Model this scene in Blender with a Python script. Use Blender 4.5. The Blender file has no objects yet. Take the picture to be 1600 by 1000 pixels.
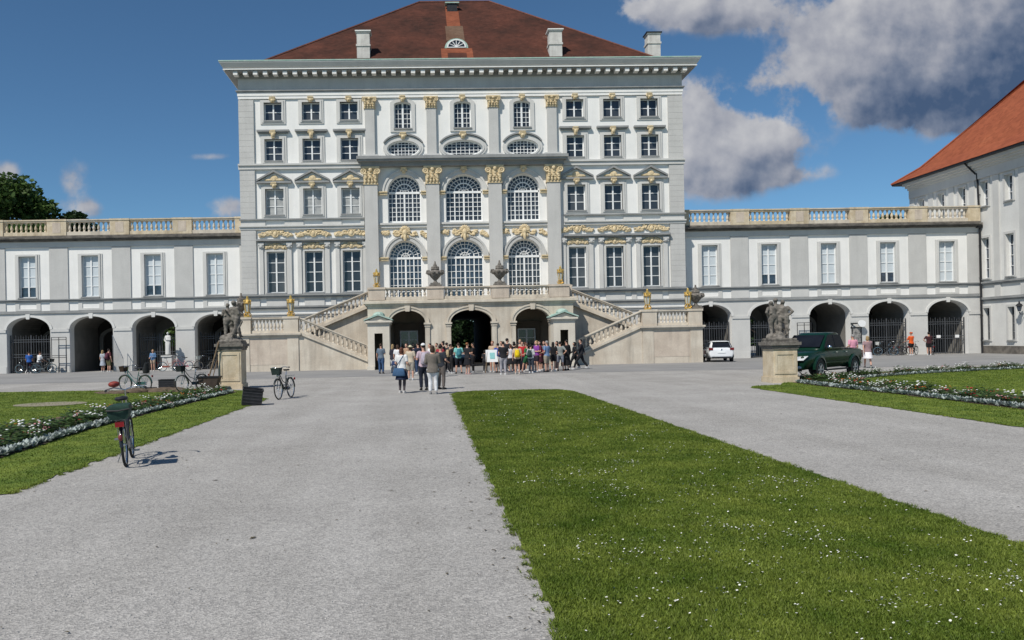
import bpy, bmesh, math, random
import numpy as np
from mathutils import Vector, Matrix
rnd = random.Random(7)
SC = bpy.context.scene
COL = SC.collection
# ------------------------------------------------------------------ camera, sky, sun, exposure
FPX, PX, PY, CAMH, RHO, TH = 1250.0, 703.0, 531.0, 1.9, 0.020, 0.0305
Fv = Vector((math.sin(TH), math.cos(TH), 0)); r0 = Vector((math.cos(TH), -math.sin(TH), 0)); u0 = Vector((0, 0, 1))
Rv = math.cos(RHO) * r0 - math.sin(RHO) * u0
Uv = math.sin(RHO) * r0 + math.cos(RHO) * u0
def ray(px, py): return Fv + (px - PX) / FPX * Rv - (py - PY) / FPX * Uv
def at(px, py, Y):
    d = ray(px, py); return Vector((0, 0, CAMH)) + d * (Y / d.y)
def gr(px, py):
    d = ray(px, py); return Vector((0, 0, CAMH)) + d * (-CAMH / d.z)
cam = bpy.data.cameras.new('camera'); camo = bpy.data.objects.new('camera', cam); COL.objects.link(camo)
cam.sensor_fit = 'HORIZONTAL'; cam.sensor_width = 36.0; cam.lens = 36.0 * FPX / 1600
cam.shift_x = (800 - PX) / 1600; cam.shift_y = (PY - 500) / 1600
cam.clip_start = 0.1; cam.clip_end = 3000
m = Matrix.Identity(4)
for i in range(3):
    m[i][0] = Rv[i]; m[i][1] = Uv[i]; m[i][2] = -Fv[i]
m[2][3] = CAMH
camo.matrix_world = m
SC.camera = camo
SUN = Vector((-0.53, -0.66, 1.0)).normalized()
EXPOSURE = 0.12
SKY = 0.080
vs = SC.view_settings
vs.view_transform = 'Standard'; vs.look = 'None'; vs.gamma = 1.0; vs.use_curve_mapping = False; vs.exposure = EXPOSURE
SC.cycles.max_bounces = 6; SC.cycles.diffuse_bounces = 3; SC.cycles.glossy_bounces = 2
sl = bpy.data.lights.new('sun', 'SUN'); sl.energy = 4.1; sl.angle = math.radians(0.5); sl.color = (1, 0.945, 0.86)
so = bpy.data.objects.new('sun', sl); COL.objects.link(so); so.location = (-30, -30, 60)
so.rotation_euler = SUN.to_track_quat('Z', 'Y').to_euler()

def build_world():
    w = bpy.data.worlds.new('World'); SC.world = w; w.use_nodes = True
    nt = w.node_tree; N = nt.nodes; L = nt.links; N.clear()
    out = N.new('ShaderNodeOutputWorld')
    sky = N.new('ShaderNodeTexSky'); sky.sky_type = 'NISHITA'; sky.sun_disc = False
    sky.sun_elevation = math.asin(SUN.z); sky.sun_rotation = math.atan2(SUN.x, SUN.y) % (2 * math.pi)
    sky.air_density = 1.0; sky.dust_density = 0.0; sky.ozone_density = 2.6; sky.altitude = 1800
    b1 = N.new('ShaderNodeBackground'); b1.inputs[1].default_value = SKY
    tint = N.new('ShaderNodeMix'); tint.data_type = 'RGBA'; tint.blend_type = 'MULTIPLY'; tint.inputs[0].default_value = 1
    L.new(sky.outputs[0], tint.inputs[6]); tint.inputs[7].default_value = (0.66, 0.92, 1.02, 1)
    L.new(tint.outputs[2], b1.inputs[0])
    # density group
    g = bpy.data.node_groups.new('cloud_density', 'ShaderNodeTree')
    g.interface.new_socket('P', in_out='INPUT', socket_type='NodeSocketVector')
    g.interface.new_socket('D', in_out='OUTPUT', socket_type='NodeSocketFloat')
    g.interface.new_socket('K', in_out='OUTPUT', socket_type='NodeSocketFloat'); g.interface.new_socket('S', in_out='OUTPUT', socket_type='NodeSocketFloat')
    gn, gl = g.nodes, g.links
    gi = gn.new('NodeGroupInput'); go = gn.new('NodeGroupOutput')
    def M(op, a, b=None, c=None):
        n = gn.new('ShaderNodeMath'); n.operation = op
        for i, v in enumerate((a, b, c)):
            if v is None: continue
            if isinstance(v, (int, float)): n.inputs[i].default_value = v
            else: gl.new(v, n.inputs[i])
        return n.outputs[0]
    blobs = [(1490, 15, 122, 78, 1.15), (1545, 90, 115, 75, 1.05), (1345, 68, 84, 46, .85), (1400, 120, 92, 40, .85), (1490, 150, 98, 36, .80), (1570, 20, 95, 60, .95), (1280, 104, 74, 28, .62), (1215, 124, 46, 15, .38), (1368, 14, 52, 40, .75), (1330, 148, 66, 24, .55), (1365, 182, 52, 18, .48), (1600, 150, 70, 60, .85), (1470, 188, 60, 16, .40),
             (1115, 178, 60, 42, .85), (1165, 236, 76, 42, .85), (1085, 262, 74, 34, .85), (1235, 272, 58, 11, .45), (1212, 205, 44, 34, .55), (1070, 185, 40, 46, .70),
             (1060, 8, 95, 26, .62), (1185, 24, 46, 22, .62), (1125, 25, 64, 24, .58), (985, 10, 55, 18, .42),
             (118, 285, 24, 28, .44), (362, 326, 34, 16, .62), (140, 330, 30, 12, .48), (10, 272, 24, 16, .54), (300, 68, 20, 18, .33), (855, 18, 22, 15, .40), (330, 245, 60, 6, .28), (60, 320, 60, 8, .25)]
    dark = [(1480, 60, 110, 70, .38), (1560, 110, 90, 70, .42), (1400, 165, 80, 34, .62), (1470, 150, 90, 40, .50), (1340, 190, 50, 18, .30), (1600, 60, 70, 90, .35), (1140, 285, 110, 26, .26), (1200, 40, 90, 14, .15), (1060, 35, 90, 14, .18)]
    tot = None; thick = None
    for k, (bx, by, rx, ry, wt) in enumerate(blobs):
        d = ray(bx, by); c = (d.x / d.y, d.z / d.y, 0)
        s = gn.new('ShaderNodeVectorMath'); s.operation = 'SUBTRACT'; gl.new(gi.outputs[0], s.inputs[0]); s.inputs[1].default_value = c
        q = gn.new('ShaderNodeVectorMath'); q.operation = 'MULTIPLY'; gl.new(s.outputs[0], q.inputs[0]); q.inputs[1].default_value = (FPX / rx / 1.25, FPX / ry / 1.25, 0)
        dt = gn.new('ShaderNodeVectorMath'); dt.operation = 'DOT_PRODUCT'; gl.new(q.outputs[0], dt.inputs[0]); gl.new(q.outputs[0], dt.inputs[1])
        e = M('EXPONENT', M('MULTIPLY', dt.outputs['Value'], -1.0))
        tot = M('MULTIPLY_ADD', e, wt, tot if tot is not None else 0.0)
    for bx, by, rx, ry, wt in dark:
        d = ray(bx, by); c = (d.x / d.y, d.z / d.y, 0)
        s = gn.new('ShaderNodeVectorMath'); s.operation = 'SUBTRACT'; gl.new(gi.outputs[0], s.inputs[0]); s.inputs[1].default_value = c
        q = gn.new('ShaderNodeVectorMath'); q.operation = 'MULTIPLY'; gl.new(s.outputs[0], q.inputs[0]); q.inputs[1].default_value = (FPX / rx / 1.25, FPX / ry / 1.25, 0)
        dt = gn.new('ShaderNodeVectorMath'); dt.operation = 'DOT_PRODUCT'; gl.new(q.outputs[0], dt.inputs[0]); gl.new(q.outputs[0], dt.inputs[1])
        thick = M('MULTIPLY_ADD', M('EXPONENT', M('MULTIPLY', dt.outputs['Value'], -1.0)), wt, thick if thick is not None else 0.0)
    def fbm(scale, det, rough, seed):
        n = gn.new('ShaderNodeTexNoise'); n.noise_dimensions = '4D'; n.inputs['W'].default_value = seed
        n.inputs['Scale'].default_value = scale; n.inputs['Detail'].default_value = det; n.inputs['Roughness'].default_value = rough
        gl.new(gi.outputs[0], n.inputs['Vector']); return n.outputs[0]
    n1 = M('SUBTRACT', fbm(9, 12, .60, 2.3), 0.5); n2 = M('SUBTRACT', fbm(30, 9, .62, 7.1), 0.5)
    nn = M('ADD', M('MULTIPLY', n1, 4.2), M('MULTIPLY', n2, 1.2))
    dens = M('ADD', M('ADD', tot, M('MULTIPLY', nn, M('MINIMUM', M('MULTIPLY_ADD', tot, 1.5, 0.04), 1.0))), -0.30)
    nl = M('SUBTRACT', fbm(9, 6, .5, 2.3), 0.5); nm = M('SUBTRACT', fbm(34, 4, .5, 7.1), 0.5); gl.new(M('ADD', M('MULTIPLY', tot, .6), M('ADD', M('MULTIPLY', nl, 3.6), M('MULTIPLY', nm, 1.3))), go.inputs[2]); gl.new(dens, go.inputs[0]); gl.new(M('ADD', thick, M('MULTIPLY', n1, 1.3)), go.inputs[1])
    tc = N.new('ShaderNodeTexCoord'); sx = N.new('ShaderNodeSeparateXYZ'); L.new(tc.outputs['Generated'], sx.inputs[0])
    def W(op, a, b=None, c=None, clamp=False):
        n = N.new('ShaderNodeMath'); n.operation = op; n.use_clamp = clamp
        for i, v in enumerate((a, b, c)):
            if v is None: continue
            if isinstance(v, (int, float)): n.inputs[i].default_value = v
            else: L.new(v, n.inputs[i])
        return n.outputs[0]
    yy = W('MAXIMUM', sx.outputs[1], 0.05)
    cx = N.new('ShaderNodeCombineXYZ'); L.new(W('DIVIDE', sx.outputs[0], yy), cx.inputs[0]); L.new(W('DIVIDE', sx.outputs[2], yy), cx.inputs[1])
    def G(off):
        a = N.new('ShaderNodeVectorMath'); a.operation = 'ADD'; L.new(cx.outputs[0], a.inputs[0]); a.inputs[1].default_value = off
        n = N.new('ShaderNodeGroup'); n.node_tree = g; L.new(a.outputs[0], n.inputs[0]); return n
    g0 = G((0, 0, 0)); g1 = G((-0.022, 0.020, 0)); g2 = G((-0.006, 0.007, 0))
    mask = N.new('ShaderNodeMapRange'); mask.interpolation_type = 'SMOOTHSTEP'
    L.new(g0.outputs[0], mask.inputs[0]); mask.inputs[1].default_value = -0.10; mask.inputs[2].default_value = 0.42
    lit = W('ADD', W('MULTIPLY', W('SUBTRACT', g0.outputs[2], g1.outputs[2]), 0.30), W('MULTIPLY', W('SUBTRACT', g0.outputs[2], g2.outputs[2]), 0.26))
    lit = W('ADD', lit, 0.62)
    lit = W('SUBTRACT', lit, W('MULTIPLY', g0.outputs[1], 0.50), clamp=True)
    rp = N.new('ShaderNodeValToRGB'); L.new(lit, rp.inputs[0])
    cr = rp.color_ramp; cr.elements[0].position = 0.0; cr.elements[0].color = (.060, .100, .185, 1)
    cr.elements[1].position = 1.0; cr.elements[1].color = (.57, .57, .585, 1)
    e = cr.elements.new(0.28); e.color = (.17, .205, .285, 1)
    e = cr.elements.new(0.56); e.color = (.34, .355, .41, 1)
    b2 = N.new('ShaderNodeBackground'); b2.inputs[1].default_value = 0.92; L.new(rp.outputs[0], b2.inputs[0])
    mx = N.new('ShaderNodeMixShader')
    fm = W('MULTIPLY', mask.outputs[0], W('GREATER_THAN', sx.outputs[1], 0.06))
    fm = W('MULTIPLY', fm, 0.97)
    L.new(fm, mx.inputs[0]); L.new(b1.outputs[0], mx.inputs[1]); L.new(b2.outputs[0], mx.inputs[2])
    L.new(mx.outputs[0], out.inputs[0])
build_world()

# ------------------------------------------------------------------ materials
MATS = {}
def mat(name, c1, c2=None, scale=3.0, rough=0.85, detail=4, amt=1.0, fine=None, bump=0.0, bscale=40.0, metal=0.0, streak=None, spec=0.3, coat=0.0, emit=0.0, stops=(0.35, 0.65)):
    if name in MATS: return MATS[name]
    ma = bpy.data.materials.new(name); ma.use_nodes = True
    nt = ma.node_tree; N = nt.nodes; L = nt.links
    bs = N['Principled BSDF']; bs.inputs['Roughness'].default_value = rough; bs.inputs['Metallic'].default_value = metal
    bs.inputs['Specular IOR Level'].default_value = spec; bs.inputs['Coat Weight'].default_value = coat
    c2 = c2 or tuple(x * 0.88 for x in c1)
    geo = N.new('ShaderNodeNewGeometry')
    def noise(sc, det, vec=None, r=0.55):
        n = N.new('ShaderNodeTexNoise'); n.inputs['Scale'].default_value = sc; n.inputs['Detail'].default_value = det; n.inputs['Roughness'].default_value = r
        L.new(vec or geo.outputs['Position'], n.inputs['Vector']); return n
    n = noise(scale, detail)
    r = N.new('ShaderNodeValToRGB'); r.color_ramp.elements[0].position = stops[0]; r.color_ramp.elements[1].position = stops[1]
    r.color_ramp.elements[0].color = (*c1, 1); r.color_ramp.elements[1].color = (*c2, 1)
    L.new(n.outputs[0], r.inputs[0]); col = r.outputs[0]
    def mul(col, fac, cc, mode='MULTIPLY'):
        mx = N.new('ShaderNodeMix'); mx.data_type = 'RGBA'; mx.blend_type = mode
        if isinstance(fac, float): mx.inputs[0].default_value = fac
        else: L.new(fac, mx.inputs[0])
        L.new(col, mx.inputs[6])
        if isinstance(cc, tuple): mx.inputs[7].default_value = (*cc, 1)
        else: L.new(cc, mx.inputs[7])
        return mx.outputs[2]
    if streak:   # (strength, colour) vertical weather streaks
        mp = N.new('ShaderNodeMapping'); mp.inputs['Scale'].default_value = (1.6, 1.6, 0.16); L.new(geo.outputs['Position'], mp.inputs[0])
        s = noise(1.3, 6, mp.outputs[0], 0.65)
        mr = N.new('ShaderNodeMapRange'); L.new(s.outputs[0], mr.inputs[0]); mr.inputs[1].default_value = 0.48; mr.inputs[2].default_value = 0.78; mr.inputs[4].default_value = streak[0]
        col = mul(col, mr.outputs[0], streak[1], 'MIX')
    if fine:     # (scale, strength)
        s = noise(fine[0], 3)
        mr = N.new('ShaderNodeMapRange'); L.new(s.outputs[0], mr.inputs[0]); mr.inputs[1].default_value = 0.3; mr.inputs[2].default_value = 0.7
        mr.inputs[3].default_value = 1 - fine[1]; mr.inputs[4].default_value = 1 + fine[1]
        vv = N.new('ShaderNodeCombineColor'); [L.new(mr.outputs[0], vv.inputs[i]) for i in range(3)]
        col = mul(col, 1.0, vv.outputs[0])
    L.new(col, bs.inputs['Base Color'])
    if bump:
        b = N.new('ShaderNodeBump'); b.inputs['Strength'].default_value = bump; b.inputs['Distance'].default_value = 0.02
        L.new(noise(bscale, 4).outputs[0], b.inputs['Height']); L.new(b.outputs[0], bs.inputs['Normal'])
    if emit:
        bs.inputs['Emission Strength'].default_value = emit
    MATS[name] = ma
    return ma
WHITE = mat('white_stucco', (.80, .79, .76), (.74, .735, .71), 0.7, .9, streak=(.25, (.55, .54, .50)), fine=(14, .03))
GREY = mat('grey_stucco', (.515, .51, .49), (.47, .465, .447), 0.9, .9, streak=(.3, (.30, .30, .29)), fine=(12, .05), bump=.1, bscale=9)
GREYL = mat('pale_grey_stucco', (.58, .575, .55), (.53, .525, .505), 0.8, .9, streak=(.25, (.40, .40, .38)), fine=(12, .03))
LEDGE = mat('grey_ledge', (.30, .305, .30), (.23, .235, .235), 1.2, .9, fine=(10, .06))
FRAMEW = mat('window_white_paint', (.80, .81, .80), (.74, .75, .75), 3, .5)
GLASS = mat('dark_glass', (.022, .028, .035), (.036, .043, .052), 1.5, .06, spec=.5)
GLASSB = mat('blue_glass', (.05, .075, .11), (.02, .028, .04), 2.2, .05, spec=.7)
BLIND = mat('drawn_blind', (.55, .60, .63), (.50, .55, .58), 1.1, .35)
CURT = mat('pale_curtain', (.42, .43, .42), (.30, .31, .31), 3, .4)
GOLD = mat('gold_leaf', (.78, .56, .20), (.60, .40, .11), 9, .32, metal=.65)
OCHRE = mat('ochre_stucco', (.70, .58, .38), (.56, .44, .26), 7, .7, fine=(25, .12))
SAND = mat('sandstone', (.62, .56, .465), (.51, .445, .36), 0.9, .9, streak=(.55, (.22, .195, .165)), fine=(16, .07), bump=.15, bscale=14)
SANDY = mat('yellow_sandstone', (.62, .535, .40), (.50, .41, .28), 2.2, .9, streak=(.6, (.25, .20, .13)), fine=(22, .1), bump=.3, bscale=20)
SANDK = mat('pink_sandstone', (.58, .50, .41), (.48, .405, .33), 1.4, .9, streak=(.5, (.24, .20, .17)), fine=(18, .08))
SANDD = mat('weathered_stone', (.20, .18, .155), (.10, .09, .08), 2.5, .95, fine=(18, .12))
STATUE = mat('dark_statue_stone', (.105, .095, .083), (.22, .20, .175), 6.5, .9, detail=6, fine=(30, .2), bump=.5, bscale=30)
ROOF = None
COPPER = mat('copper_patina', (.26, .42, .36), (.40, .50, .44), 2.5, .7, fine=(15, .08))
IRON = mat('black_iron', (.022, .023, .026), (.035, .035, .037), 6, .5, metal=.3)
DARK = mat('dark_interior', (.020, .019, .018), (.035, .032, .028), 1.0, .95)  # near-black: shade of unlit rooms and passages put into the colour
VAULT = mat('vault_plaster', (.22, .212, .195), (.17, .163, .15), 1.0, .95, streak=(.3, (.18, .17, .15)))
WOOD = mat('weathered_wood', (.22, .16, .10), (.15, .105, .065), 8, .8)
BLACKP = mat('black_plastic', (.018, .018, .020), (.030, .030, .033), 8, .5)
RUBBER = mat('rubber', (.016, .016, .017), (.028, .028, .028), 12, .8)
CHROME = mat('chrome', (.75, .76, .77), (.6, .61, .62), 6, .18, metal=1.0)
STEEL = mat('grey_metal', (.33, .34, .35), (.25, .26, .27), 6, .4, metal=.7)

def tile_mat(name, c1, c2, c3, row):
    ma = bpy.data.materials.new(name); ma.use_nodes = True
    N = ma.node_tree.nodes; L = ma.node_tree.links; bs = N['Principled BSDF']; bs.inputs['Roughness'].default_value = .9; bs.inputs['Specular IOR Level'].default_value = .15
    geo = N.new('ShaderNodeNewGeometry')
    n = N.new('ShaderNodeTexNoise'); n.inputs['Scale'].default_value = .33; n.inputs['Detail'].default_value = 9; n.inputs['Roughness'].default_value = .74; L.new(geo.outputs['Position'], n.inputs[0])
    r = N.new('ShaderNodeValToRGB'); cr = r.color_ramp
    cr.elements[0].position = .34; cr.elements[0].color = (*c2, 1); cr.elements[1].position = .66; cr.elements[1].color = (*c1, 1)
    e = cr.elements.new(.74); e.color = (*c3, 1)
    L.new(n.outputs[0], r.inputs[0])
    v = N.new('ShaderNodeTexVoronoi'); v.inputs['Scale'].default_value = 3.2; mp = N.new('ShaderNodeMapping'); mp.inputs['Scale'].default_value = (1, 1, 1.3); L.new(geo.outputs['Position'], mp.inputs[0]); L.new(mp.outputs[0], v.inputs[0])
    hs = N.new('ShaderNodeMix'); hs.data_type = 'RGBA'; hs.blend_type = 'MULTIPLY'; hs.inputs[0].default_value = .24
    sc_ = N.new('ShaderNodeSeparateColor'); L.new(v.outputs['Color'], sc_.inputs[0]); cc_ = N.new('ShaderNodeCombineColor'); [L.new(sc_.outputs[0], cc_.inputs[i]) for i in range(3)]; L.new(r.outputs[0], hs.inputs[6]); L.new(cc_.outputs[0], hs.inputs[7])
    L.new(hs.outputs[2], bs.inputs['Base Color'])
    sz = N.new('ShaderNodeSeparateXYZ'); L.new(geo.outputs['Position'], sz.inputs[0])
    mm = N.new('ShaderNodeMath'); mm.operation = 'MULTIPLY'; L.new(sz.outputs[2], mm.inputs[0]); mm.inputs[1].default_value = row
    fr = N.new('ShaderNodeMath'); fr.operation = 'FRACT'; L.new(mm.outputs[0], fr.inputs[0])
    b = N.new('ShaderNodeBump'); b.inputs['Strength'].default_value = .6; b.inputs['Distance'].default_value = .04; L.new(fr.outputs[0], b.inputs['Height']); L.new(b.outputs[0], bs.inputs['Normal'])
    MATS[name] = ma; return ma
ROOF = tile_mat('weathered_brown_tiles', (.115, .043, .029), (.042, .022, .017), (.20, .155, .12), 4.5)
ROOFO = tile_mat('orange_clay_tiles', (.36, .108, .052), (.29, .082, .042), (.34, .13, .07), 4.5)

def pane_mat(name, *a): return mat(name, *a)

# ------------------------------------------------------------------ mesh helpers
class MB:
    def __init__(s): s.v = []; s.f = []; s.iv = []; s.jf = []
    def add(s, vs, fs):
        s.iv.append(len(s.v)); s.jf.append(len(s.f))
        o = len(s.v); s.v += [tuple(p) for p in vs]; s.f += [tuple(i + o for i in f) for f in fs]; return s
    def box(s, x0, x1, y0, y1, z0, z1):
        return s.add([(x0, y0, z0), (x1, y0, z0), (x1, y1, z0), (x0, y1, z0), (x0, y0, z1), (x1, y0, z1), (x1, y1, z1), (x0, y1, z1)],
                     [(0, 3, 2, 1), (4, 5, 6, 7), (0, 1, 5, 4), (1, 2, 6, 5), (2, 3, 7, 6), (3, 0, 4, 7)])
    def hexa(s, p):   # 8 points, bottom ring then top ring (ccw from above)
        return s.add(p, [(0, 3, 2, 1), (4, 5, 6, 7), (0, 1, 5, 4), (1, 2, 6, 5), (2, 3, 7, 6), (3, 0, 4, 7)])
    def prism(s, poly, y0, y1):   # polygon in xz extruded along y (convex or simple)
        n = len(poly); vs = [(x, y0, z) for x, z in poly] + [(x, y1, z) for x, z in poly]
        return s.add(vs, [tuple(range(n)), tuple(range(2 * n - 1, n - 1, -1))] + [(i, i + n, (i + 1) % n + n, (i + 1) % n) for i in range(n)])
    def prismx(s, poly, x0, x1):  # polygon in yz extruded along x
        n = len(poly); vs = [(x0, y, z) for y, z in poly] + [(x1, y, z) for y, z in poly]
        return s.add(vs, [tuple(range(n)), tuple(range(2 * n - 1, n - 1, -1))] + [(i, i + n, (i + 1) % n + n, (i + 1) % n) for i in range(n)])
    def tube(s, pts, r, n=8, cap=True, sx=1.0):
        pts = [Vector(p) for p in pts]; k = len(pts)
        rr = r if isinstance(r, (list, tuple)) else [r] * k
        t0 = (pts[1] - pts[0]).normalized(); a = Vector((1, 0, 0)) if abs(t0.x) < .8 else Vector((0, 0, 1))
        nrm = t0.cross(a).normalized(); vs = []
        for i in range(k):
            t = ((pts[min(i + 1, k - 1)] - pts[max(i - 1, 0)])).normalized()
            nrm = (nrm - t * nrm.dot(t)).normalized(); b = t.cross(nrm)
            for j in range(n):
                an = 2 * math.pi * j / n; vs.append(pts[i] + (nrm * math.cos(an) + b * math.sin(an) * sx) * rr[i])
        fs = [(i * n + j, i * n + (j + 1) % n, (i + 1) * n + (j + 1) % n, (i + 1) * n + j) for i in range(k - 1) for j in range(n)]
        if cap: fs += [tuple(range(n - 1, -1, -1)), tuple(range((k - 1) * n, k * n))]
        return s.add(vs, fs)
    def ring(s, c, R, r, axis='x', n=24, k=6):   # torus
        c = Vector(c); vs = []
        for i in range(n):
            a = 2 * math.pi * i / n; ca, sa = math.cos(a), math.sin(a)
            for j in range(k):
                b = 2 * math.pi * j / k; q = R + r * math.cos(b); w = r * math.sin(b)
                p = {'x': (w, q * ca, q * sa), 'y': (q * ca, w, q * sa), 'z': (q * ca, q * sa, w)}[axis]
                vs.append(c + Vector(p))
        return s.add(vs, [(i * k + j, ((i + 1) % n) * k + j, ((i + 1) % n) * k + (j + 1) % k, i * k + (j + 1) % k) for i in range(n) for j in range(k)])
    def lathe(s, prof, c=(0, 0, 0), n=12):
        cx, cy, cz = c; vs = []; k = len(prof)
        for r, z in prof:
            for j in range(n):
                a = 2 * math.pi * j / n; vs.append((cx + r * math.cos(a), cy + r * math.sin(a), cz + z))
        fs = [(i * n + j, i * n + (j + 1) % n, (i + 1) * n + (j + 1) % n, (i + 1) * n + j) for i in range(k - 1) for j in range(n)]
        fs += [tuple(range(n - 1, -1, -1)), tuple(range((k - 1) * n, k * n))]
        return s.add(vs, fs)
    def ell(s, c, rx, ry, rz, n=10, k=6, rot=None):
        vs = []; c = Vector(c)
        for i in range(1, k):
            th = math.pi * i / k
            for j in range(n):
                a = 2 * math.pi * j / n; p = Vector((rx * math.sin(th) * math.cos(a), ry * math.sin(th) * math.sin(a), -rz * math.cos(th)))
                vs.append(c + (rot @ p if rot else p))
        q = Vector((0, 0, rz)); q = rot @ q if rot else q
        vs += [c - q, c + q]; b = (k - 1) * n
        fs = [(i * n + j, i * n + (j + 1) % n, (i + 1) * n + (j + 1) % n, (i + 1) * n + j) for i in range(k - 2) for j in range(n)]
        fs += [(b, (j + 1) % n, j) for j in range(n)] + [(b + 1, (k - 2) * n + j, (k - 2) * n + (j + 1) % n) for j in range(n)]
        return s.add(vs, fs)
    def loft(s, rings, n=12, cap=True):   # rings (x,y,z,rx,ry)
        vs = []; k = len(rings)
        for x, y, z, rx, ry in rings:
            for j in range(n):
                a = 2 * math.pi * j / n; vs.append((x + rx * math.cos(a), y + ry * math.sin(a), z))
        fs = [(i * n + j, i * n + (j + 1) % n, (i + 1) * n + (j + 1) % n, (i + 1) * n + j) for i in range(k - 1) for j in range(n)]
        if cap: fs += [tuple(range(n - 1, -1, -1)), tuple(range((k - 1) * n, k * n))]
        return s.add(vs, fs)
    def rings(s, R, cap=True, closed=True):   # list of equal-length point lists
        n = len(R[0]); k = len(R); vs = [p for r in R for p in r]
        jn = n if closed else n - 1
        fs = [(i * n + j, i * n + (j + 1) % n, (i + 1) * n + (j + 1) % n, (i + 1) * n + j) for i in range(k - 1) for j in range(jn)]
        if cap: fs += [tuple(range(n - 1, -1, -1)), tuple(range((k - 1) * n, k * n))]
        return s.add(vs, fs)
    def each(s, name, m, parent, k=1):
        """every k added pieces become a part of their own"""
        vi = list(s.iv); fi = list(s.jf)
        for a in range(0, len(vi), k):
            v0, f0 = vi[a], fi[a]; v1 = vi[a + k] if a + k < len(vi) else len(s.v); f1 = fi[a + k] if a + k < len(fi) else len(s.f)
            q = MB(); q.v = s.v[v0:v1]; q.f = [tuple(i - v0 for i in f) for f in s.f[f0:f1]]
            c = [sum(p[i] for p in q.v) / len(q.v) for i in range(3)]
            q.build(name, m, parent, c)
    def mesh(s, name, off=(0, 0, 0), smooth=False, fix=True):
        me = bpy.data.meshes.new(name); o = Vector(off)
        me.from_pydata([Vector(p) - o for p in s.v], [], s.f)
        if fix and len(s.f) < 60000:
            bm = bmesh.new(); bm.from_mesh(me); bmesh.ops.recalc_face_normals(bm, faces=bm.faces); bm.to_mesh(me); bm.free()
        if smooth:
            me.polygons.foreach_set('use_smooth', [True] * len(me.polygons))
        return me
    def build(s, name, m, parent=None, org=None, smooth=False, label=None, auto=None, fix=True):
        """org: world origin of the object (default = parent's world position)"""
        pw = wloc(parent) if parent else Vector((0, 0, 0))
        org = Vector(org) if org is not None else pw
        me = s.mesh(name, org, smooth, fix); me.materials.append(m)
        if auto is not None:
            me.polygons.foreach_set('use_smooth', [True] * len(me.polygons)); sharp(me, auto)
        return link(name, me, parent, org - pw, label)
def sharp(me, deg):
    bm = bmesh.new(); bm.from_mesh(me); a = math.radians(deg)
    for e in bm.edges:
        e.smooth = not (len(e.link_faces) == 2 and e.calc_face_angle(0) > a)
    bm.to_mesh(me); bm.free()
def link(name, me, parent, loc, label=None):
    o = bpy.data.objects.new(name, me); COL.objects.link(o); o.location = loc
    if parent: o.parent = parent
    if label: o['label'] = label
    return o
def wloc(o):
    v = Vector((0, 0, 0))
    while o is not None: v = v + o.location; o = o.parent
    return v
def thing(name, label, cat, loc=(0, 0, 0), group=None):
    o = bpy.data.objects.new(name, None); COL.objects.link(o); o.location = loc; o.empty_display_size = .2
    o['label'] = label; o['category'] = cat
    if group: o['group'] = group
    return o
def tag(o, label, cat, group=None, kind=None):
    if label: o['label'] = label
    if cat: o['category'] = cat
    if group: o['group'] = group
    if kind: o['kind'] = kind
    return o
KIDS = {}
def copy_tree(o, parent=None, loc=None, rz=None, label=None):
    c = o.copy(); COL.objects.link(c)
    if parent: c.parent = parent
    if loc is not None: c.location = loc
    if rz is not None: c.rotation_euler = (0, 0, rz)
    if label: c['label'] = label
    for ch in [x for x in o.children]: copy_tree(ch, c)
    return c
def holed(name, outline, holes, y0, thick, m, parent):
    """slab in the xz plane with openings, front face at y0, going back by thick"""
    cu = bpy.data.curves.new('tmp', 'CURVE'); cu.dimensions = '2D'; cu.fill_mode = 'BOTH'; cu.extrude = thick / 2
    for poly in [outline] + holes:
        sp = cu.splines.new('POLY'); sp.points.add(len(poly) - 1); sp.use_cyclic_u = True
        for p, (x, z) in zip(sp.points, poly): p.co = (x, z, 0, 1)
    t = bpy.data.objects.new('tmp', cu); COL.objects.link(t)
    dg = bpy.context.evaluated_depsgraph_get(); me = bpy.data.meshes.new_from_object(t.evaluated_get(dg))
    bpy.data.objects.remove(t); bpy.data.curves.remove(cu)
    pw = wloc(parent) if parent else Vector((0, 0, 0))
    bm = bmesh.new(); bm.from_mesh(me)
    for v in bm.verts:
        x, z, e = v.co; v.co = (x - pw.x, y0 + thick / 2 - e - pw.y, z - pw.z)
    bmesh.ops.remove_doubles(bm, verts=bm.verts, dist=1e-4); bmesh.ops.recalc_face_normals(bm, faces=bm.faces)
    bm.to_mesh(me); bm.free(); me.name = name
    me.materials.clear(); me.materials.append(m)
    for p in me.polygons: p.material_index = 0; p.use_smooth = False
    return link(name, me, parent, (0, 0, 0))
def rect(x0, x1, z0, z1): return [(x0, z0), (x1, z0), (x1, z1), (x0, z1)]
def arch(xc, hw, z0, zs, rise, n=18):
    return [(xc - hw, z0), (xc + hw, z0)] + [(xc + hw * math.cos(math.pi * i / n), zs + rise * math.sin(math.pi * i / n)) for i in range(n + 1)]
def oval(xc, zc, a, b, n=28): return [(xc + a * math.cos(2 * math.pi * i / n), zc + b * math.sin(2 * math.pi * i / n)) for i in range(n)]
def frame_of(mb, outer, inner, y0, y1):
    """band between two loops of equal length, extruded"""
    n = len(outer); vs = [(x, y, z) for L_ in (outer, inner) for y in (y0, y1) for x, z in L_]
    fs = []
    for i in range(n):
        j = (i + 1) % n
        fs += [(i, j, 2 * n + j, 2 * n + i), (n + i, 3 * n + i, 3 * n + j, n + j), (i, n + i, n + j, j), (2 * n + i, 2 * n + j, 3 * n + j, 3 * n + i)]
    return mb.add(vs, fs)
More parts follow.
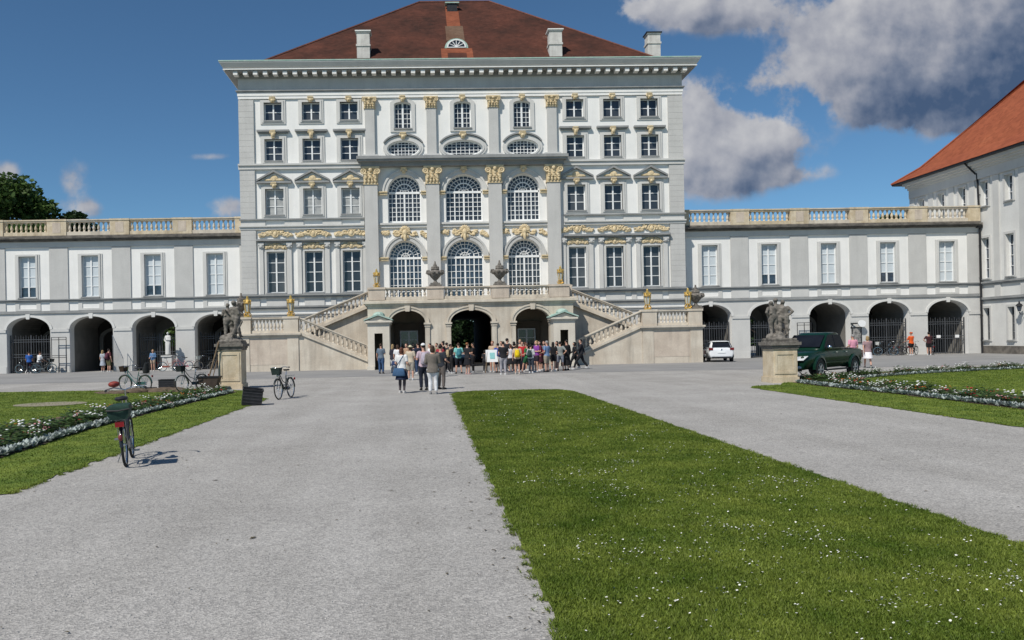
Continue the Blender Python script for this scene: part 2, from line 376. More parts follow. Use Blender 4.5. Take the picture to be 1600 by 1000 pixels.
def strip_band(mb, outer, inner, y0, y1):
    """open band (arch moulding)"""
    n = len(outer)
    for i in range(n - 1):
        (a, b), (c, d) = (outer[i], outer[i + 1]), (inner[i], inner[i + 1])
        mb.add([(a[0], y0, a[1]), (b[0], y0, b[1]), (d[0], y0, d[1]), (c[0], y0, c[1]), (a[0], y1, a[1]), (b[0], y1, b[1]), (d[0], y1, d[1]), (c[0], y1, c[1])],
               [(0, 1, 2, 3), (7, 6, 5, 4), (0, 4, 5, 1), (2, 6, 7, 3)] + ([(0, 3, 7, 4)] if i == 0 else []) + ([(1, 5, 6, 2)] if i == n - 2 else []))
    return mb
def arcpts(xc, hw, zs, rise, n=18): return [(xc + hw * math.cos(math.pi * i / n), zs + rise * math.sin(math.pi * i / n)) for i in range(n + 1)]
# ------------------------------------------------------------------ setting: ground, road, lawns
def gravel_mat():
    ma = bpy.data.materials.new('gravel'); ma.use_nodes = True
    N = ma.node_tree.nodes; L = ma.node_tree.links; bs = N['Principled BSDF']; bs.inputs['Roughness'].default_value = .95; bs.inputs['Specular IOR Level'].default_value = .1
    geo = N.new('ShaderNodeNewGeometry')
    def noise(sc, det, r=.6):
        n = N.new('ShaderNodeTexNoise'); n.inputs['Scale'].default_value = sc; n.inputs['Detail'].default_value = det; n.inputs['Roughness'].default_value = r; L.new(geo.outputs['Position'], n.inputs[0]); return n.outputs[0]
    def ramp(i, a, b, p0, p1):
        r = N.new('ShaderNodeValToRGB'); r.color_ramp.elements[0].position = p0; r.color_ramp.elements[1].position = p1
        r.color_ramp.elements[0].color = (*a, 1); r.color_ramp.elements[1].color = (*b, 1); L.new(i, r.inputs[0]); return r.outputs[0]
    base = ramp(noise(.5, 6), (.335, .326, .311), (.395, .385, .368), .35, .65)
    v = N.new('ShaderNodeTexVoronoi'); v.inputs['Scale'].default_value = 62; L.new(geo.outputs['Position'], v.inputs[0])
    sep = N.new('ShaderNodeSeparateColor'); L.new(v.outputs['Color'], sep.inputs[0])
    st = ramp(sep.outputs[0], (.66, .66, .665), (1.28, 1.27, 1.25), .10, .92)
    m1 = N.new('ShaderNodeMix'); m1.data_type = 'RGBA'; m1.blend_type = 'MULTIPLY'; m1.inputs[0].default_value = .85; L.new(base, m1.inputs[6]); L.new(st, m1.inputs[7])
    p = ramp(noise(7, 5, .7), (.89, .89, .89), (1.09, 1.09, 1.09), .3, .7)
    m2 = N.new('ShaderNodeMix'); m2.data_type = 'RGBA'; m2.blend_type = 'MULTIPLY'; m2.inputs[0].default_value = 1; L.new(m1.outputs[2], m2.inputs[6]); L.new(p, m2.inputs[7])
    L.new(m2.outputs[2], bs.inputs['Base Color'])
    mp = N.new('ShaderNodeMapping'); mp.inputs['Scale'].default_value = (1.1, .07, 1); L.new(geo.outputs['Position'], mp.inputs[0])
    tn = N.new('ShaderNodeTexNoise'); tn.inputs['Scale'].default_value = 1.0; tn.inputs['Detail'].default_value = 4; L.new(mp.outputs[0], tn.inputs[0])
    m3 = N.new('ShaderNodeMix'); m3.data_type = 'RGBA'; m3.blend_type = 'MULTIPLY'; m3.inputs[0].default_value = 1; L.new(m2.outputs[2], m3.inputs[6]); L.new(ramp(tn.outputs[0], (.94, .937, .93), (1.05, 1.05, 1.05), .36, .64), m3.inputs[7]); L.new(m3.outputs[2], bs.inputs['Base Color'])
    b = N.new('ShaderNodeBump'); b.inputs['Strength'].default_value = .55; b.inputs['Distance'].default_value = .010
    ad = N.new('ShaderNodeMath'); ad.operation = 'ADD'; L.new(v.outputs['Distance'], ad.inputs[0]); L.new(noise(22, 5, .7), ad.inputs[1])
    L.new(ad.outputs[0], b.inputs['Height']); L.new(b.outputs[0], bs.inputs['Normal'])
    return ma
GRAVEL = gravel_mat()
ASPH = mat('asphalt', (.225, .224, .222), (.275, .273, .268), .35, .9, fine=(30, .10), bump=.3, bscale=60, detail=7)
TURF = mat('turf', (.075, .125, .014), (.16, .21, .03), 1.6, .95, fine=(28, .35), bump=.8, bscale=45, detail=7)
SOIL = mat('soil', (.085, .062, .042), (.14, .105, .075), 5, .95, fine=(30, .2), bump=.8, bscale=25)
XC = 3.15
def sheet(name, poly, z, m, wob=0.0, step=0.6):
    """flat ground sheet; edges get a little irregular"""
    pts = []
    for i in range(len(poly)):
        a, b = Vector(poly[i]), Vector(poly[(i + 1) % len(poly)])
        n = max(1, int((b - a).length / step)) if wob else 1
        d = (b - a).normalized() if (b - a).length else Vector((1, 0)); nn = Vector((-d.y, d.x))
        for k in range(n):
            pts.append(a.lerp(b, k / n) + (nn * rnd.gauss(0, wob) if k else Vector((0, 0))))
    mb = MB(); mb.add([(p.x, p.y, z) for p in pts], [tuple(range(len(pts)))])
    o = mb.build(name, m, fix=False)
    if o.data.polygons[0].normal.z < 0: o.data.flip_normals()
    o['kind'] = 'structure'; return o
sheet('ground', [(-900, -60), (900, -60), (900, 1500), (-900, 1500)], 0.0, GRAVEL)
# the road in front of the stairs, worn joint to the gravel
sheet('asphalt_road', [(-60, 43.6), (-14, 43.4), (3, 43.2), (24, 41.6), (60, 40.5), (60, 61.9), (-60, 61.9)], 0.005, ASPH, 0.05, 1.5)
LAWN_MID = [(0.84, 2.5), (0.86, 28.0), (1.15, 28.9), (1.7, 29.25), (4.2, 29.3), (4.8, 29.0), (5.15, 28.2), (5.18, 2.5)]
LAWN_L = [(-5.48, 10.6), (-5.44, 27.6), (-5.9, 28.6), (-7.2, 32.5), (-8.7, 34.0), (-14, 35.0), (-18.6, 35.5), (-40, 36.6), (-40, 10.6), (-9.5, 10.2), (-6.6, 10.0)]
LAWN_R = [(11.42, 5), (11.40, 27.8), (11.8, 28.6), (13.0, 29.0), (15.5, 33.6), (20.4, 36.4), (30.2, 40.0), (60, 42), (60, 5)]
sheet('middle_lawn', LAWN_MID, 0.012, TURF, 0.022, .25)
sheet('left_lawn', LAWN_L, 0.012, TURF, 0.03, .3)
sheet('right_lawn', LAWN_R, 0.012, TURF, 0.03, .3)
BED_L = [(-7.15, 9), (-7.35, 14), (-7.75, 18.5), (-7.75, 23), (-7.6, 28), (-7.45, 31.8), (-8.4, 33.2), (-9.6, 33.4), (-9.3, 30), (-9.4, 26), (-9.9, 22), (-10.2, 17), (-10.4, 9)]
BED_R = [(13.75, 12), (13.85, 18), (14.0, 23), (13.8, 27.5), (13.9, 30), (15.6, 33.2), (20.6, 35.8), (30.2, 39.4), (42, 42.2), (42, 41.0), (30.4, 38.0), (21, 34.2), (17.6, 32.0), (16.2, 29), (16.4, 23), (16.6, 18), (16.8, 12)]
sheet('left_bed_soil', BED_L, 0.024, SOIL, .03, .5)
sheet('right_bed_soil', BED_R, 0.024, SOIL, .03, .5)
sheet('sand_patch', [(-12.6 + 1.15 * math.cos(a), 27.2 + 1.0 * math.sin(a)) for a in [i * math.pi / 10 for i in range(20)]], .022, mat('pale_sand', (.30, .27, .20), (.24, .215, .16), 4, .95), .03, .3)
mb = MB()
for i in range(40):
    a = rnd.random(); mb.ell((-13.0 + 3.6 * a + rnd.gauss(0, .2), 33.3 + rnd.gauss(0, .35), 0.02), rnd.uniform(.3, .6), rnd.uniform(.2, .4), rnd.uniform(.05, .15) * (1.5 - abs(a - .5) * 2), 8, 5)
tag(mb.build('soil_mound', SOIL, smooth=True), None, None, kind='structure')

# ------------------------------------------------------------------ building helpers
GLV = [mat('grey_glass_%d' % i, a, b, .8, .06, spec=.6) for i, (a, b) in enumerate([((.034, .040, .048), (.055, .062, .072)), ((.020, .025, .032), (.040, .047, .056)), ((.055, .064, .076), (.030, .036, .044)), ((.042, .047, .052), (.085, .09, .094))])]
def win(P, xc, z0, z1, w, yw, nz=3, pane=GLASS, blind=None, depth=.20, mul=.11, name='window', label=None):
    """two-leaved sash with a pane; returns the window part"""
    if pane is GLASS: pane = GLV[rnd.choices(range(4), (4, 4, 3, 2))[0]]
    o = (xc, yw, z0); y = yw + depth; hw = w / 2; mb = MB()
    mb.box(xc - hw, xc - hw + .08, y, y + .07, z0, z1).box(xc + hw - .08, xc + hw, y, y + .07, z0, z1)
    mb.box(xc - hw + .08, xc + hw - .08, y, y + .07, z0, z0 + .09).box(xc - hw + .08, xc + hw - .08, y, y + .07, z1 - .08, z1)
    mb.box(xc - mul / 2, xc + mul / 2, y - .015, y + .07, z0 + .09, z1 - .08)
    for k in range(1, nz):
        z = z0 + .09 + (z1 - z0 - .17) * k / nz
        for s in (-1, 1):
            a, b = sorted((xc + s * mul / 2, xc + s * (hw - .08))); mb.box(a, b, y + .012, y + .06, z - .024, z + .024)
    p = mb.build(name, FRAMEW, P, o, label=label)
    zs = z1 if blind is None else z0 + (z1 - z0) * blind
    if blind is None or blind > 0:
        MB().box(xc - hw + .01, xc + hw - .01, y + .05, y + .075, z0 + .01, zs - (.0 if blind else .01)).build('pane', pane, p)
    if blind is not None:
        MB().box(xc - hw + .01, xc + hw - .01, y + .05, y + .08, zs + .01, z1 - .01).build('blind', BLIND if pane is not CURT else CURT, p)
    return p
def surround(p, xc, z0, z1, wo, wi, zi0, zi1, yw, proud=.07, m=GREYL, ears=0.0):
    mb = MB(); frame_of(mb, rect(xc - wo / 2, xc + wo / 2, z0, z1), rect(xc - wi / 2, xc + wi / 2, zi0, zi1), yw - proud, yw + .19)
    t = (wo - wi) / 4
    frame_of(mb, rect(xc - wi / 2 - t, xc + wi / 2 + t, max(z0 + .03, zi0 - t), zi1 + t), rect(xc - wi / 2 + .004, xc + wi / 2 - .004, zi0 + .004, zi1 - .004), yw - proud - .05, yw - proud + .02)
    if ears:
        for s in (-1, 1):
            a, b = sorted((xc + s * wo / 2, xc + s * (wo / 2 + ears))); mb.box(a, b, yw - proud + .02, yw - .002, z1 - .3, z1); mb.box(a, b, yw - proud + .02, yw - .002, z0, z0 + .25)
    return mb.build('surround', m, p)
def sill(p, xc, w, z, yw, m=LEDGE): return MB().box(xc - w / 2, xc + w / 2, yw - .16, yw + .19, z - .09, z + .012).build('sill', m, p)
def keystone(p, xc, z0, z1, w, yw, m=OCHRE):
    w *= .8; z0 += .06 * (z1 - z0); mb = MB(); mb.hexa([(xc - w * .32, yw - .20, z0), (xc + w * .32, yw - .20, z0), (xc + w * .32, yw, z0), (xc - w * .32, yw, z0), (xc - w * .5, yw - .26, z1), (xc + w * .5, yw - .26, z1), (xc + w * .5, yw, z1), (xc - w * .5, yw, z1)])
    mb.box(xc - w * .6, xc + w * .6, yw - .28, yw, z1, z1 + .07); mb.ell((xc, yw - .22, (z0 + z1) / 2 - .03), w * .3, .08, (z1 - z0) * .3, 8, 5)
    for s in (-1, 1): mb.ell((xc + s * w * .55, yw - .16, z1 - .1), w * .2, .1, .1, 8, 5)
    return mb.build('keystone', m, p, smooth=False)
def hood(p, xc, w, z0, z1, yw, m=LEDGE):
    mb = MB(); d = z1 - z0
    mb.box(xc - w / 2 + .12, xc + w / 2 - .12, yw - .14, yw, z0, z0 + d * .45); mb.box(xc - w / 2, xc + w / 2, yw - .28, yw, z0 + d * .45, z1)
    return mb.build('hood', m, p)
def pediment(p, xc, w, z0, z1, yw):
    mb = MB(); h = w / 2
    mb.box(xc - h, xc + h, yw - .26, yw, z0, z0 + .14)
    for s in (-1, 1):
        mb.prism([(xc + s * h, z0 + .141), (xc + s * h, z0 + .27), (xc, z1), (xc, z1 - .17)], yw - .30, yw)
    q = mb.build('pediment', LEDGE, p)
    tb = MB().prism([(xc - h * .72, z0 + .15), (xc + h * .72, z0 + .15), (xc, z1 - .22)], yw - .05, yw - .005); tb.build('tympanum', WHITE, q)
    r = MB()
    for s in (-1, 0, 1): r.ell((xc + s * .42, yw - .1, z0 + .26 + (.12 if s == 0 else 0)), .36 if s else .30, .09, .10 if s else .24, 9, 6)
    for i in range(12): r.ell((xc + rnd.uniform(-.62, .62), yw - .12, z0 + .2 + rnd.uniform(0, .12)), .1, .07, .06, 6, 4)
    r.build('relief_ornament', OCHRE, q)
    return q
def relief(P, xc, z0, z1, w, yw, name='relief_ornament', m=OCHRE, ang=0.0, cart=True):
    mb = MB(); h = z1 - z0; zc = (z0 + z1) / 2
    if cart:
        mb.ring((xc, yw - .10, zc + h * .05), h * .38, h * .10, 'y', 14, 5); mb.ell((xc, yw - .1, zc), h * .26, .12, h * .36, 10, 6)
    for s in (-1, 1):
        n = 13
        for i in range(n):
            t = (i + .6) / n; x = xc + s * (h * .35 + t * (w / 2 - h * .35)); hh = h * (.5 - .26 * t)
            z = zc + math.sin(t * 5 + .6) * h * .14 - ang * t * w / 2
            for k in range(3):
                R = Matrix.Rotation(rnd.uniform(-1, 1), 3, 'Y')
                mb.ell((x + rnd.gauss(0, .04), yw - rnd.uniform(.03, .12), z + rnd.uniform(-.55, .55) * hh), rnd.uniform(.08, .17), .07, rnd.uniform(.05, .09), 7, 5, R)
        mb.ring((xc + s * (h * .35 + .28 * w), yw - .08, zc - ang * .28 * w), h * .22, h * .06, 'y', 10, 4)
    return mb.build(name, m, P)
def crest(P, xc, z0, z1, yw):
    """mask with shell and drooping leaves over an arch"""
    mb = MB(); h = z1 - z0; zt = z0 + h * .62
    for i in range(9):
        a = math.pi * (.05 + .9 * i / 8); mb.ell((xc + .30 * math.cos(a), yw - .12, zt + .34 * math.sin(a)), .09, .09, .16, 7, 5, Matrix.Rotation(math.pi / 2 - a, 3, 'Y'))
    mb.ell((xc, yw - .14, zt - .05), .20, .15, .26, 10, 7); mb.ell((xc, yw - .2, zt - .42), .13, .10, .30, 8, 6)
    for s in (-1, 1):
        for i in range(5): mb.ell((xc + s * (.24 + .11 * i), yw - .09, zt - .10 - .05 * i + .05 * math.sin(i * 2)), .12, .08, .075, 7, 5, Matrix.Rotation(s * .5, 3, 'Y'))
        mb.ell((xc + s * .2, yw - .1, zt - .32), .10, .08, .17, 7, 5, Matrix.Rotation(-s * .4, 3, 'Y'))
    return mb.build('relief_crest', OCHRE, P)
def capital(P, xc, z0, z1, w, y0, d, m=OCHRE):
    """leafy capital; shaft front at y0"""
    mb = MB(); h = z1 - z0; sw = w * .38
    mb.hexa([(xc - sw, y0 - .03, z0), (xc + sw, y0 - .03, z0), (xc + sw, y0 + d, z0), (xc - sw, y0 + d, z0), (xc - sw * 1.12, y0 - .10, z1 - .12 * h), (xc + sw * 1.12, y0 - .10, z1 - .12 * h), (xc + sw * 1.12, y0 + d, z1 - .12 * h), (xc - sw * 1.12, y0 + d, z1 - .12 * h)])
    mb.box(xc - w / 2, xc + w / 2, y0 - .2, y0 + d, z1 - .12 * h, z1)
    mb.box(xc - sw * 1.08, xc + sw * 1.08, y0 - .07, y0 + d, z0 - .03, z0 + .06 * h)
    for row, zz in enumerate((.20, .44)):
        k = 4 - row
        for i in range(k):
            x = xc + (i - (k - 1) / 2) * sw * 2 / k
            mb.ell((x, y0 - .1 - .03 * row, z0 + h * zz), sw * .8 / k, .09, h * .15, 7, 5); mb.ell((x, y0 - .17 - .03 * row, z0 + h * (zz + .11)), sw * .7 / k, .07, h * .05, 7, 5)
    for s in (-1, 1):
        mb.ring((xc + s * sw * 1.02, y0 - .15, z0 + h * .72), h * .13, h * .055, 'y', 12, 5); mb.ell((xc + s * sw * 1.02, y0 - .17, z0 + h * .72), h * .06, .05, h * .06, 6, 4)
    mb.ell((xc, y0 - .18, z0 + h * .82), sw * .28, .08, h * .12, 8, 5)
    return mb.build('capital', m, P)
def fan_window(P, xc, hw, z0, zs, rise, yw, rows, pane, depth=.35):
    o = (xc, yw, z0); y = yw + depth; mb = MB()
    mb.box(xc - hw, xc - hw + .07, y, y + .08, z0, zs).box(xc + hw - .07, xc + hw, y, y + .08, z0, zs).box(xc - hw + .07, xc + hw - .07, y, y + .08, z0, z0 + .16)
    mb.box(xc - hw + .07, xc + hw - .07, y - .02, y + .08, zs - .02, zs + .14)
    for k in range(1, 8):
        x = xc - hw + 2 * hw * k / 8; t = .065 if k == 4 else (.042 if k % 2 == 0 else .021); mb.box(x - t, x + t, y + (0 if k % 2 == 0 else .012), y + .07, z0 + .16, zs - .02)
    for k in range(1, rows):
        z = z0 + .16 + (zs - z0 - .18) * k / rows; mb.box(xc - hw + .07, xc + hw - .07, y + .02, y + .06, z - .021, z + .021)
    zb = zs + .14; rr = rise - .14
    for f, t in ((1.0, .08), (.78, .04), (.53, .085), (.27, .045)):
        strip_band(mb, arcpts(xc, hw * f, zb, rr * f), arcpts(xc, hw * f - t, zb, rr * f - t), y + (.0 if t > .05 else .013), y + .07)
    for i in range(1, 12):
        a = math.pi * i / 12; lo, hi = (.53, .98)
        mb.tube([(xc + hw * lo * math.cos(a), y + .04, zb + rr * lo * math.sin(a)), (xc + hw * hi * math.cos(a), y + .04, zb + rr * hi * math.sin(a))], .024, 4)
    for i in range(1, 6):
        a = math.pi * i / 6
        mb.tube([(xc + hw * .08 * math.cos(a), y + .04, zb + rr * .05), (xc + hw * .5 * math.cos(a), y + .04, zb + rr * .5 * math.sin(a))], .024, 4)
    p = mb.build('arched_window', FRAMEW, P, o)
    MB().prism(arch(xc, hw - .01, z0 + .01, zs, rise - .01), y + .085, y + .11).build('pane', pane, p)
    return p
def balusters(bal, pts, h, r, m):
    """row of separate balusters standing on pts (world); children of the balustrade part"""
    f = h / .62; prof = [(.9, 0), (.9, .06), (.5, .1), (1.0, .2), (.95, .27), (.45, .45), (.5, .5), (.9, .55), (.9, .62)]
    first = None; pw = wloc(bal)
    for p in pts:
        if first is None:
            first = MB().lathe([(a * r, b * f) for a, b in prof], (0, 0, 0), 8); me = first.mesh('baluster'); me.materials.append(m); me.polygons.foreach_set('use_smooth', [True] * len(me.polygons)); sharp(me, 50)
        link('baluster', me, bal, Vector(p) - pw)
def balustrade(P, x0, x1, y, z0, h, m, n, d=.34, base=.18, rail=.17, z0b=None, over=.06):
    """run from x0 to x1, base at z0 (z0b at the x1 end), y = front"""
    zb = z0 if z0b is None else z0b; mb = MB()
    def slab(a, b, e):
        mb.hexa([(x0, y - e, z0 + a), (x1, y - e, zb + a), (x1, y + d + e, zb + a), (x0, y + d + e, z0 + a), (x0, y - e, z0 + b), (x1, y - e, zb + b), (x1, y + d + e, zb + b), (x0, y + d + e, z0 + b)])
    slab(0, base, 0); slab(h - rail, h - rail * .45, 0); slab(h - rail * .45, h, over)
    o = mb.build('balustrade', m, P)
    pts = [(x0 + (x1 - x0) * (i + .5) / n, y + d / 2, z0 + (zb - z0) * (i + .5) / n + base - (.03 if z0b is not None else 0)) for i in range(n)]
    balusters(o, pts, h - base - rail + (.06 if z0b is not None else 0), .095 * d / .34 * (1.0 if h < 1.2 else 1.1), m)
    return o

# ------------------------------------------------------------------ the palace (centre block)
YM = 61.0
def palace():
    P = thing('palace', 'tall white baroque palace block with gilded capitals and brown hipped roof', 'palace', (XC, YM, 0))
    X = lambda u: XC + u
    holes = []; todo = []
    for s in (-1, 1):
        for i, u in enumerate((8.62, 11.49, 14.36)):
            x = X(s * u); k = (s, i)
            holes += [rect(x - .68, x + .68, 18.74, 20.13), rect(x - .68, x + .68, 15.70, 17.36), rect(x - .70, x + .70, 11.60, 13.59), rect(x - .68, x + .68, 5.70, 8.84)]
    for c, u in enumerate((-4.55, 0, 4.56)):
        x = X(u); hw = 1.40 if c == 1 else 1.25
        holes += [arch(x, hw, 10.9, 13.15, 1.36), arch(x, hw, 5.0, 8.15, 1.36), oval(x, 16.5, 1.5 if c == 1 else 1.22, .63)]
        holes.append([(x - .65, 18.05), (x + .65, 18.05)] + [(x + .65 * math.cos(math.pi * i / 8), 19.86 + .22 * math.sin(math.pi * i / 8)) for i in range(9)])
    wall = holed('wall', [(X(-16.83), 0), (X(-2.0), 0), (X(-2.0), 4.3), (X(2.0), 4.3), (X(2.0), 0), (X(16.83), 0), (X(16.83), 20.38), (X(-16.83), 20.38)], holes, YM, .6, WHITE, P)
    mb = MB()
    mb.box(X(-16.83), X(-16.2), YM + .6, YM + 24, 0, 20.38).box(X(16.2), X(16.83), YM + .6, YM + 24, 0, 20.38)
    mb.box(X(-16.2), X(-2.6), YM + 23.4, YM + 24, 0, 20.38).box(X(2.6), X(16.2), YM + 23.4, YM + 24, 0, 20.38).box(X(-2.6), X(2.6), YM + 23.4, YM + 24, 4.3, 20.38)
    mb.build('outer_wall', WHITE, P)
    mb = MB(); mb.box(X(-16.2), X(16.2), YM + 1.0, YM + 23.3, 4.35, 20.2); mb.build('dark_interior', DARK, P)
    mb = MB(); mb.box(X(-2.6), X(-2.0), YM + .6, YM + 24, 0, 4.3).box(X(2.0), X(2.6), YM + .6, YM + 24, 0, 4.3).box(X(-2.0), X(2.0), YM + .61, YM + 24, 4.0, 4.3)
    mb.each('passage_wall', DARK, P)  # passage walls coloured near-black for the unlit tunnel
    # corner piers, grey bands
    for s in (-1, 1):
        mb = MB(); a, b = sorted((X(s * 16.93), X(s * 15.80)))
        for z0, z1 in ((5.62, 10.5), (11.32, 15.06), (15.5, 20.3)):
            n = round((z1 - z0) / .42); hh = (z1 - z0) / n; q = [(YM - .002, z1), (YM - .002, z0)]
            for k in range(n): q += [(YM - .125, z0 + k * hh), (YM - .14, z0 + k * hh + .015), (YM - .14, z0 + (k + 1) * hh - .015), (YM - .125, z0 + (k + 1) * hh)]
            mb.prismx(q, a, b)
        mb.each('corner_pier', GREY, P)
        a, b = sorted((X(s * 17.02), X(s * 7.62)))
        mb = MB().box(a, b, YM - .20, YM - .003, 15.06, 15.34).box(a, b, YM - .30, YM - .003, 15.34, 15.47); mb.build('string_course', GREYL, P)
        mb = MB().box(a, b, YM - .22, YM - .003, 11.22, 11.32); mb.build('string_course', LEDGE, P)
        mb = MB().box(a, b, YM - .18, YM - .003, 10.5, 10.70).box(a, b, YM - .28, YM - .003, 10.70, 10.80); mb.build('string_course', GREYL, P)
        us = (8.62, 11.49, 14.36)
        mb = MB(); edges = [7.62] + [e for u in us for e in (u - .72, u + .72)] + [16.93]
        for i in range(0, len(edges), 2):
            c, d = sorted((X(s * edges[i]), X(s * edges[i + 1]))); mb.box(c, d, YM - .10, YM - .003, 10.80, 11.22)
        mb.each('frieze_panel', GREYL, P)
        c, d = sorted((X(s * 15.75), X(s * 7.57)))
        mb = MB().box(c + .1, d - .1, YM - .22, YM - .003, 9.50, 9.62).box(c, d, YM - .42, YM - .003, 9.62, 9.76); mb.build('window_cornice', LEDGE, P)
        a2, b2 = sorted((X(s * 17.0), X(s * 6.9)))
        mb = MB().box(a2, b2, YM - .26, YM - .003, 5.36, 5.48).box(a2, b2, YM - .34, YM - .003, 5.48, 5.60); mb.build('sill_band', LEDGE, P)
        mb = MB().box(a2, b2, YM - .16, YM - .003, 4.46, 4.60).box(a2, b2, YM - .24, YM - .003, 4.60, 4.72); mb.build('base_band', LEDGE, P)
        mb = MB().box(a2, b2, YM - .20, YM - .003, 3.9, 4.05).box(a2, b2, YM - .12, YM - .003, 0, 3.9).box(a2, b2, YM - .28, YM - .003, 4.05, 4.15); mb.build('plinth', GREYL, P)
        mb = MB()
        edges = [7.0] + [e for u in us for e in (u - 1.25, u - .75, u + .75, u + 1.25)] + [16.93]
        for i in range(0, len(edges), 2):
            c, d = sorted((X(s * edges[i]), X(s * edges[i + 1]))); mb.box(c, d, YM - .08, YM - .003, 4.72, 5.36)
        mb.each('parapet_panel', GREYL, P)
        for i, u in enumerate(us):
            x = X(s * u)
            p = win(P, x, 18.74, 20.13, 1.36, YM, 2); surround(p, x, 18.50, 20.32, 1.90, 1.36, 18.74, 20.13, YM); sill(p, x, 1.4, 18.76, YM); keystone(p, x, 20.08, 20.42, .44, YM - .08)
            p = win(P, x, 15.70, 17.36, 1.36, YM, 3); surround(p, x, 15.48, 17.68, 1.96, 1.36, 15.70, 17.36, YM); hood(p, x, 2.44, 17.78, 18.03, YM); keystone(p, x, 17.36, 17.9, .42, YM - .15); sill(p, x, 1.4, 15.72, YM)
            p = win(P, x, 11.60, 13.59, 1.40, YM, 3, CURT if s < 0 else GLASS, .001 if s < 0 else None); surround(p, x, 11.34, 13.90, 2.0, 1.40, 11.60, 13.59, YM); pediment(p, x, 2.62, 14.0, 15.0, YM); keystone(p, x, 13.62, 13.98, .42, YM - .12, OCHRE); sill(p, x, 1.5, 11.62, YM)
            p = win(P, x, 5.70, 8.84, 1.36, YM, 4); surround(p, x, 5.62, 9.2, 1.80, 1.36, 5.70, 8.84, YM); sill(p, x, 1.5, 5.71, YM)
            mb = MB()
            for t in (-1, 1):
                q = x + t * 1.06; mb.box(q - .15, q + .15, YM - .16, YM - .002, 5.62, 9.14); mb.box(q - .2, q + .2, YM - .24, YM - .002, 9.14, 9.32); mb.ell((q, YM - .22, 9.25), .16, .1, .16, 8, 5); mb.box(q - .22, q + .22, YM - .3, YM - .002, 9.32, 9.5)
            mb.each('window_pilaster', GREYL, p, 4)
            relief(p, x, 8.95, 9.48, 1.5, YM - .02)
            relief(P, x, 9.84, 10.48, 2.5, YM)
    # centre bay
    pil = (-7.05, -2.38, 2.36, 6.83)
    for u in pil:
        x = X(u)
        MB().box(x - .5, x + .5, YM - .42, YM - .003, 0.0, 13.76).build('pilaster', GREY, P)
        capital(P, x, 13.78, 15.08, 1.34, YM - .42, .41)
        MB().box(x - .36, x + .36, YM - .24, YM - .003, 15.9, 19.56).build('pilaster', GREY, P)
        capital(P, x, 19.58, 20.40, 1.08, YM - .24, .23)
        MB().box(x - .62, x + .62, YM - .46, YM - .003, 15.78, 16.02).build('pilaster_base', GREYL, P)
    mb = MB().box(X(-7.75), X(7.62), YM - .56, YM - .003, 15.10, 15.30).box(X(-7.75), X(7.62), YM - .62, YM - .003, 15.30, 15.42).box(X(-7.95), X(7.8), YM - .95, YM - .003, 15.42, 15.56).box(X(-8.05), X(7.9), YM - 1.05, YM - .003, 15.56, 15.78)
    mb.build('centre_entablature', LEDGE, P)
    for c, u in enumerate((-4.55, 0, 4.56)):
        x = X(u); hw = 1.40 if c == 1 else 1.25; ow = 1.72 if c == 1 else 1.58
        a, b = (pil[c] + .5, pil[c + 1] - .5)
        for j, (z0, zs, rows) in enumerate(((10.9, 13.15, 6), (5.0, 8.15, 6))):
            p = fan_window(P, x, hw, z0, zs, 1.36, YM, rows, GLV[(c + j) % 3] if (j == 0 or c == 2) else GLASSB)
            mb = MB(); strip_band(mb, arcpts(x, ow, zs, 1.70), arcpts(x, hw + .02, zs, 1.38), YM - .14, YM + .05); strip_band(mb, arcpts(x, ow + .08, zs, 1.78), arcpts(x, ow - .06, zs, 1.64), YM - .20, YM - .01)
            mb.build('archivolt', GREY if j else GREYL, p)
            mb = MB()
            for q0, q1 in ((X(a) + .003, x - hw - .02), (x + hw + .02, X(b) - .003)): mb.box(q0, q1, YM - .20, YM + .3, zs - .14, zs + .02).box(q0 - 0, q1, YM - .28, YM + .3, zs + .02, zs + .10)
            mb.each('impost', OCHRE, p, 2)
        keystone(P, x, 14.6, 14.98, .46, YM - .1, OCHRE)
        mb = MB().box(X(a) + .003, X(b) - .003, YM - .14, YM - .003, 10.50, 10.72).box(X(a) + .003, X(b) - .003, YM - .24, YM - .003, 10.72, 10.86); mb.build('string_course', GREYL, P)
        r = MB()
        crest(P, x, 9.30, 10.66, YM - .12)
        for s in (-1, 1): relief(P, x + s * 1.05, 9.78, 10.3, 1.35, YM, ang=s * .25, cart=False)
        # ovals
        oa = 1.5 if c == 1 else 1.22
        mb = MB(); frame_of(mb, oval(x, 16.52, oa - .005, .62), oval(x, 16.52, oa - .1, .52), YM + .16, YM + .24)
        for k in range(1, 9):
            q = x - oa + 2 * oa * k / 9; hh = .58 * math.sqrt(max(0, 1 - ((q - x) / oa) ** 2)); t = .03 if k in (3, 6) else .018; mb.box(q - t, q + t, YM + .17, YM + .23, 16.52 - hh, 16.52 + hh)
        for k in range(1, 5):
            z = 16.52 - .6 + 1.2 * k / 5; hh = (oa - .04) * math.sqrt(max(0, 1 - ((z - 16.52) / .62) ** 2)); mb.box(x - hh, x + hh, YM + .18, YM + .22, z - .018, z + .018)
        p = mb.build('oval_window', FRAMEW, P, (x, YM, 16.5))
        MB().prism(oval(x, 16.52, oa - .01, .62), YM + .24, YM + .27).build('pane', GLASS, p)
        mb = MB(); frame_of(mb, oval(x, 16.55, oa + .32, .93), oval(x, 16.5, oa + .002, .632), YM - .10, YM + .15); frame_of(mb, oval(x, 16.52, oa + .14, .76), oval(x, 16.5, oa + .004, .634), YM - .14, YM - .05)
        mb.build('surround', GREYL, p)
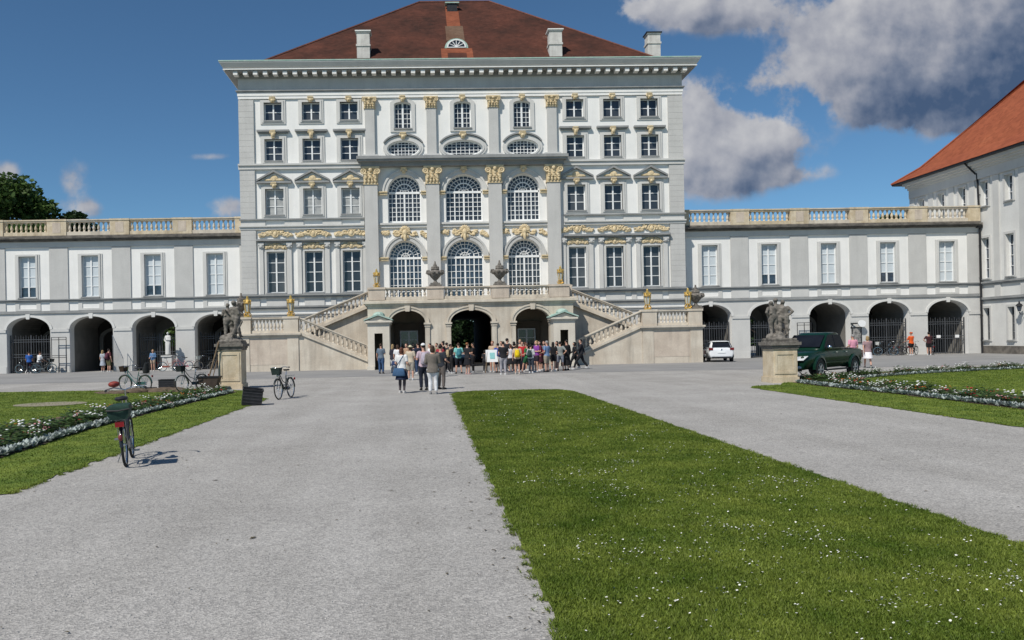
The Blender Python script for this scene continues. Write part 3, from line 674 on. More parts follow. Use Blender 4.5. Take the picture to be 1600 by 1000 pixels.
        mb = MB(); n = 16; strip_band(mb, [(x + (oa + .40) * math.cos(math.pi * (.12 + .76 * i / n)), 16.6 + 1.06 * math.sin(math.pi * (.12 + .76 * i / n))) for i in range(n + 1)], [(x + (oa + .30) * math.cos(math.pi * (.12 + .76 * i / n)), 16.6 + .94 * math.sin(math.pi * (.12 + .76 * i / n))) for i in range(n + 1)], YM - .22, YM - .003)
        mb.build('hood', LEDGE, p); keystone(p, x, 17.2, 17.62, .5, YM - .1)
        # upper windows with flat-arched heads
        mb = MB(); y = YM + .2
        hd = [(x + .65 * math.cos(math.pi * i / 8), 19.86 + .22 * math.sin(math.pi * i / 8)) for i in range(9)]; inn = [(x + .57 * math.cos(math.pi * i / 8), 19.84 + .17 * math.sin(math.pi * i / 8)) for i in range(9)]
        frame_of(mb, [(x - .65, 18.05), (x + .65, 18.05)] + hd, [(x - .57, 18.14), (x + .57, 18.14)] + inn, y, y + .07); mb.box(x - .07, x + .07, y - .015, y + .07, 18.14, 20.0)
        for q in (-.34, .34): mb.box(x + q - .018, x + q + .018, y + .01, y + .06, 18.14, 19.96)
        for k in range(1, 5):
            z = 18.1 + 1.9 * k / 5
            for t in (-1, 1):
                c0, c1 = sorted((x + t * .07, x + t * .57)); mb.box(c0, c1, y + .016, y + .055, z - .018, z + .018)
        p = mb.build('window', FRAMEW, P, (x, YM, 18)); MB().prism([(x - .64, 18.06), (x + .64, 18.06)] + [(a_, b_ - .01) for a_, b_ in hd], y + .07, y + .09).build('pane', GLASS, p)
        mb = MB(); frame_of(mb, [(x - .95, 17.80), (x + .95, 17.80)] + [(x + .95 * math.cos(math.pi * i / 8), 19.98 + .3 * math.sin(math.pi * i / 8)) for i in range(9)], [(x - .652, 18.048), (x + .652, 18.048)] + [(a_, b_ + .003) for a_, b_ in hd], YM - .09, YM + .19)
        mb.build('surround', GREYL, p); sill(p, x, 1.4, 18.06, YM); keystone(p, x, 20.04, 20.42, .44, YM - .1)
    # main entablature
    def course(name, m, rows):
        mb = MB()
        for e, z0, z1 in rows: mb.box(X(-16.83 - e), X(16.83 + e), YM - e, YM + 24 + e, z0, z1)
        return mb.build(name, m, P)
    course('architrave', WHITE, [(.12, 20.40, 20.62), (.16, 20.62, 20.86)])
    course('architrave_moulding', LEDGE, [(.20, 20.86, 20.95), (.27, 20.95, 21.02)])
    course('frieze', GREY, [(.10, 21.02, 21.92)])
    c = course('cornice', mat('soffit_shade_grey', (.29, .29, .275), (.25, .25, .24), 2, .9), [(.22, 21.92, 22.02), (.90, 22.24, 22.30)])  # darkened grey: the shade under the corona and between dentils is in the colour
    mb = MB().box(X(-17.05), X(17.05), YM - .26, YM + 24.2, 22.02, 22.24); mb.build('cornice_bed', MATS['soffit_shade_grey'], P)
    mb = MB()
    n = 47
    for i in range(n):
        x = X(-16.95 + 33.9 * i / (n - 1)); mb.box(x - .16, x + .16, YM - .86, YM - .27, 22.0, 22.235)
    mb.each('dentil', WHITE, P)
    mb = MB(); pf = [(.60, 22.30), (.95, 22.34), (.95, 22.48), (1.02, 22.50), (1.18, 22.74), (1.22, 22.80), (1.22, 22.88)]
    R = []
    for e, z in pf: R.append([(X(-16.83 - e), YM - e, z), (X(16.83 + e), YM - e, z), (X(16.83 + e), YM + 24 + e, z), (X(-16.83 - e), YM + 24 + e, z)])
    mb.rings(R); mb.build('corona', GREYL, P)
    course('corona_fillet', WHITE, [(1.0, 22.335, 22.40)])
    course('eaves_flashing', COPPER, [(1.26, 22.88, 22.96)])
    # hipped roof
    hx, ez = 16.3, 22.97
    a = [(X(-hx), YM + .35, ez), (X(hx), YM + .35, ez), (X(hx), YM + 23.6, ez), (X(-hx), YM + 23.6, ez)]
    r1, r2 = (X(-3.1), YM + 12.0, 32.75), (X(3.3), YM + 12.0, 32.75)
    mb = MB().add(a + [r1, r2], [(0, 1, 5, 4), (1, 2, 5), (2, 3, 4, 5), (3, 0, 4), (3, 2, 1, 0)])
    roof = mb.build('roof', ROOF, P)
    mb = MB()
    for p0, p1 in ((a[0], r1), (a[1], r2), (r1, r2), (a[2], r2), (a[3], r1)): mb.tube([p0, p1], .10, 6)
    mb.build('ridge_tiles', mat('ridge_brown', (.16, .06, .04), (.10, .04, .03), 3), roof)
    for u in (-7.55, 7.55, 15.35):
        x = X(u); z1 = 26.1 if u < 10 else 25.8; y0 = YM + 1.6
        c_ = MB().box(x - .5, x + .5, y0, y0 + .9, 22.6, z1 - .1).box(x - .56, x + .56, y0 - .06, y0 + .96, 24.95, 25.1).box(x - .56, x + .56, y0 - .06, y0 + .96, z1 - .1, z1).build('chimney', mat('chimney_render', (.62, .60, .56), (.5, .48, .45), 2, .9, streak=(.6, (.28, .26, .24))), roof)
        MB().box(x - .62, x + .62, y0 - .12, y0 + 1.02, z1, z1 + .08).build('chimney_cap', IRON if u > 10 else WHITE, c_)
    # dormer: half-round fanlight with flanks, new tiles around it
    def rz(y): return ez + (y - (YM + .35)) * (32.75 - ez) / 11.65
    yd = YM + 3.1; zd = rz(yd); x = X(-.2)
    mb = MB().prism([(x + .95 * math.cos(math.pi * i / 12), zd + .78 * math.sin(math.pi * i / 12)) for i in range(13)], yd - .02, yd + 1.3)
    d = mb.build('dormer', COPPER, roof)
    mb = MB(); strip_band(mb, arcpts(x, .76, zd + .08, .62, 12), arcpts(x, .66, zd + .08, .53, 12), yd - .09, yd - .03); mb.box(x - .76, x + .76, yd - .09, yd - .03, zd + .02, zd + .08)
    for i in range(1, 6): mb.tube([(x, yd - .05, zd + .08), (x + .68 * math.cos(math.pi * i / 6), yd - .05, zd + .08 + .55 * math.sin(math.pi * i / 6))], .035, 4)
    mb.build('dormer_frame', FRAMEW, d); MB().prism([(x + .7 * math.cos(math.pi * i / 12), zd + .05 + .6 * math.sin(math.pi * i / 12)) for i in range(13)], yd - .04, yd - .025).build('pane', GLASS, d)
    def patch(x0, x1, y0, y1, m, e):   # replaced tiles lying on the slope
        q = MB().hexa([(x0, y0, rz(y0) - .02), (x1, y0, rz(y0) - .02), (x1, y1, rz(y1) - .02), (x0, y1, rz(y1) - .02), (x0, y0, rz(y0) + e), (x1, y0, rz(y0) + e), (x1, y1, rz(y1) + e), (x0, y1, rz(y1) + e)])
        q.build('new_tiles', m, roof)
    PATCH = tile_mat('patched_tiles', (.27, .088, .046), (.20, .066, .036), (.30, .14, .09), 4.5)
    PALE = tile_mat('faded_tiles', (.17, .115, .08), (.13, .07, .045), (.27, .22, .17), 4.5)
    patch(x - 1.25, x - .75, YM + .45, YM + 3.0, PATCH, .03); patch(x + .75, x + 1.25, YM + .45, YM + 3.0, PATCH, .03); patch(x - .75, x + .75, YM + 2.3, YM + 3.0, PATCH, .026)
    patch(x - .75, x - .1, YM + 4.4, YM + 7.0, PALE, .03); patch(x - .1, x + .75, YM + 4.4, YM + 7.0, PALE, .034); patch(x - .6, x + .55, YM + 7.0, YM + 11.2, PATCH, .03)
    yq = YM + 9.9; mb = MB().box(x - .45, x + .45, yq, yq + .6, rz(yq) - .1, rz(yq) + .75); f_ = mb.build('vent_stack', IRON, roof)
    mb = MB().box(x - .62, x + .62, yq - .1, yq + .7, rz(yq) + .75, rz(yq) + .85); mb.build('vent_cap', COPPER, f_)
    return P
PAL = palace()

# ------------------------------------------------------------------ double staircase with terrace
YT = 54.5
def arcade_outline(x0, x1, zt, arches, n=16):
    p = [(x0, 0)]
    for xc, hw, zs, rise in arches:
        p += [(xc - hw, 0)] + [(xc - hw * math.cos(math.pi * i / n), zs + rise * math.sin(math.pi * i / n)) for i in range(n + 1)] + [(xc + hw, 0)]
    return p + [(x1, 0), (x1, zt), (x0, zt)]
def staircase():
    P = thing('double_staircase', 'pale sandstone double staircase with balustrades and three dark arches under its terrace', 'staircase', (XC, YT, 0))
    X = lambda u: XC + u
    AR = [(X(-4.34), 1.2, 3.1, .86), (X(0), 1.42, 3.1, .84), (X(4.2), 1.2, 3.1, .86)]
    holed('arch_wall', arcade_outline(X(-7.05), X(7.0), 4.30, AR), [], YT, .8, SAND, P)
    for xc, hw, zs, rise in AR:
        mb = MB(); strip_band(mb, arcpts(xc, hw + .26, zs, rise + .26), arcpts(xc, hw - .005, zs, rise - .005), YT - .09, YT - .003); strip_band(mb, arcpts(xc, hw + .28, zs, rise + .28), arcpts(xc, hw + .17, zs, rise + .17), YT - .14, YT - .09)
        mb.hexa([(xc - .14, YT - .2, zs + rise - .08), (xc + .14, YT - .2, zs + rise - .08), (xc + .14, YT - .004, zs + rise - .08), (xc - .14, YT - .004, zs + rise - .08), (xc - .2, YT - .2, 4.28), (xc + .2, YT - .2, 4.28), (xc + .2, YT - .004, 4.28), (xc - .2, YT - .004, 4.28)])
        mb.build('arch_moulding', SAND, P)
        mb = MB()
        for s in (-1, 1):
            q = xc + s * (hw + .14); mb.box(q - .16, q + .16, YT - .1, YT + .3, 0, 2.82); mb.box(q - .2, q + .2, YT - .14, YT + .34, 2.82, 2.9); mb.box(q - .24, q + .24, YT - .2, YT + .4, 2.98, 3.1); mb.box(q - .17, q + .17, YT - .11, YT + .31, 2.9, 2.98)
        mb.each('arch_pilaster', SAND, P, 4)
    # slab of the terrace, moulding, plinths
    MB().box(X(-7.2), X(7.15), YT - .1, 60.55, 4.30, 4.44).box(X(-7.35), X(7.3), YT - .24, 60.55, 4.44, 4.60).build('terrace_slab', SAND, P)
    MB().box(X(-7.2), X(7.15), YT - .05, YT + .5, 4.6, 4.70).build('terrace_kerb', SAND, P)
    ped = [(-6.95, -5.85), (-2.98, -1.86), (1.40, 2.62), (5.36, 6.75)]
    for a, b in ped:
        MB().box(X(a), X(b), YT - .08, YT + .55, 4.70, 5.42).box(X(a) - .06, X(b) + .06, YT - .14, YT + .61, 5.42, 5.56).build('pedestal_block', SANDK, P)
    for (a, b), (c, d) in zip(ped[:-1], ped[1:]): balustrade(P, X(b) + .005, X(c) - .005, YT + .02, 4.71, .83, SAND, 9 if c - b > 2.6 else 9)
    # vestibule behind the arches
    br = mat('vestibule_shade_plaster', (.26, .215, .165), (.21, .17, .13), 1.2, .95, streak=(.4, (.13, .11, .09)))  # plaster browned so its colour carries the shadow under the arches
    mb = MB()
    for s in (-1, 1):
        for a, b in ((2.0, 2.55), (6.6, 7.0)):
            c, d = sorted((X(s * a), X(s * b))); mb.box(c, d, YT + .8, 60.8, 0, 4.29)
        c, d = sorted((X(s * 2.56), X(s * 6.59))); mb.box(c, d, YT + 3.6, YT + 4.0, 0, 4.29)
    mb.each('vestibule_wall', br, P)
    for s, uc in ((-1, -4.34), (1, 4.2)):
        x = X(uc); y = YT + 3.6
        p = win(P, x, .1, 2.62, 1.3, y - .32, 4, GLASSB if s < 0 else GLASS, None, .2, name='glazed_door')
        mb = MB(); frame_of(mb, rect(x - 1.0, x + 1.0, 0, 3.0), rect(x - .68, x + .68, .05, 2.66), y - .25, y - .004); mb.box(x - 1.1, x + 1.1, y - .3, y - .004, 3.0, 3.14); mb.build('surround', mat('dark_stone', (.13, .105, .08), (.10, .08, .06), 2, .9), p)
    # landings and flights
    for s in (-1, 1):
        def B(mb, a, b, y0, y1, z0, z1):
            c, d = sorted((X(s * a), X(s * b))); return mb.box(c, d, y0, y1, z0, z1)
        mb = MB(); B(mb, 11.75, 15.9, YT, 58.9, 0, 2.36); B(mb, 15.05, 15.9, YT - .05, YT - .003, 0, 2.36); B(mb, 11.75, 12.5, YT - .05, YT - .003, 0, 2.36)
        mb.build('landing_wall', SAND, P)
        mb = MB(); B(mb, 12.5, 15.05, YT - .012, YT - .003, .45, 2.2); mb.build('landing_panel', SANDK, P)
        mb = MB(); B(mb, 11.62, 16.0, YT - .14, 59.0, 2.36, 2.46); B(mb, 11.56, 16.06, YT - .22, 59.0, 2.46, 2.58); mb.build('landing_moulding', SAND, P)
        mb = MB(); B(mb, 11.75, 12.75, YT - .05, YT + .55, 2.58, 3.56); B(mb, 11.7, 12.8, YT - .1, YT + .6, 3.56, 3.70); mb.build('pedestal_block', SAND, P)
        mb = MB(); B(mb, 14.95, 15.9, YT - .05, YT + .55, 2.58, 3.56); B(mb, 14.9, 15.95, YT - .1, YT + .6, 3.56, 3.70); mb.build('pedestal_block', SAND, P)
        a, b = sorted((X(s * 12.76), X(s * 14.94))); balustrade(P, a, b, YT + .05, 2.6, 1.05, SAND, 9)
        # lower flight: outer high end at u=11.75 (2.58), inner foot at u=7.15 (0.62)
        za, zb, ua, ub = 2.50, .52, 11.74, 7.1
        mb = MB(); mb.prism([(X(s * ua), 0), (X(s * ub), 0), (X(s * ub), zb), (X(s * ua), za)], YT + .02, YT + .45); mb.prism([(X(s * ua), 0), (X(s * ub), 0), (X(s * ub), zb - .25), (X(s * ua), za - .25)], YT + .46, YT + 2.0); mb.build('flight_wall', SAND, P)
        mb = MB(); mb.prism([(X(s * ua), za), (X(s * ub), zb), (X(s * ub), zb + .16), (X(s * ua), za + .16)], YT - .10, YT + .5); mb.build('flight_moulding', SAND, P)
        z1, z2 = za + .165, zb + .165
        if s < 0: balustrade(P, X(-ua), X(-ub), YT + .05, z1, 1.0, SAND, 15, z0b=z2)
        else: balustrade(P, X(ub), X(ua), YT + .05, z2, 1.0, SAND, 15, z0b=z1)
        mb = MB()   # newel at the foot
        B(mb, 6.6, 7.09, YT - .06, YT + .5, 0, 1.55); B(mb, 6.55, 7.14, YT - .1, YT + .54, 1.55, 1.68); mb.build('newel', SAND, P)
        # upper flight, further back
        yu = 56.9; za, zb, ua, ub = 2.42, 4.30, 11.72, 7.06
        mb = MB(); mb.prism([(X(s * ua), 0), (X(s * ub), 0), (X(s * ub), zb), (X(s * ua), za)], yu, yu + 2.0); mb.build('flight_wall', SAND, P)
        mb = MB(); mb.prism([(X(s * ua), za), (X(s * ub), zb), (X(s * ub), zb + .2), (X(s * ua), za + .2)], yu - .28, yu + .4); mb.build('flight_moulding', SAND, P)
        z1, z2 = za + .21, zb + .21
        if s < 0: balustrade(P, X(-ua), X(-ub), yu, z1, 1.0, SAND, 16, z0b=z2)
        else: balustrade(P, X(ub), X(ua), yu, z2, 1.0, SAND, 16, z0b=z1)
        mb = MB(); B(mb, 6.2, 7.04, YT + .6, YT + 2.6, 4.6, 5.42); B(mb, 6.15, 7.09, YT + .62, YT + 2.65, 5.42, 5.56); mb.build('pedestal_block', SANDK, P)
    # treads (both flights)
    for s in (-1, 1):
        for name, y0, y1, (ua, za), (ub, zb) in (('lower_steps', YT + .47, YT + 2.1, (7.0, 0.0), (11.7, 2.5)), ('upper_steps', 57.35, 58.8, (11.7, 2.5), (7.05, 4.4))):
            mb = MB(); n = 14
            for i in range(n):
                c, d = sorted((X(s * (ua + (ub - ua) * i / n)), X(s * (ua + (ub - ua) * (i + 1) / n)))); mb.box(c, d, y0, y1, max(0, za - .3), za + (zb - za) * (i + 1) / n)
            mb.build('steps', SANDD, P)
    return P
STAIR = staircase()

# ------------------------------------------------------------------ arcaded wings
YW = 62.0
def gate(P, xc, hw, y, z1=2.9, signs=False):
    mb = MB(); n = 16
    for i in range(n + 1):
        x = xc - hw + .06 + (2 * hw - .12) * i / n; t = .035 if i in (0, n // 2, n) else .016
        mb.box(x - t, x + t, y - t, y + t, .03, z1 - (.1 if i % 2 else 0))
    for z in (.12, 1.22, 1.42, 2.38, 2.55): mb.box(xc - hw + .02, xc + hw - .02, y - .025, y + .025, z - .025, z + .025)
    o = mb.build('iron_gate', mat('gate_iron', (.075, .08, .088), (.055, .058, .064), 4, .5), P)
    if signs:
        for q in (-.55, .95): MB().box(xc + q - .16, xc + q + .16, y - .05, y - .028, 1.28, 1.50).build('notice_plate', FRAMEW, o)
    return o
def wing(s):
    P = thing('arcade_wing', 'low white arcaded wing ' + ('left of the tall palace block' if s < 0 else 'between palace block and orange roofed building'), 'building', (X0 := XC + s * 28.7, YW, 0))
    X = lambda u: XC + s * u
    us = [19.2 + 4.73 * k for k in range(5)] + ([42.85, 47.6] if s < 0 else [])
    e1 = us[-1] + 2.4 if s < 0 else 40.72
    def B(mb, a, b, y0, y1, z0, z1):
        c, d = sorted((X(a), X(b))); return mb.box(c, d, y0, y1, z0, z1)
    xs = sorted(X(u) for u in us)
    x0, x1 = sorted((X(16.8), X(e1)))
    holed('wall', arcade_outline(x0, x1, 10.05, [(x, 1.62, 3.28, .96) for x in xs]), [rect(x - .65, x + .65, 5.72, 8.9) for x in xs], YW, .7, WHITE, P)
    mb = MB(); mb.box(x0, x1, 69.0, 69.4, 4.6, 10.0).box(x0, x1, YW + .7, 69.0, 10.0, 10.05); mb.build('back_wall', WHITE, P)
    # ground floor facing in grey, set 4 cm proud
    holed('arcade_facing', arcade_outline(x0, x1, 4.62, [(x, 1.635, 3.28, .97) for x in xs]), [], YW - .06, .058, GREYL, P)
    mb = MB(); B(mb, 16.8, e1, YW - .16, YW - .062, 4.52, 4.62); B(mb, 16.8, e1, YW - .13, YW - .003, 4.62, 4.72); mb.build('base_band', LEDGE, P)
    mb = MB(); B(mb, 16.8, e1, YW - .14, YW - .003, 5.42, 5.52); B(mb, 16.8, e1, YW - .2, YW - .003, 5.52, 5.60); mb.build('sill_band', LEDGE, P)
    # pilasters and panels
    pe = [(us[0] - 2.75, us[0] - 1.9)] + [(u + 1.66, u + 3.07) for u in us]
    mb = MB(); mp = MB()
    for a, b in pe:
        b = min(b, e1 - .02); B(mb, max(a, 16.9), b, YW - .08, YW - .003, 5.61, 9.55); B(mp, max(a, 16.9), b, YW - .07, YW - .003, 4.73, 5.41)
    for u in us: frame_of(mp, rect(X(u) - .95, X(u) + .95, 4.74, 5.40), rect(X(u) - .64, X(u) + .64, 4.88, 5.27), YW - .05, YW - .003)
    mb.each('pilaster', GREY, P); mp.each('parapet_panel', GREYL, P)
    mb = MB(); B(mb, 16.8, e1, YW - .12, YW - .003, 9.56, 9.74); B(mb, 16.8, e1, YW - .16, YW - .003, 9.74, 9.98); mb.build('frieze', GREYL, P)
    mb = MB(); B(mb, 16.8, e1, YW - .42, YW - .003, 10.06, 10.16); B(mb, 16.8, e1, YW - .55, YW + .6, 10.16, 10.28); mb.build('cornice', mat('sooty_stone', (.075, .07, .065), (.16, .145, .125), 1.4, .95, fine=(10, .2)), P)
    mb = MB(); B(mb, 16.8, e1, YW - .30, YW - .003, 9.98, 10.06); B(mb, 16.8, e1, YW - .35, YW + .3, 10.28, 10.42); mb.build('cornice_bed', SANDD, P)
    for i, u in enumerate(us):
        x = X(u); bl = (i in (1, 3)) if s < 0 else (i in (1, 3))
        p = win(P, x, 5.72, 8.9, 1.28, YW, 4, GLASSB, .245 if bl else .001, .16); surround(p, x, 5.62, 9.04, 1.84, 1.28, 5.72, 8.9, YW, .05, GREYL); sill(p, x, 1.4, 5.73, YW)
        # arch moulding, keystone, imposts, vault
        mb = MB(); strip_band(mb, arcpts(x, 1.82, 3.3, 1.13), arcpts(x, 1.625, 3.3, .965), YW - .12, YW - .062); mb.hexa([(x - .12, YW - .15, 4.1), (x + .12, YW - .15, 4.1), (x + .12, YW - .063, 4.1), (x - .12, YW - .063, 4.1), (x - .17, YW - .15, 4.5), (x + .17, YW - .15, 4.5), (x + .2, YW - .063, 4.5), (x - .2, YW - .063, 4.5)])
        mb.build('arch_moulding', mat('arch_trim', (.66, .655, .63), (.60, .595, .57), 1, .9), P)
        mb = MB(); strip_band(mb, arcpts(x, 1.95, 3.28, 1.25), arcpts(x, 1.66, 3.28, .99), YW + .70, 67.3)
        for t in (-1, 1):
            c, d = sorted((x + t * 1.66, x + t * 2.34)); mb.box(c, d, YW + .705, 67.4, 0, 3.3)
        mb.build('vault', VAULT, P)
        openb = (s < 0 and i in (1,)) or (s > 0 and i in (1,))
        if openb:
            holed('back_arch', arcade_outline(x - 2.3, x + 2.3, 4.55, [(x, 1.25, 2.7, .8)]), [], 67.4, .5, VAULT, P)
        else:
            mb = MB().box(x - 2.3, x + 2.3, 67.42, 67.8, 0, 4.55); w_ = mb.build('back_wall', VAULT if False else DARK, P)  # closing wall coloured near-black for the unlit depth of the arcade
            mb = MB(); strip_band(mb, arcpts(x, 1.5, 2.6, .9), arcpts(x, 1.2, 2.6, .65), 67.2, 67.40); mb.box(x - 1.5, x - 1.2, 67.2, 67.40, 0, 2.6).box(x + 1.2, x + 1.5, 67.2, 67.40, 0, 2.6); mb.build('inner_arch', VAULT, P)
        openg = (s < 0 and i == 2) or (s > 0 and i == 2)
        if not openg: gate(P, x, 1.60, YW + (.35 if s > 0 or i == 3 else 1.3), signs=(s > 0 and i == 4))
        else:
            xo = x - 1.62 - 1.2; mb = MB(); 
            for k in range(3): mb.box(xo + k * .55 - .02, xo + k * .55 + .02, YW - .5, YW - .46, .03, 2.7)
            for z in (.15, .35, 1.15, 1.3, 2.5, 2.68): mb.box(xo, xo + 1.1, YW - .5, YW - .46, z - .02, z + .02)
            mb.build('open_gate', IRON, P)
        # balustrade over the bay
        c, d = x - 1.63, x + 1.63; balustrade(P, c, d, YW - .25, 10.42, 1.22, SANDY if i % 2 else SAND, 9, d=.36, base=.28, rail=.2)
    mb = MB()
    mbi = MB()
    for u in us + [us[0] - 4.73]:
        a, b = u + 1.64, u + 3.09
        a = max(a, 16.9); b = min(b, e1)
        if b > a + .2:
            B(mb, a, b, YW - .30, YW + .2, 10.42, 11.52); B(mb, a - .03, b + .03, YW - .34, YW + .24, 11.52, 11.66)
            if b - a > 1: B(mbi, a + .42, b - .42, YW - .312, YW - .302, 10.62, 11.4)
    mb.each('balustrade_pier', SANDY, P, 2); mbi.each('pier_panel', SANDK, P)
    mb = MB()
    mp2 = MB()
    pu = sorted([us[0] - 2.4] + [u + t * 1.68 for u in us for t in (-1, 1)] + [e1])
    for a, b in zip(pu[0::2], pu[1::2]):
        B(mb, max(a, 16.85), b, YW - .12, YW - .061, 3.10, 3.32); B(mp2, max(a, 16.85) , b, YW - .09, YW - .061, 0, .5)
    mb.each('impost', GREYL, P); mp2.each('pier_plinth', GREYL, P)
    return P
WL = wing(-1); WR = wing(1)

# ------------------------------------------------------------------ right-hand pavilion
def pavilion():
    xw = 44.0
    P = thing('side_pavilion', 'white corner building with bright orange hipped roof at the right edge', 'building', (xw, 59, 0))
    ya, yb = 44.0, 70.9; xe = 66.0
    wins = [69.3, 66.6, 63.95, 61.35, 58.72, 56.0, 53.3, 50.6]
    # wall in the yz plane: build in xz then rotate
    holes = []
    for y in wins:
        u = y
        holes += [rect(u - .42, u + .42, 11.55, 13.5), rect(u - .44, u + .44, 5.85, 9.05)]
        if y < 62.5: holes.append(rect(u - .35, u + .35, 1.05, 3.55))
    wl = holed('wall', rect(ya, yb, 0, 15.0), holes, 0, .6, mat('pavilion_stucco', (.70, .695, .665), (.63, .625, .60), .7, .9, streak=(.25, (.5, .49, .46)), fine=(10, .04)), None)
    for v in wl.data.vertices: a, b, c = v.co; v.co = (b, a - 59, c)
    wl.data.flip_normals(); wl.parent = P; wl.location = (0, 0, 0)
    mb = MB().box(xw + .6, xe, ya, ya + .6, 0, 15).box(xe - .6, xe, ya + .6, yb - .6, 0, 15).box(xw + .6, xe, yb - .6, yb, 0, 15); mb.build('outer_wall', WHITE, P)
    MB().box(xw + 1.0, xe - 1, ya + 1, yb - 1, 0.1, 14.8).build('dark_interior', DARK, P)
    def yz(mb, y0, y1, e, z0, z1): return mb.box(xw - e, xw - .003, y0, y1, z0, z1)
    mb = MB(); yz(mb, ya, 61.9, .12, 5.35, 5.48); yz(mb, ya, 61.9, .2, 5.48, 5.62); yz(mb, ya, 61.9, .10, 4.1, 4.22); yz(mb, ya, 61.9, .18, 4.22, 4.40); mb.build('string_course', LEDGE, P)
    mb = MB(); yz(mb, ya, 61.9, .06, .62, 4.1); mb.build('ground_floor_facing', GREYL, P) if False else None
    mb = MB(); yz(mb, ya, 61.9, .12, 0, .6); mb.build('plinth', SANDD, P)
    mb = MB(); yz(mb, ya, yb, .16, 13.75, 14.5); yz(mb, ya, yb, .28, 14.5, 14.68); yz(mb, ya, yb, .5, 14.68, 14.86); yz(mb, ya, yb, .75, 14.86, 15.1); mb.build('eaves_cornice', GREYL, P)
    mb = MB(); mb.box(xw - 1.05, xe + 1.05, ya - 1.05, yb + 1.05, 15.1, 15.26); mb.build('gutter', IRON, P)
    mb = MB()
    for y in (70.6, 67.95, 65.25, 62.7, 60.05, 57.35, 54.65):
        yz(mb, y - .32, y + .32, .09, 5.63 if y < 62 else 10.2, 13.74)
        if y < 62: yz(mb, y - .32, y + .32, .08, 4.41, 5.34)
    mb.each('pilaster', GREYL, P)
    for y in wins:
        for z0, z1, hw, nz in ((11.55, 13.5, .42, 3), (5.85, 9.05, .44, 4)) + (((1.05, 3.55, .35, 4),) if y < 62.5 else ()):
            mb = MB(); xx = xw + .28
            mb.box(xx, xx + .07, y - hw, y - hw + .07, z0, z1).box(xx, xx + .07, y + hw - .07, y + hw, z0, z1).box(xx - .01, xx + .07, y - .05, y + .05, z0 + .08, z1 - .08).box(xx, xx + .07, y - hw + .07, y + hw - .07, z0, z0 + .08).box(xx, xx + .07, y - hw + .07, y + hw - .07, z1 - .08, z1)
            for k in range(1, nz):
                z = z0 + (z1 - z0) * k / nz; mb.box(xx + .01, xx + .06, y - hw + .07, y + hw - .07, z - .02, z + .02)
            p = mb.build('window', FRAMEW if z0 > 2 else STEEL, P, (xw, y, z0)); MB().box(xx + .07, xx + .09, y - hw, y + hw, z0, z1).build('pane', GLASSB if z0 > 2 else GLASS, p)
            mb = MB(); mb.box(xw - .06, xw - .003, y - hw - .18, y - hw, z0 - .1, z1 + .18).box(xw - .06, xw - .003, y + hw, y + hw + .18, z0 - .1, z1 + .18).box(xw - .06, xw - .003, y - hw, y + hw, z1, z1 + .18); mb.build('surround', GREYL, p)
            MB().box(xw - .16, xw + .27, y - hw, y + hw, z0 - .1, z0 + .005).build('sill', LEDGE, p)
    # roof with a flared foot
    o = 1.1; z0 = 15.27
    R = []
    for e, z in ((-o, z0), (.6, z0 + 1.15), (11.4, z0 + 12.6)):
        R.append([(xw + e, ya + e, z), (xe - e, ya + e, z), (xe - e, yb - e, z), (xw + e, yb - e, z)])
    mb = MB().rings(R); rf = mb.build('roof', ROOFO, P)
    mb = MB(); mb.tube([(xw - o, yb + o, z0), (xw + .6, yb - .6, z0 + 1.17), (xw + 11.4, yb - 11.4, z0 + 12.62)], .12, 6); mb.build('ridge_tiles', ROOFO, rf)
    mb = MB(); mb.tube([(xw - .95, 62.25, 15.1), (xw - .5, 62.2, 14.6), (xw - .13, 62.15, 14.2)], .07, 8); mb.tube([(xw - .13, 62.0, 14.25), (xw - .13, 61.8, 10.3), (xw - .16, 61.75, 10.1), (xw - .16, 61.75, 0.0)], .075, 8)
    for z in (12.5, 8.5, 6, 3, 1.2): mb.ring((xw - .15, 61.78, z), .09, .02, 'z', 10, 4)
    mb.box(xw - .42, xw - .02, 61.6, 62.0, 9.9, 10.15)
    mb.build('downpipe', IRON, P)
    return P
PAV = pavilion()
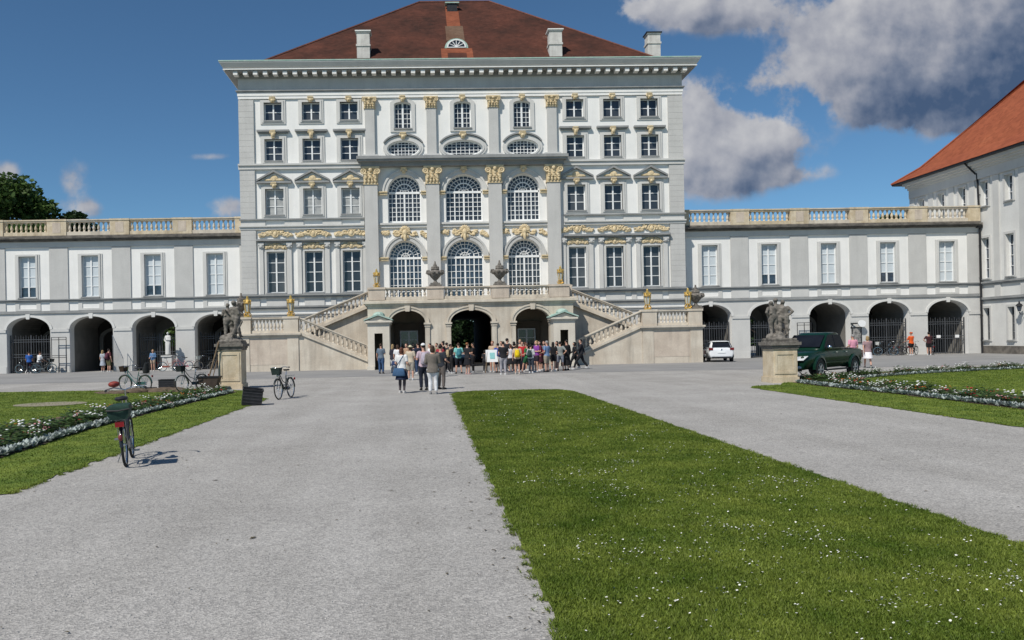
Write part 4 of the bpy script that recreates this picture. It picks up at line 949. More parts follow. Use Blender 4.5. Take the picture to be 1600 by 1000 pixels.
# ------------------------------------------------------------------ sentry boxes, lanterns, urns
def sentry(u, label):
    x = XC + u; P = thing('sentry_box', label, 'sentry box', (x, 53.0, 0), 'sentry boxes beside the arches')
    m = mat('pale_stone', (.66, .61, .52), (.58, .53, .45), 1.0, .9, streak=(.3, (.3, .27, .22)), fine=(14, .05)); y = 53.0
    holed('body', [(x - .72, 0), (x - .27, 0), (x - .27, 2.42), (x + .27, 2.42), (x + .27, 0), (x + .72, 0), (x + .72, 3.05), (x - .72, 3.05)], [], y, .14, m, P)
    mb = MB().box(x - .72, x - .60, y + .14, y + 1.3, 0, 3.05).box(x + .60, x + .72, y + .14, y + 1.3, 0, 3.05).box(x - .6, x + .6, y + 1.2, y + 1.3, 0, 3.05); mb.each('side_wall', m, P)
    MB().box(x - .59, x + .59, y + 1.0, y + 1.19, .02, 3.0).build('dark_interior', mat('box_interior', (.07, .06, .04), (.05, .043, .03), 3), P)
    mb = MB().box(x - .78, x + .78, y - .05, y + 1.36, .0, .22) if False else MB().box(x - .78, x - .29, y - .05, y - .003, 0, .24).box(x + .29, x + .78, y - .05, y - .003, 0, .24); mb.each('plinth', m, P)
    MB().box(x - .80, x + .80, y - .08, y + 1.38, 3.05, 3.14).box(x - .90, x + .90, y - .18, y + 1.48, 3.14, 3.26).build('cornice', m, P)
    MB().prism([(x - .80, 3.261), (x + .80, 3.261), (x, 3.56)], y - .05, y + .2).build('tympanum', m, P)
    mb = MB()
    for s in (-1, 1): mb.prism([(x + s * .95, 3.262), (x + s * .95, 3.34), (x, 3.72), (x, 3.60)], y - .22, y + 1.5)
    mb.ell((x, y + .75, 3.62), .42, .6, .26, 10, 6); mb.ell((x, y + .75, 3.36), .88, .72, .22, 10, 6); mb.build('copper_roof', COPPER, P)
sentry(-6.25, 'pale sentry box with green copper roof at the foot of the left stair flight')
sentry(6.1, 'pale sentry box with green copper roof at the foot of the right stair flight')
def lantern():
    P = thing('gilded_lantern', '', 'lantern', (0, 0, 0), 'gilded lanterns on the staircase')
    MB().lathe([(.24, 0), (.24, .05), (.14, .09), (.07, .14), (.06, .26), (.12, .30)], n=8).build('base', GOLD, P, smooth=False)
    mb = MB()
    for i in range(6):
        a = i * math.pi / 3; c, s = math.cos(a), math.sin(a); mb.tube([(.13 * c, .13 * s, .30), (.21 * c, .21 * s, .84)], .02, 4)
        mb.tube([(.12 * c, .12 * s, .08), (.24 * c, .24 * s, .14), (.14 * c, .14 * s, .28)], .025, 4)
    mb.ring((0, 0, .30), .13, .025, 'z', 12, 4).ring((0, 0, .84), .215, .03, 'z', 12, 4); mb.build('cage', GOLD, P)
    MB().lathe([(.11, .31), (.19, .82)], n=6).build('lamp_glass', mat('lantern_glass', (.52, .54, .52), (.40, .42, .40), 6, .1), P)
    mb = MB().lathe([(.25, .86), (.20, .92), (.17, 1.02), (.10, 1.06), (.10, 1.12), (.05, 1.16), (.03, 1.30)], n=10)
    for i in range(6):
        a = i * math.pi / 3; mb.ell((.2 * math.cos(a), .2 * math.sin(a), .99), .05, .05, .08, 6, 4)
    mb.ell((0, 0, 1.2), .07, .07, .07, 8, 5); mb.build('crown_roof', GOLD, P)
    return P
LN = lantern()
LSP = [(-6.42, 55.0, 5.57, 'gilded lantern at the left end of the terrace balustrade'), (6.25, 55.0, 5.57, 'gilded lantern at the right end of the terrace balustrade'), (-12.28, 54.8, 3.71, 'gilded lantern on the left landing, at the head of the lower flight'),
       (12.22, 54.8, 3.71, 'gilded lantern on the right landing, at the head of the lower flight'), (-15.2, 54.75, 3.71, 'gilded lantern beside the dark urn, partly behind the left statue'), (15.03, 54.75, 3.71, 'gilded lantern overlapping the dark urn on the right landing corner')]
for i, (u, y, z, lb) in enumerate(LSP):
    o = LN if i == 0 else copy_tree(LN)
    o.location = (XC + u, y, z); o['label'] = lb; o.scale = (1.0, 1.0, 1.0) if i < 2 else (1.12, 1.12, 1.12)
def urn():
    P = thing('stone_urn', '', 'urn', (0, 0, 0), 'dark urns on the staircase')
    MB().box(-.42, .42, -.34, .34, 0, .12).box(-.34, .34, -.28, .28, .12, .24).build('plinth', STATUE, P)
    mb = MB().lathe([(.22, .24), (.12, .32), (.10, .42), (.30, .62), (.46, .84), (.50, .98), (.40, 1.04), (.26, 1.12), (.30, 1.18), (.22, 1.30), (.12, 1.40), (.13, 1.46), (.07, 1.56), (.05, 1.72)], n=14)
    for s in (-1, 1): mb.tube([(s * .42, 0, .80), (s * .60, 0, .92), (s * .56, 0, 1.08), (s * .36, 0, 1.08)], .06, 6)
    for i in range(10):
        a = i * .628; mb.ell((.46 * math.cos(a), .46 * math.sin(a), .9 + .04 * (i % 2)), .11, .11, .12, 6, 4); mb.ell((.2 * math.cos(a), .2 * math.sin(a), 1.28), .08, .08, .1, 6, 4)
    mb.build('vessel', STATUE, P, auto=50)
    return P
UR = urn()
for i, (u, y, z, lb) in enumerate([(-2.4, 54.75, 5.57, 'dark stone urn on the terrace pedestal left of the middle arch'), (2.02, 54.75, 5.57, 'dark stone urn on the terrace pedestal right of the middle arch'),
                                   (-15.72, 55.2, 3.72, 'dark stone urn on the outer corner of the left landing'), (15.72, 55.2, 3.72, 'dark stone urn on the outer corner of the right landing')]):
    o = UR if i == 0 else copy_tree(UR)
    o.location = (XC + u, y, z); o['label'] = lb; o.scale = (1, 1, 1) if i < 2 else (1.0, 1.0, .97)

# ------------------------------------------------------------------ figures
def remesh(mb, voxel, smooth=2):
    me = mb.mesh('tmp', fix=True); t = bpy.data.objects.new('tmp', me); COL.objects.link(t)
    r = t.modifiers.new('r', 'REMESH'); r.mode = 'VOXEL'; r.voxel_size = voxel
    if smooth:
        q = t.modifiers.new('s', 'SMOOTH'); q.factor = .5; q.iterations = smooth
    dg = bpy.context.evaluated_depsgraph_get(); e = bpy.data.meshes.new_from_object(t.evaluated_get(dg))
    bpy.data.objects.remove(t); bpy.data.meshes.remove(me)
    o = MB(); o.v = [tuple(v.co) for v in e.vertices]; o.f = [tuple(p.vertices) for p in e.polygons]; bpy.data.meshes.remove(e); return o
ARMS = {  # elbow, wrist for the right side (x mirrored for the left); y is forward
    'down': ((.235, -.03, 1.13), (.25, .04, .88)), 'bent': ((.235, -.02, 1.14), (.20, .22, 1.08)), 'phone': ((.225, .03, 1.13), (.08, .27, 1.24)), 'hip': ((.37, -.09, 1.17), (.20, -.01, 1.00)),
    'fold': ((.24, .02, 1.14), (-.04, .20, 1.16)), 'up': ((.30, .16, 1.42), (.36, .36, 1.60)), 'strap': ((.25, -.02, 1.15), (.15, .17, 1.33)), 'swing': ((.23, .14, 1.16), (.21, .32, 1.02)), 'back': ((.24, -.18, 1.17), (.23, -.24, .94)), 'point': ((.28, .14, 1.36), (.42, .34, 1.50)),
    'bars': ((.24, .16, 1.12), (.25, .42, 1.02))}
def skeleton(pose):
    legs, aL, aR = pose.get('legs', 'stand'), pose.get('L', 'down'), pose.get('R', 'down'); w = pose.get('w', 1.0)
    J = {}
    sp = {'stand': (.10, .0, .11, .0), 'wide': (.15, .0, .17, .0), 'walk': (.09, .30, .10, -.30), 'stride': (.09, .42, .10, -.40), 'shift': (.12, .08, .09, -.02), 'near': (.07, .02, .075, -.01), 'cross': (.03, .05, .09, -.03)}[legs]
    for s, fx, fy in ((-1, sp[0], sp[1]), (1, sp[2], sp[3])):
        J['hip', s] = (s * .095 * w, 0, .90); kb = .05 + max(0, fy) * .25
        J['knee', s] = (s * (.095 + fx) / 2, fy * .45 + kb * .6, .49); J['ank', s] = (s * fx, fy, .085 + (.07 if fy < -.2 else 0))
    for s, a in ((-1, aL), (1, aR)):
        e, h = ARMS[a]; J['sh', s] = (s * .165 * w, -.005, 1.415); J['el', s] = (s * (e[0] + (w - 1) * .15), e[1], e[2]); J['wr', s] = (s * h[0], h[1], h[2])
    return J
def lerp3(a, b, t): return tuple(a[i] + (b[i] - a[i]) * t for i in range(3))
def leg_tube(mb, J, s, e, frm=0.0, to=2.0, w=1.0, flare=0):
    h, k, a = J['hip', s], J['knee', s], J['ank', s]
    pts = [(h[0], h[1], h[2] + .02), lerp3(h, k, .35), lerp3(h, k, .8), k, lerp3(k, a, .3), lerp3(k, a, .75), a]; rr = [.088 * w, .086 * w, .062, .056, .056, .040, .036]
    t = [0, .35, .8, 1, 1.3, 1.75, 2]; P = []; R = []
    for i in range(7):
        if t[i] < to - .02: P.append(pts[i]); R.append(rr[i] + e + flare * max(0, t[i] - .8))
    q = to; P.append(lerp3(h, k, q) if q <= 1 else lerp3(k, a, q - 1)); R.append(np.interp(q, t, rr) + e + flare * max(0, q - .8))
    mb.tube(P, R, 10)
def arm_tube(mb, J, s, e, to=2.0, w=1.0):
    sh, el, wr = J['sh', s], J['el', s], J['wr', s]
    pts = [(sh[0] * .72, sh[1], sh[2] + .012), sh, lerp3(sh, el, .5), el, lerp3(el, wr, .35), wr]; rr = [.058, .056 * w, .046 * w, .040, .040, .027]; t = [-.3, 0, .5, 1, 1.35, 2]
    P = []; R = []
    for i in range(6):
        if t[i] < to - .02: P.append(pts[i]); R.append(rr[i] + e)
    P.append(lerp3(sh, el, to) if to <= 1 else lerp3(el, wr, to - 1)); R.append(np.interp(to, t, rr) + e)
    mb.tube(P, R, 8)
TORSO = [(.80, .10, .085, 0), (.86, .150, .108, 0), (.94, .165, .118, -.005), (1.03, .145, .104, 0), (1.10, .138, .098, .005), (1.20, .152, .108, .005), (1.30, .170, .112, 0), (1.38, .172, .102, -.008), (1.43, .135, .085, -.01), (1.465, .070, .062, -.01)]
def torso(mb, e, z0, z1, w=1.0, belly=0.0, flare=0.0, hang=False):
    R = []
    zs = sorted(set([z0, z1] + [t[0] for t in TORSO if z0 < t[0] < z1])); tz = [t[0] for t in TORSO]
    for z in zs:
        rx, ry, y = (np.interp(max(z, .94) if hang else z, tz, [t[i] for t in TORSO]) for i in (1, 2, 3)); b = belly * max(0, 1 - abs(z - 1.06) / .22)
        R.append((0, y + b * .5, z, rx * w + e + b * .4 + flare * max(0, 1.0 - z), ry * (w * .5 + .5) + e + b * .6 + flare * max(0, 1.0 - z)))
    mb.loft(R, 14)
def head(mb, turn, nod=0.0):
    R = Matrix.Rotation(turn, 3, 'Z') @ Matrix.Rotation(-nod, 3, 'X'); c = Vector((0, .012, 1.635))
    def E(x, y, z, a, b, d): mb.ell(c + R @ Vector((x, y, z)), a, b, d, 12, 8, R)
    E(0, -.005, .022, .076, .095, .092); E(0, .028, -.045, .060, .066, .068); E(0, .098, -.008, .012, .016, .022); E(0, .060, -.092, .026, .026, .018); E(0, .082, -.058, .024, .014, .010)
    for s in (-1, 1): E(s * .078, -.005, -.005, .012, .022, .030)
    mb.tube([(0, -.012, 1.42), (0, -.004, 1.50), tuple(c + R @ Vector((0, -.015, -.06)))], [.062, .052, .056], 10)
    return R, c
def hair_mesh(R, c, style):
    mb = MB()
    def E(x, y, z, a, b, d): mb.ell(c + R @ Vector((x, y, z)), a, b, d, 12, 8, R)
    E(0, -.022, .040, .083, .094, .090)
    if style in ('bob', 'long', 'pony', 'bun'):
        E(0, -.055, -.02, .082, .062, .085)
    if style == 'bob':
        for s in (-1, 1): E(s * .062, -.022, -.05, .030, .060, .078)
        E(0, -.065, -.07, .072, .045, .060)
    if style == 'long':
        for s in (-1, 1): E(s * .058, -.025, -.08, .032, .055, .11)
        E(0, -.080, -.13, .078, .038, .150)
    if style == 'pony': E(0, -.125, .01, .03, .035, .03); E(0, -.145, -.08, .028, .028, .095)
    if style == 'bun': E(0, -.075, .11, .045, .045, .04)
    return mb
def fingers(mb, J, s, pose):
    """palm, four fingers and a thumb at the wrist, lightly curled"""
    el, wr = Vector(J['el', s]), Vector(J['wr', s]); d = (wr - el).normalized(); up = Vector((0, 0, 1)) if abs(d.z) < .8 else Vector((0, 1, 0))
    n = d.cross(up).normalized(); q = n.cross(d).normalized()
    if abs(d.z) > .8: n, q = q, n          # hanging arm: the palm faces the thigh
    palm_in = Vector((-s, 0, 0)) if abs(d.z) > .8 else Vector((0, 0, -1)); pn = palm_in - d * palm_in.dot(d); pn.normalize(); wd = d.cross(pn).normalized()
    if wd.y < 0 and abs(d.z) > .8: wd = -wd
    if abs(d.z) <= .8 and wd.x * s > 0: wd = -wd
    M3 = Matrix((wd, pn, d)).transposed()
    mb.ell(wr + d * .045, .040, .017, .052, 8, 6, M3)
    for i, L_ in enumerate((.066, .074, .069, .054)):
        b = wr + d * .080 + wd * (.029 - .019 * i); c1 = .16 + .06 * i
        p1 = b + (d + pn * c1).normalized() * L_ * .5; p2 = p1 + (d * .75 + pn * (.55 + .1 * i)).normalized() * L_ * .5
        mb.tube([b - d * .02, b, p1, p2], [.0085, .0085, .008, .006], 6)
    b = wr + d * .025 + wd * .034; mb.tube([b - wd * .01, b + (d * .7 + wd * .75).normalized() * .032, b + (d * .95 + wd * .55 + pn * .35).normalized() * .062], [.011, .0095, .007], 6)
SKINS = {'pale': ((.56, .33, .24), (.50, .28, .20)), 'tan': ((.42, .24, .16), (.37, .20, .13)), 'dark': ((.13, .07, .045), (.11, .06, .04))}
HAIRS = {'brown': (.055, .030, .018), 'dark': (.014, .011, .010), 'blonde': (.36, .25, .12), 'grey': (.30, .29, .28), 'auburn': (.10, .034, .018), 'ginger': (.22, .085, .03)}
def cloth(c): return mat('cloth_%d_%d_%d' % tuple(int(x * 1000) for x in c), c, tuple(x * .8 for x in c), 9, .9, fine=(45, .10))
PW = 1.07
def person(label, x, y, h=1.72, face=0.0, skin='pale', hair='brown', style='short', top=(.6, .6, .6), sleeve=.75, bottom='trousers', bcol=(.05, .06, .09), legs='stand', L='down', R='down', w=1.0, belly=0.0, turn=0.0, nod=0.0,
           shoe=(.6, .6, .6), hat=None, bag=None, bagc=(.05, .05, .06), tights=None, hem=.88, vox=.021, cat='person', lean=0.0, coat=None, zoff=0.0, group='visitors in front of the palace'):
    P = thing('person', label, cat, (x, y, zoff), group)
    w *= PW; J = skeleton(dict(legs=legs, L=L, R=R, w=w))
    b = MB(); torso(b, 0, .80, 1.465, w, belly); Rm, c = head(b, turn, nod)
    for s in (-1, 1):
        leg_tube(b, J, s, 0, w=w); arm_tube(b, J, s, 0, w=w)
        a = J['ank', s]; b.ell((a[0], a[1] + .055, a[2] - .045), .036, .11, .035, 8, 6)
    b = remesh(b, vox * .8, 1)
    for s, a in ((-1, L), (1, R)): fingers(b, J, s, a)
    b.build('body', mat('skin_' + skin, *SKINS[skin], 6, .6), P, (0, 0, 0) if False else None, smooth=True) if False else None
    def put(mb, name, m, lab=None):
        me = mb.mesh(name, smooth=True); me.materials.append(m); return link(name, me, P, (0, 0, 0), lab)
    put(b, 'body', mat('skin_' + skin, *SKINS[skin], 6, .6))
    if style != 'bald': put(hair_mesh(Rm, c, style), 'hair', mat('hair_' + hair, HAIRS[hair], tuple(x * .7 for x in HAIRS[hair]), 20, .6))
    for s in (-1, 1): put(MB().ell(c + Rm @ Vector((s * .030, .088, .010)), .011, .007, .006, 6, 4), 'eye', BLACKP)
    f = MB(); f.ell(c + Rm @ Vector((0, .094, -.058)), .022, .006, .005, 6, 4); put(f, 'mouth', mat('lips', (.35, .13, .11), (.30, .11, .09), 4, .6))
    # clothes
    t = MB(); torso(t, .020, hem, 1.455, w, belly, .10 if hem < .86 else .02, True)
    for s in (-1, 1):
        if sleeve > 0: arm_tube(t, J, s, .017, sleeve, w)
    put(remesh(t, vox, 2), 'top', cloth(top))
    if bottom in ('trousers', 'shorts', 'long_shorts'):
        t = MB(); torso(t, .014, .80, 1.0, w, belly * .6)
        for s in (-1, 1): leg_tube(t, J, s, .018 if bottom == 'trousers' else .024, 0, {'trousers': 1.93, 'shorts': .72, 'long_shorts': .98}[bottom], w, .012 if bottom != 'trousers' else .006)
        put(remesh(t, vox, 2), bottom.replace('long_', ''), cloth(bcol))
    elif bottom in ('skirt', 'dress', 'long_skirt'):
        zb = {'skirt': .52, 'dress': .50, 'long_skirt': .30}[bottom]; yk = max(abs(J['knee', -1][1]), abs(J['knee', 1][1]))
        t = MB().loft([(0, 0, zb, .21 * w + .03, .17 + yk), (0, 0, zb + .01, .215 * w + .03, .175 + yk), (0, 0, .72, .20 * w, .15 + yk * .5), (0, 0, .88, .180 * w, .132), (0, 0, 1.0, .165 * w, .118)], 16); put(remesh(t, vox, 2), 'skirt', cloth(bcol))
    if tights:
        t = MB(); [leg_tube(t, J, s, .006, 0, 1.97, w) for s in (-1, 1)]; put(remesh(t, vox * .8, 1), 'tights', cloth(tights))
    for s in (-1, 1):
        t = MB(); a = J['ank', s]; z = a[2] - .045; t.ell((a[0], a[1] + .055, z), .047, .135, .042, 10, 6); t.box(a[0] - .042, a[0] + .042, a[1] - .06, a[1] + .17, z - .04, z - .018); t.ell((a[0], a[1] - .02, z + .03), .046, .056, .04, 8, 6)
        put(t, 'shoe', cloth(shoe))
    if hat:
        kind, hc = hat; t = MB(); q = c + Rm @ Vector((0, -.012, .075))
        if kind == 'cap': t.ell(q, .089, .106, .072, 12, 8, Rm); t.ell(q + Rm @ Vector((0, .11, -.015)), .07, .07, .012, 10, 5, Rm)
        elif kind == 'brim': t.ell(q, .088, .102, .07, 12, 8, Rm); t.ell(q + Vector((0, 0, -.02)), .17, .18, .014, 14, 5, Rm)
        elif kind == 'helmet': t.ell(q, .10, .135, .085, 12, 8, Rm)
        put(t, 'hat' if kind != 'helmet' else 'helmet', cloth(hc))
    if bag == 'backpack':
        t = MB().loft([(0, -.20, .98, .13, .06), (0, -.205, 1.02, .155, .09), (0, -.20, 1.22, .15, .095), (0, -.19, 1.38, .11, .07), (0, -.18, 1.42, .06, .04)], 12); t.ell((0, -.29, 1.12), .11, .05, .10, 10, 6)
        for s in (-1, 1): t.tube([(s * .10, -.15, 1.38), (s * .11, -.02, 1.475), (s * .115, .12, 1.36), (s * .13, .08, 1.12), (s * .13, -.14, 1.02)], .016, 6)
        put(t, 'backpack', cloth(bagc))
    elif bag == 'shoulder':     # big bag on the back with a cross strap
        t = MB().loft([(-.04, -.22, .66, .24, .05), (-.04, -.22, .70, .27, .07), (-.04, -.21, .84, .24, .07), (-.04, -.19, .97, .19, .045)], 14); t.tube([(-.20, -.17, .95), (-.07, -.16, 1.15), (.10, -.12, 1.42), (.13, .0, 1.475), (.06, .14, 1.32), (-.16, .13, 1.0)], .014, 6); put(t, 'shoulder_bag', cloth(bagc))
    elif bag == 'hand':
        q = J['wr', -1]; t = MB().loft([(q[0] - .02, q[1], .52, .17, .05), (q[0] - .02, q[1], .56, .19, .06), (q[0] - .02, q[1], .78, .15, .045)], 12); t.tube([(q[0] - .12, q[1], .77), (q[0] - .02, q[1], q[2] - .06), (q[0] + .08, q[1], .77)], .012, 6); put(t, 'hand_bag', cloth(bagc))
    P.scale = (h / 1.75,) * 3; P.rotation_euler = (lean, 0, face)
    return P
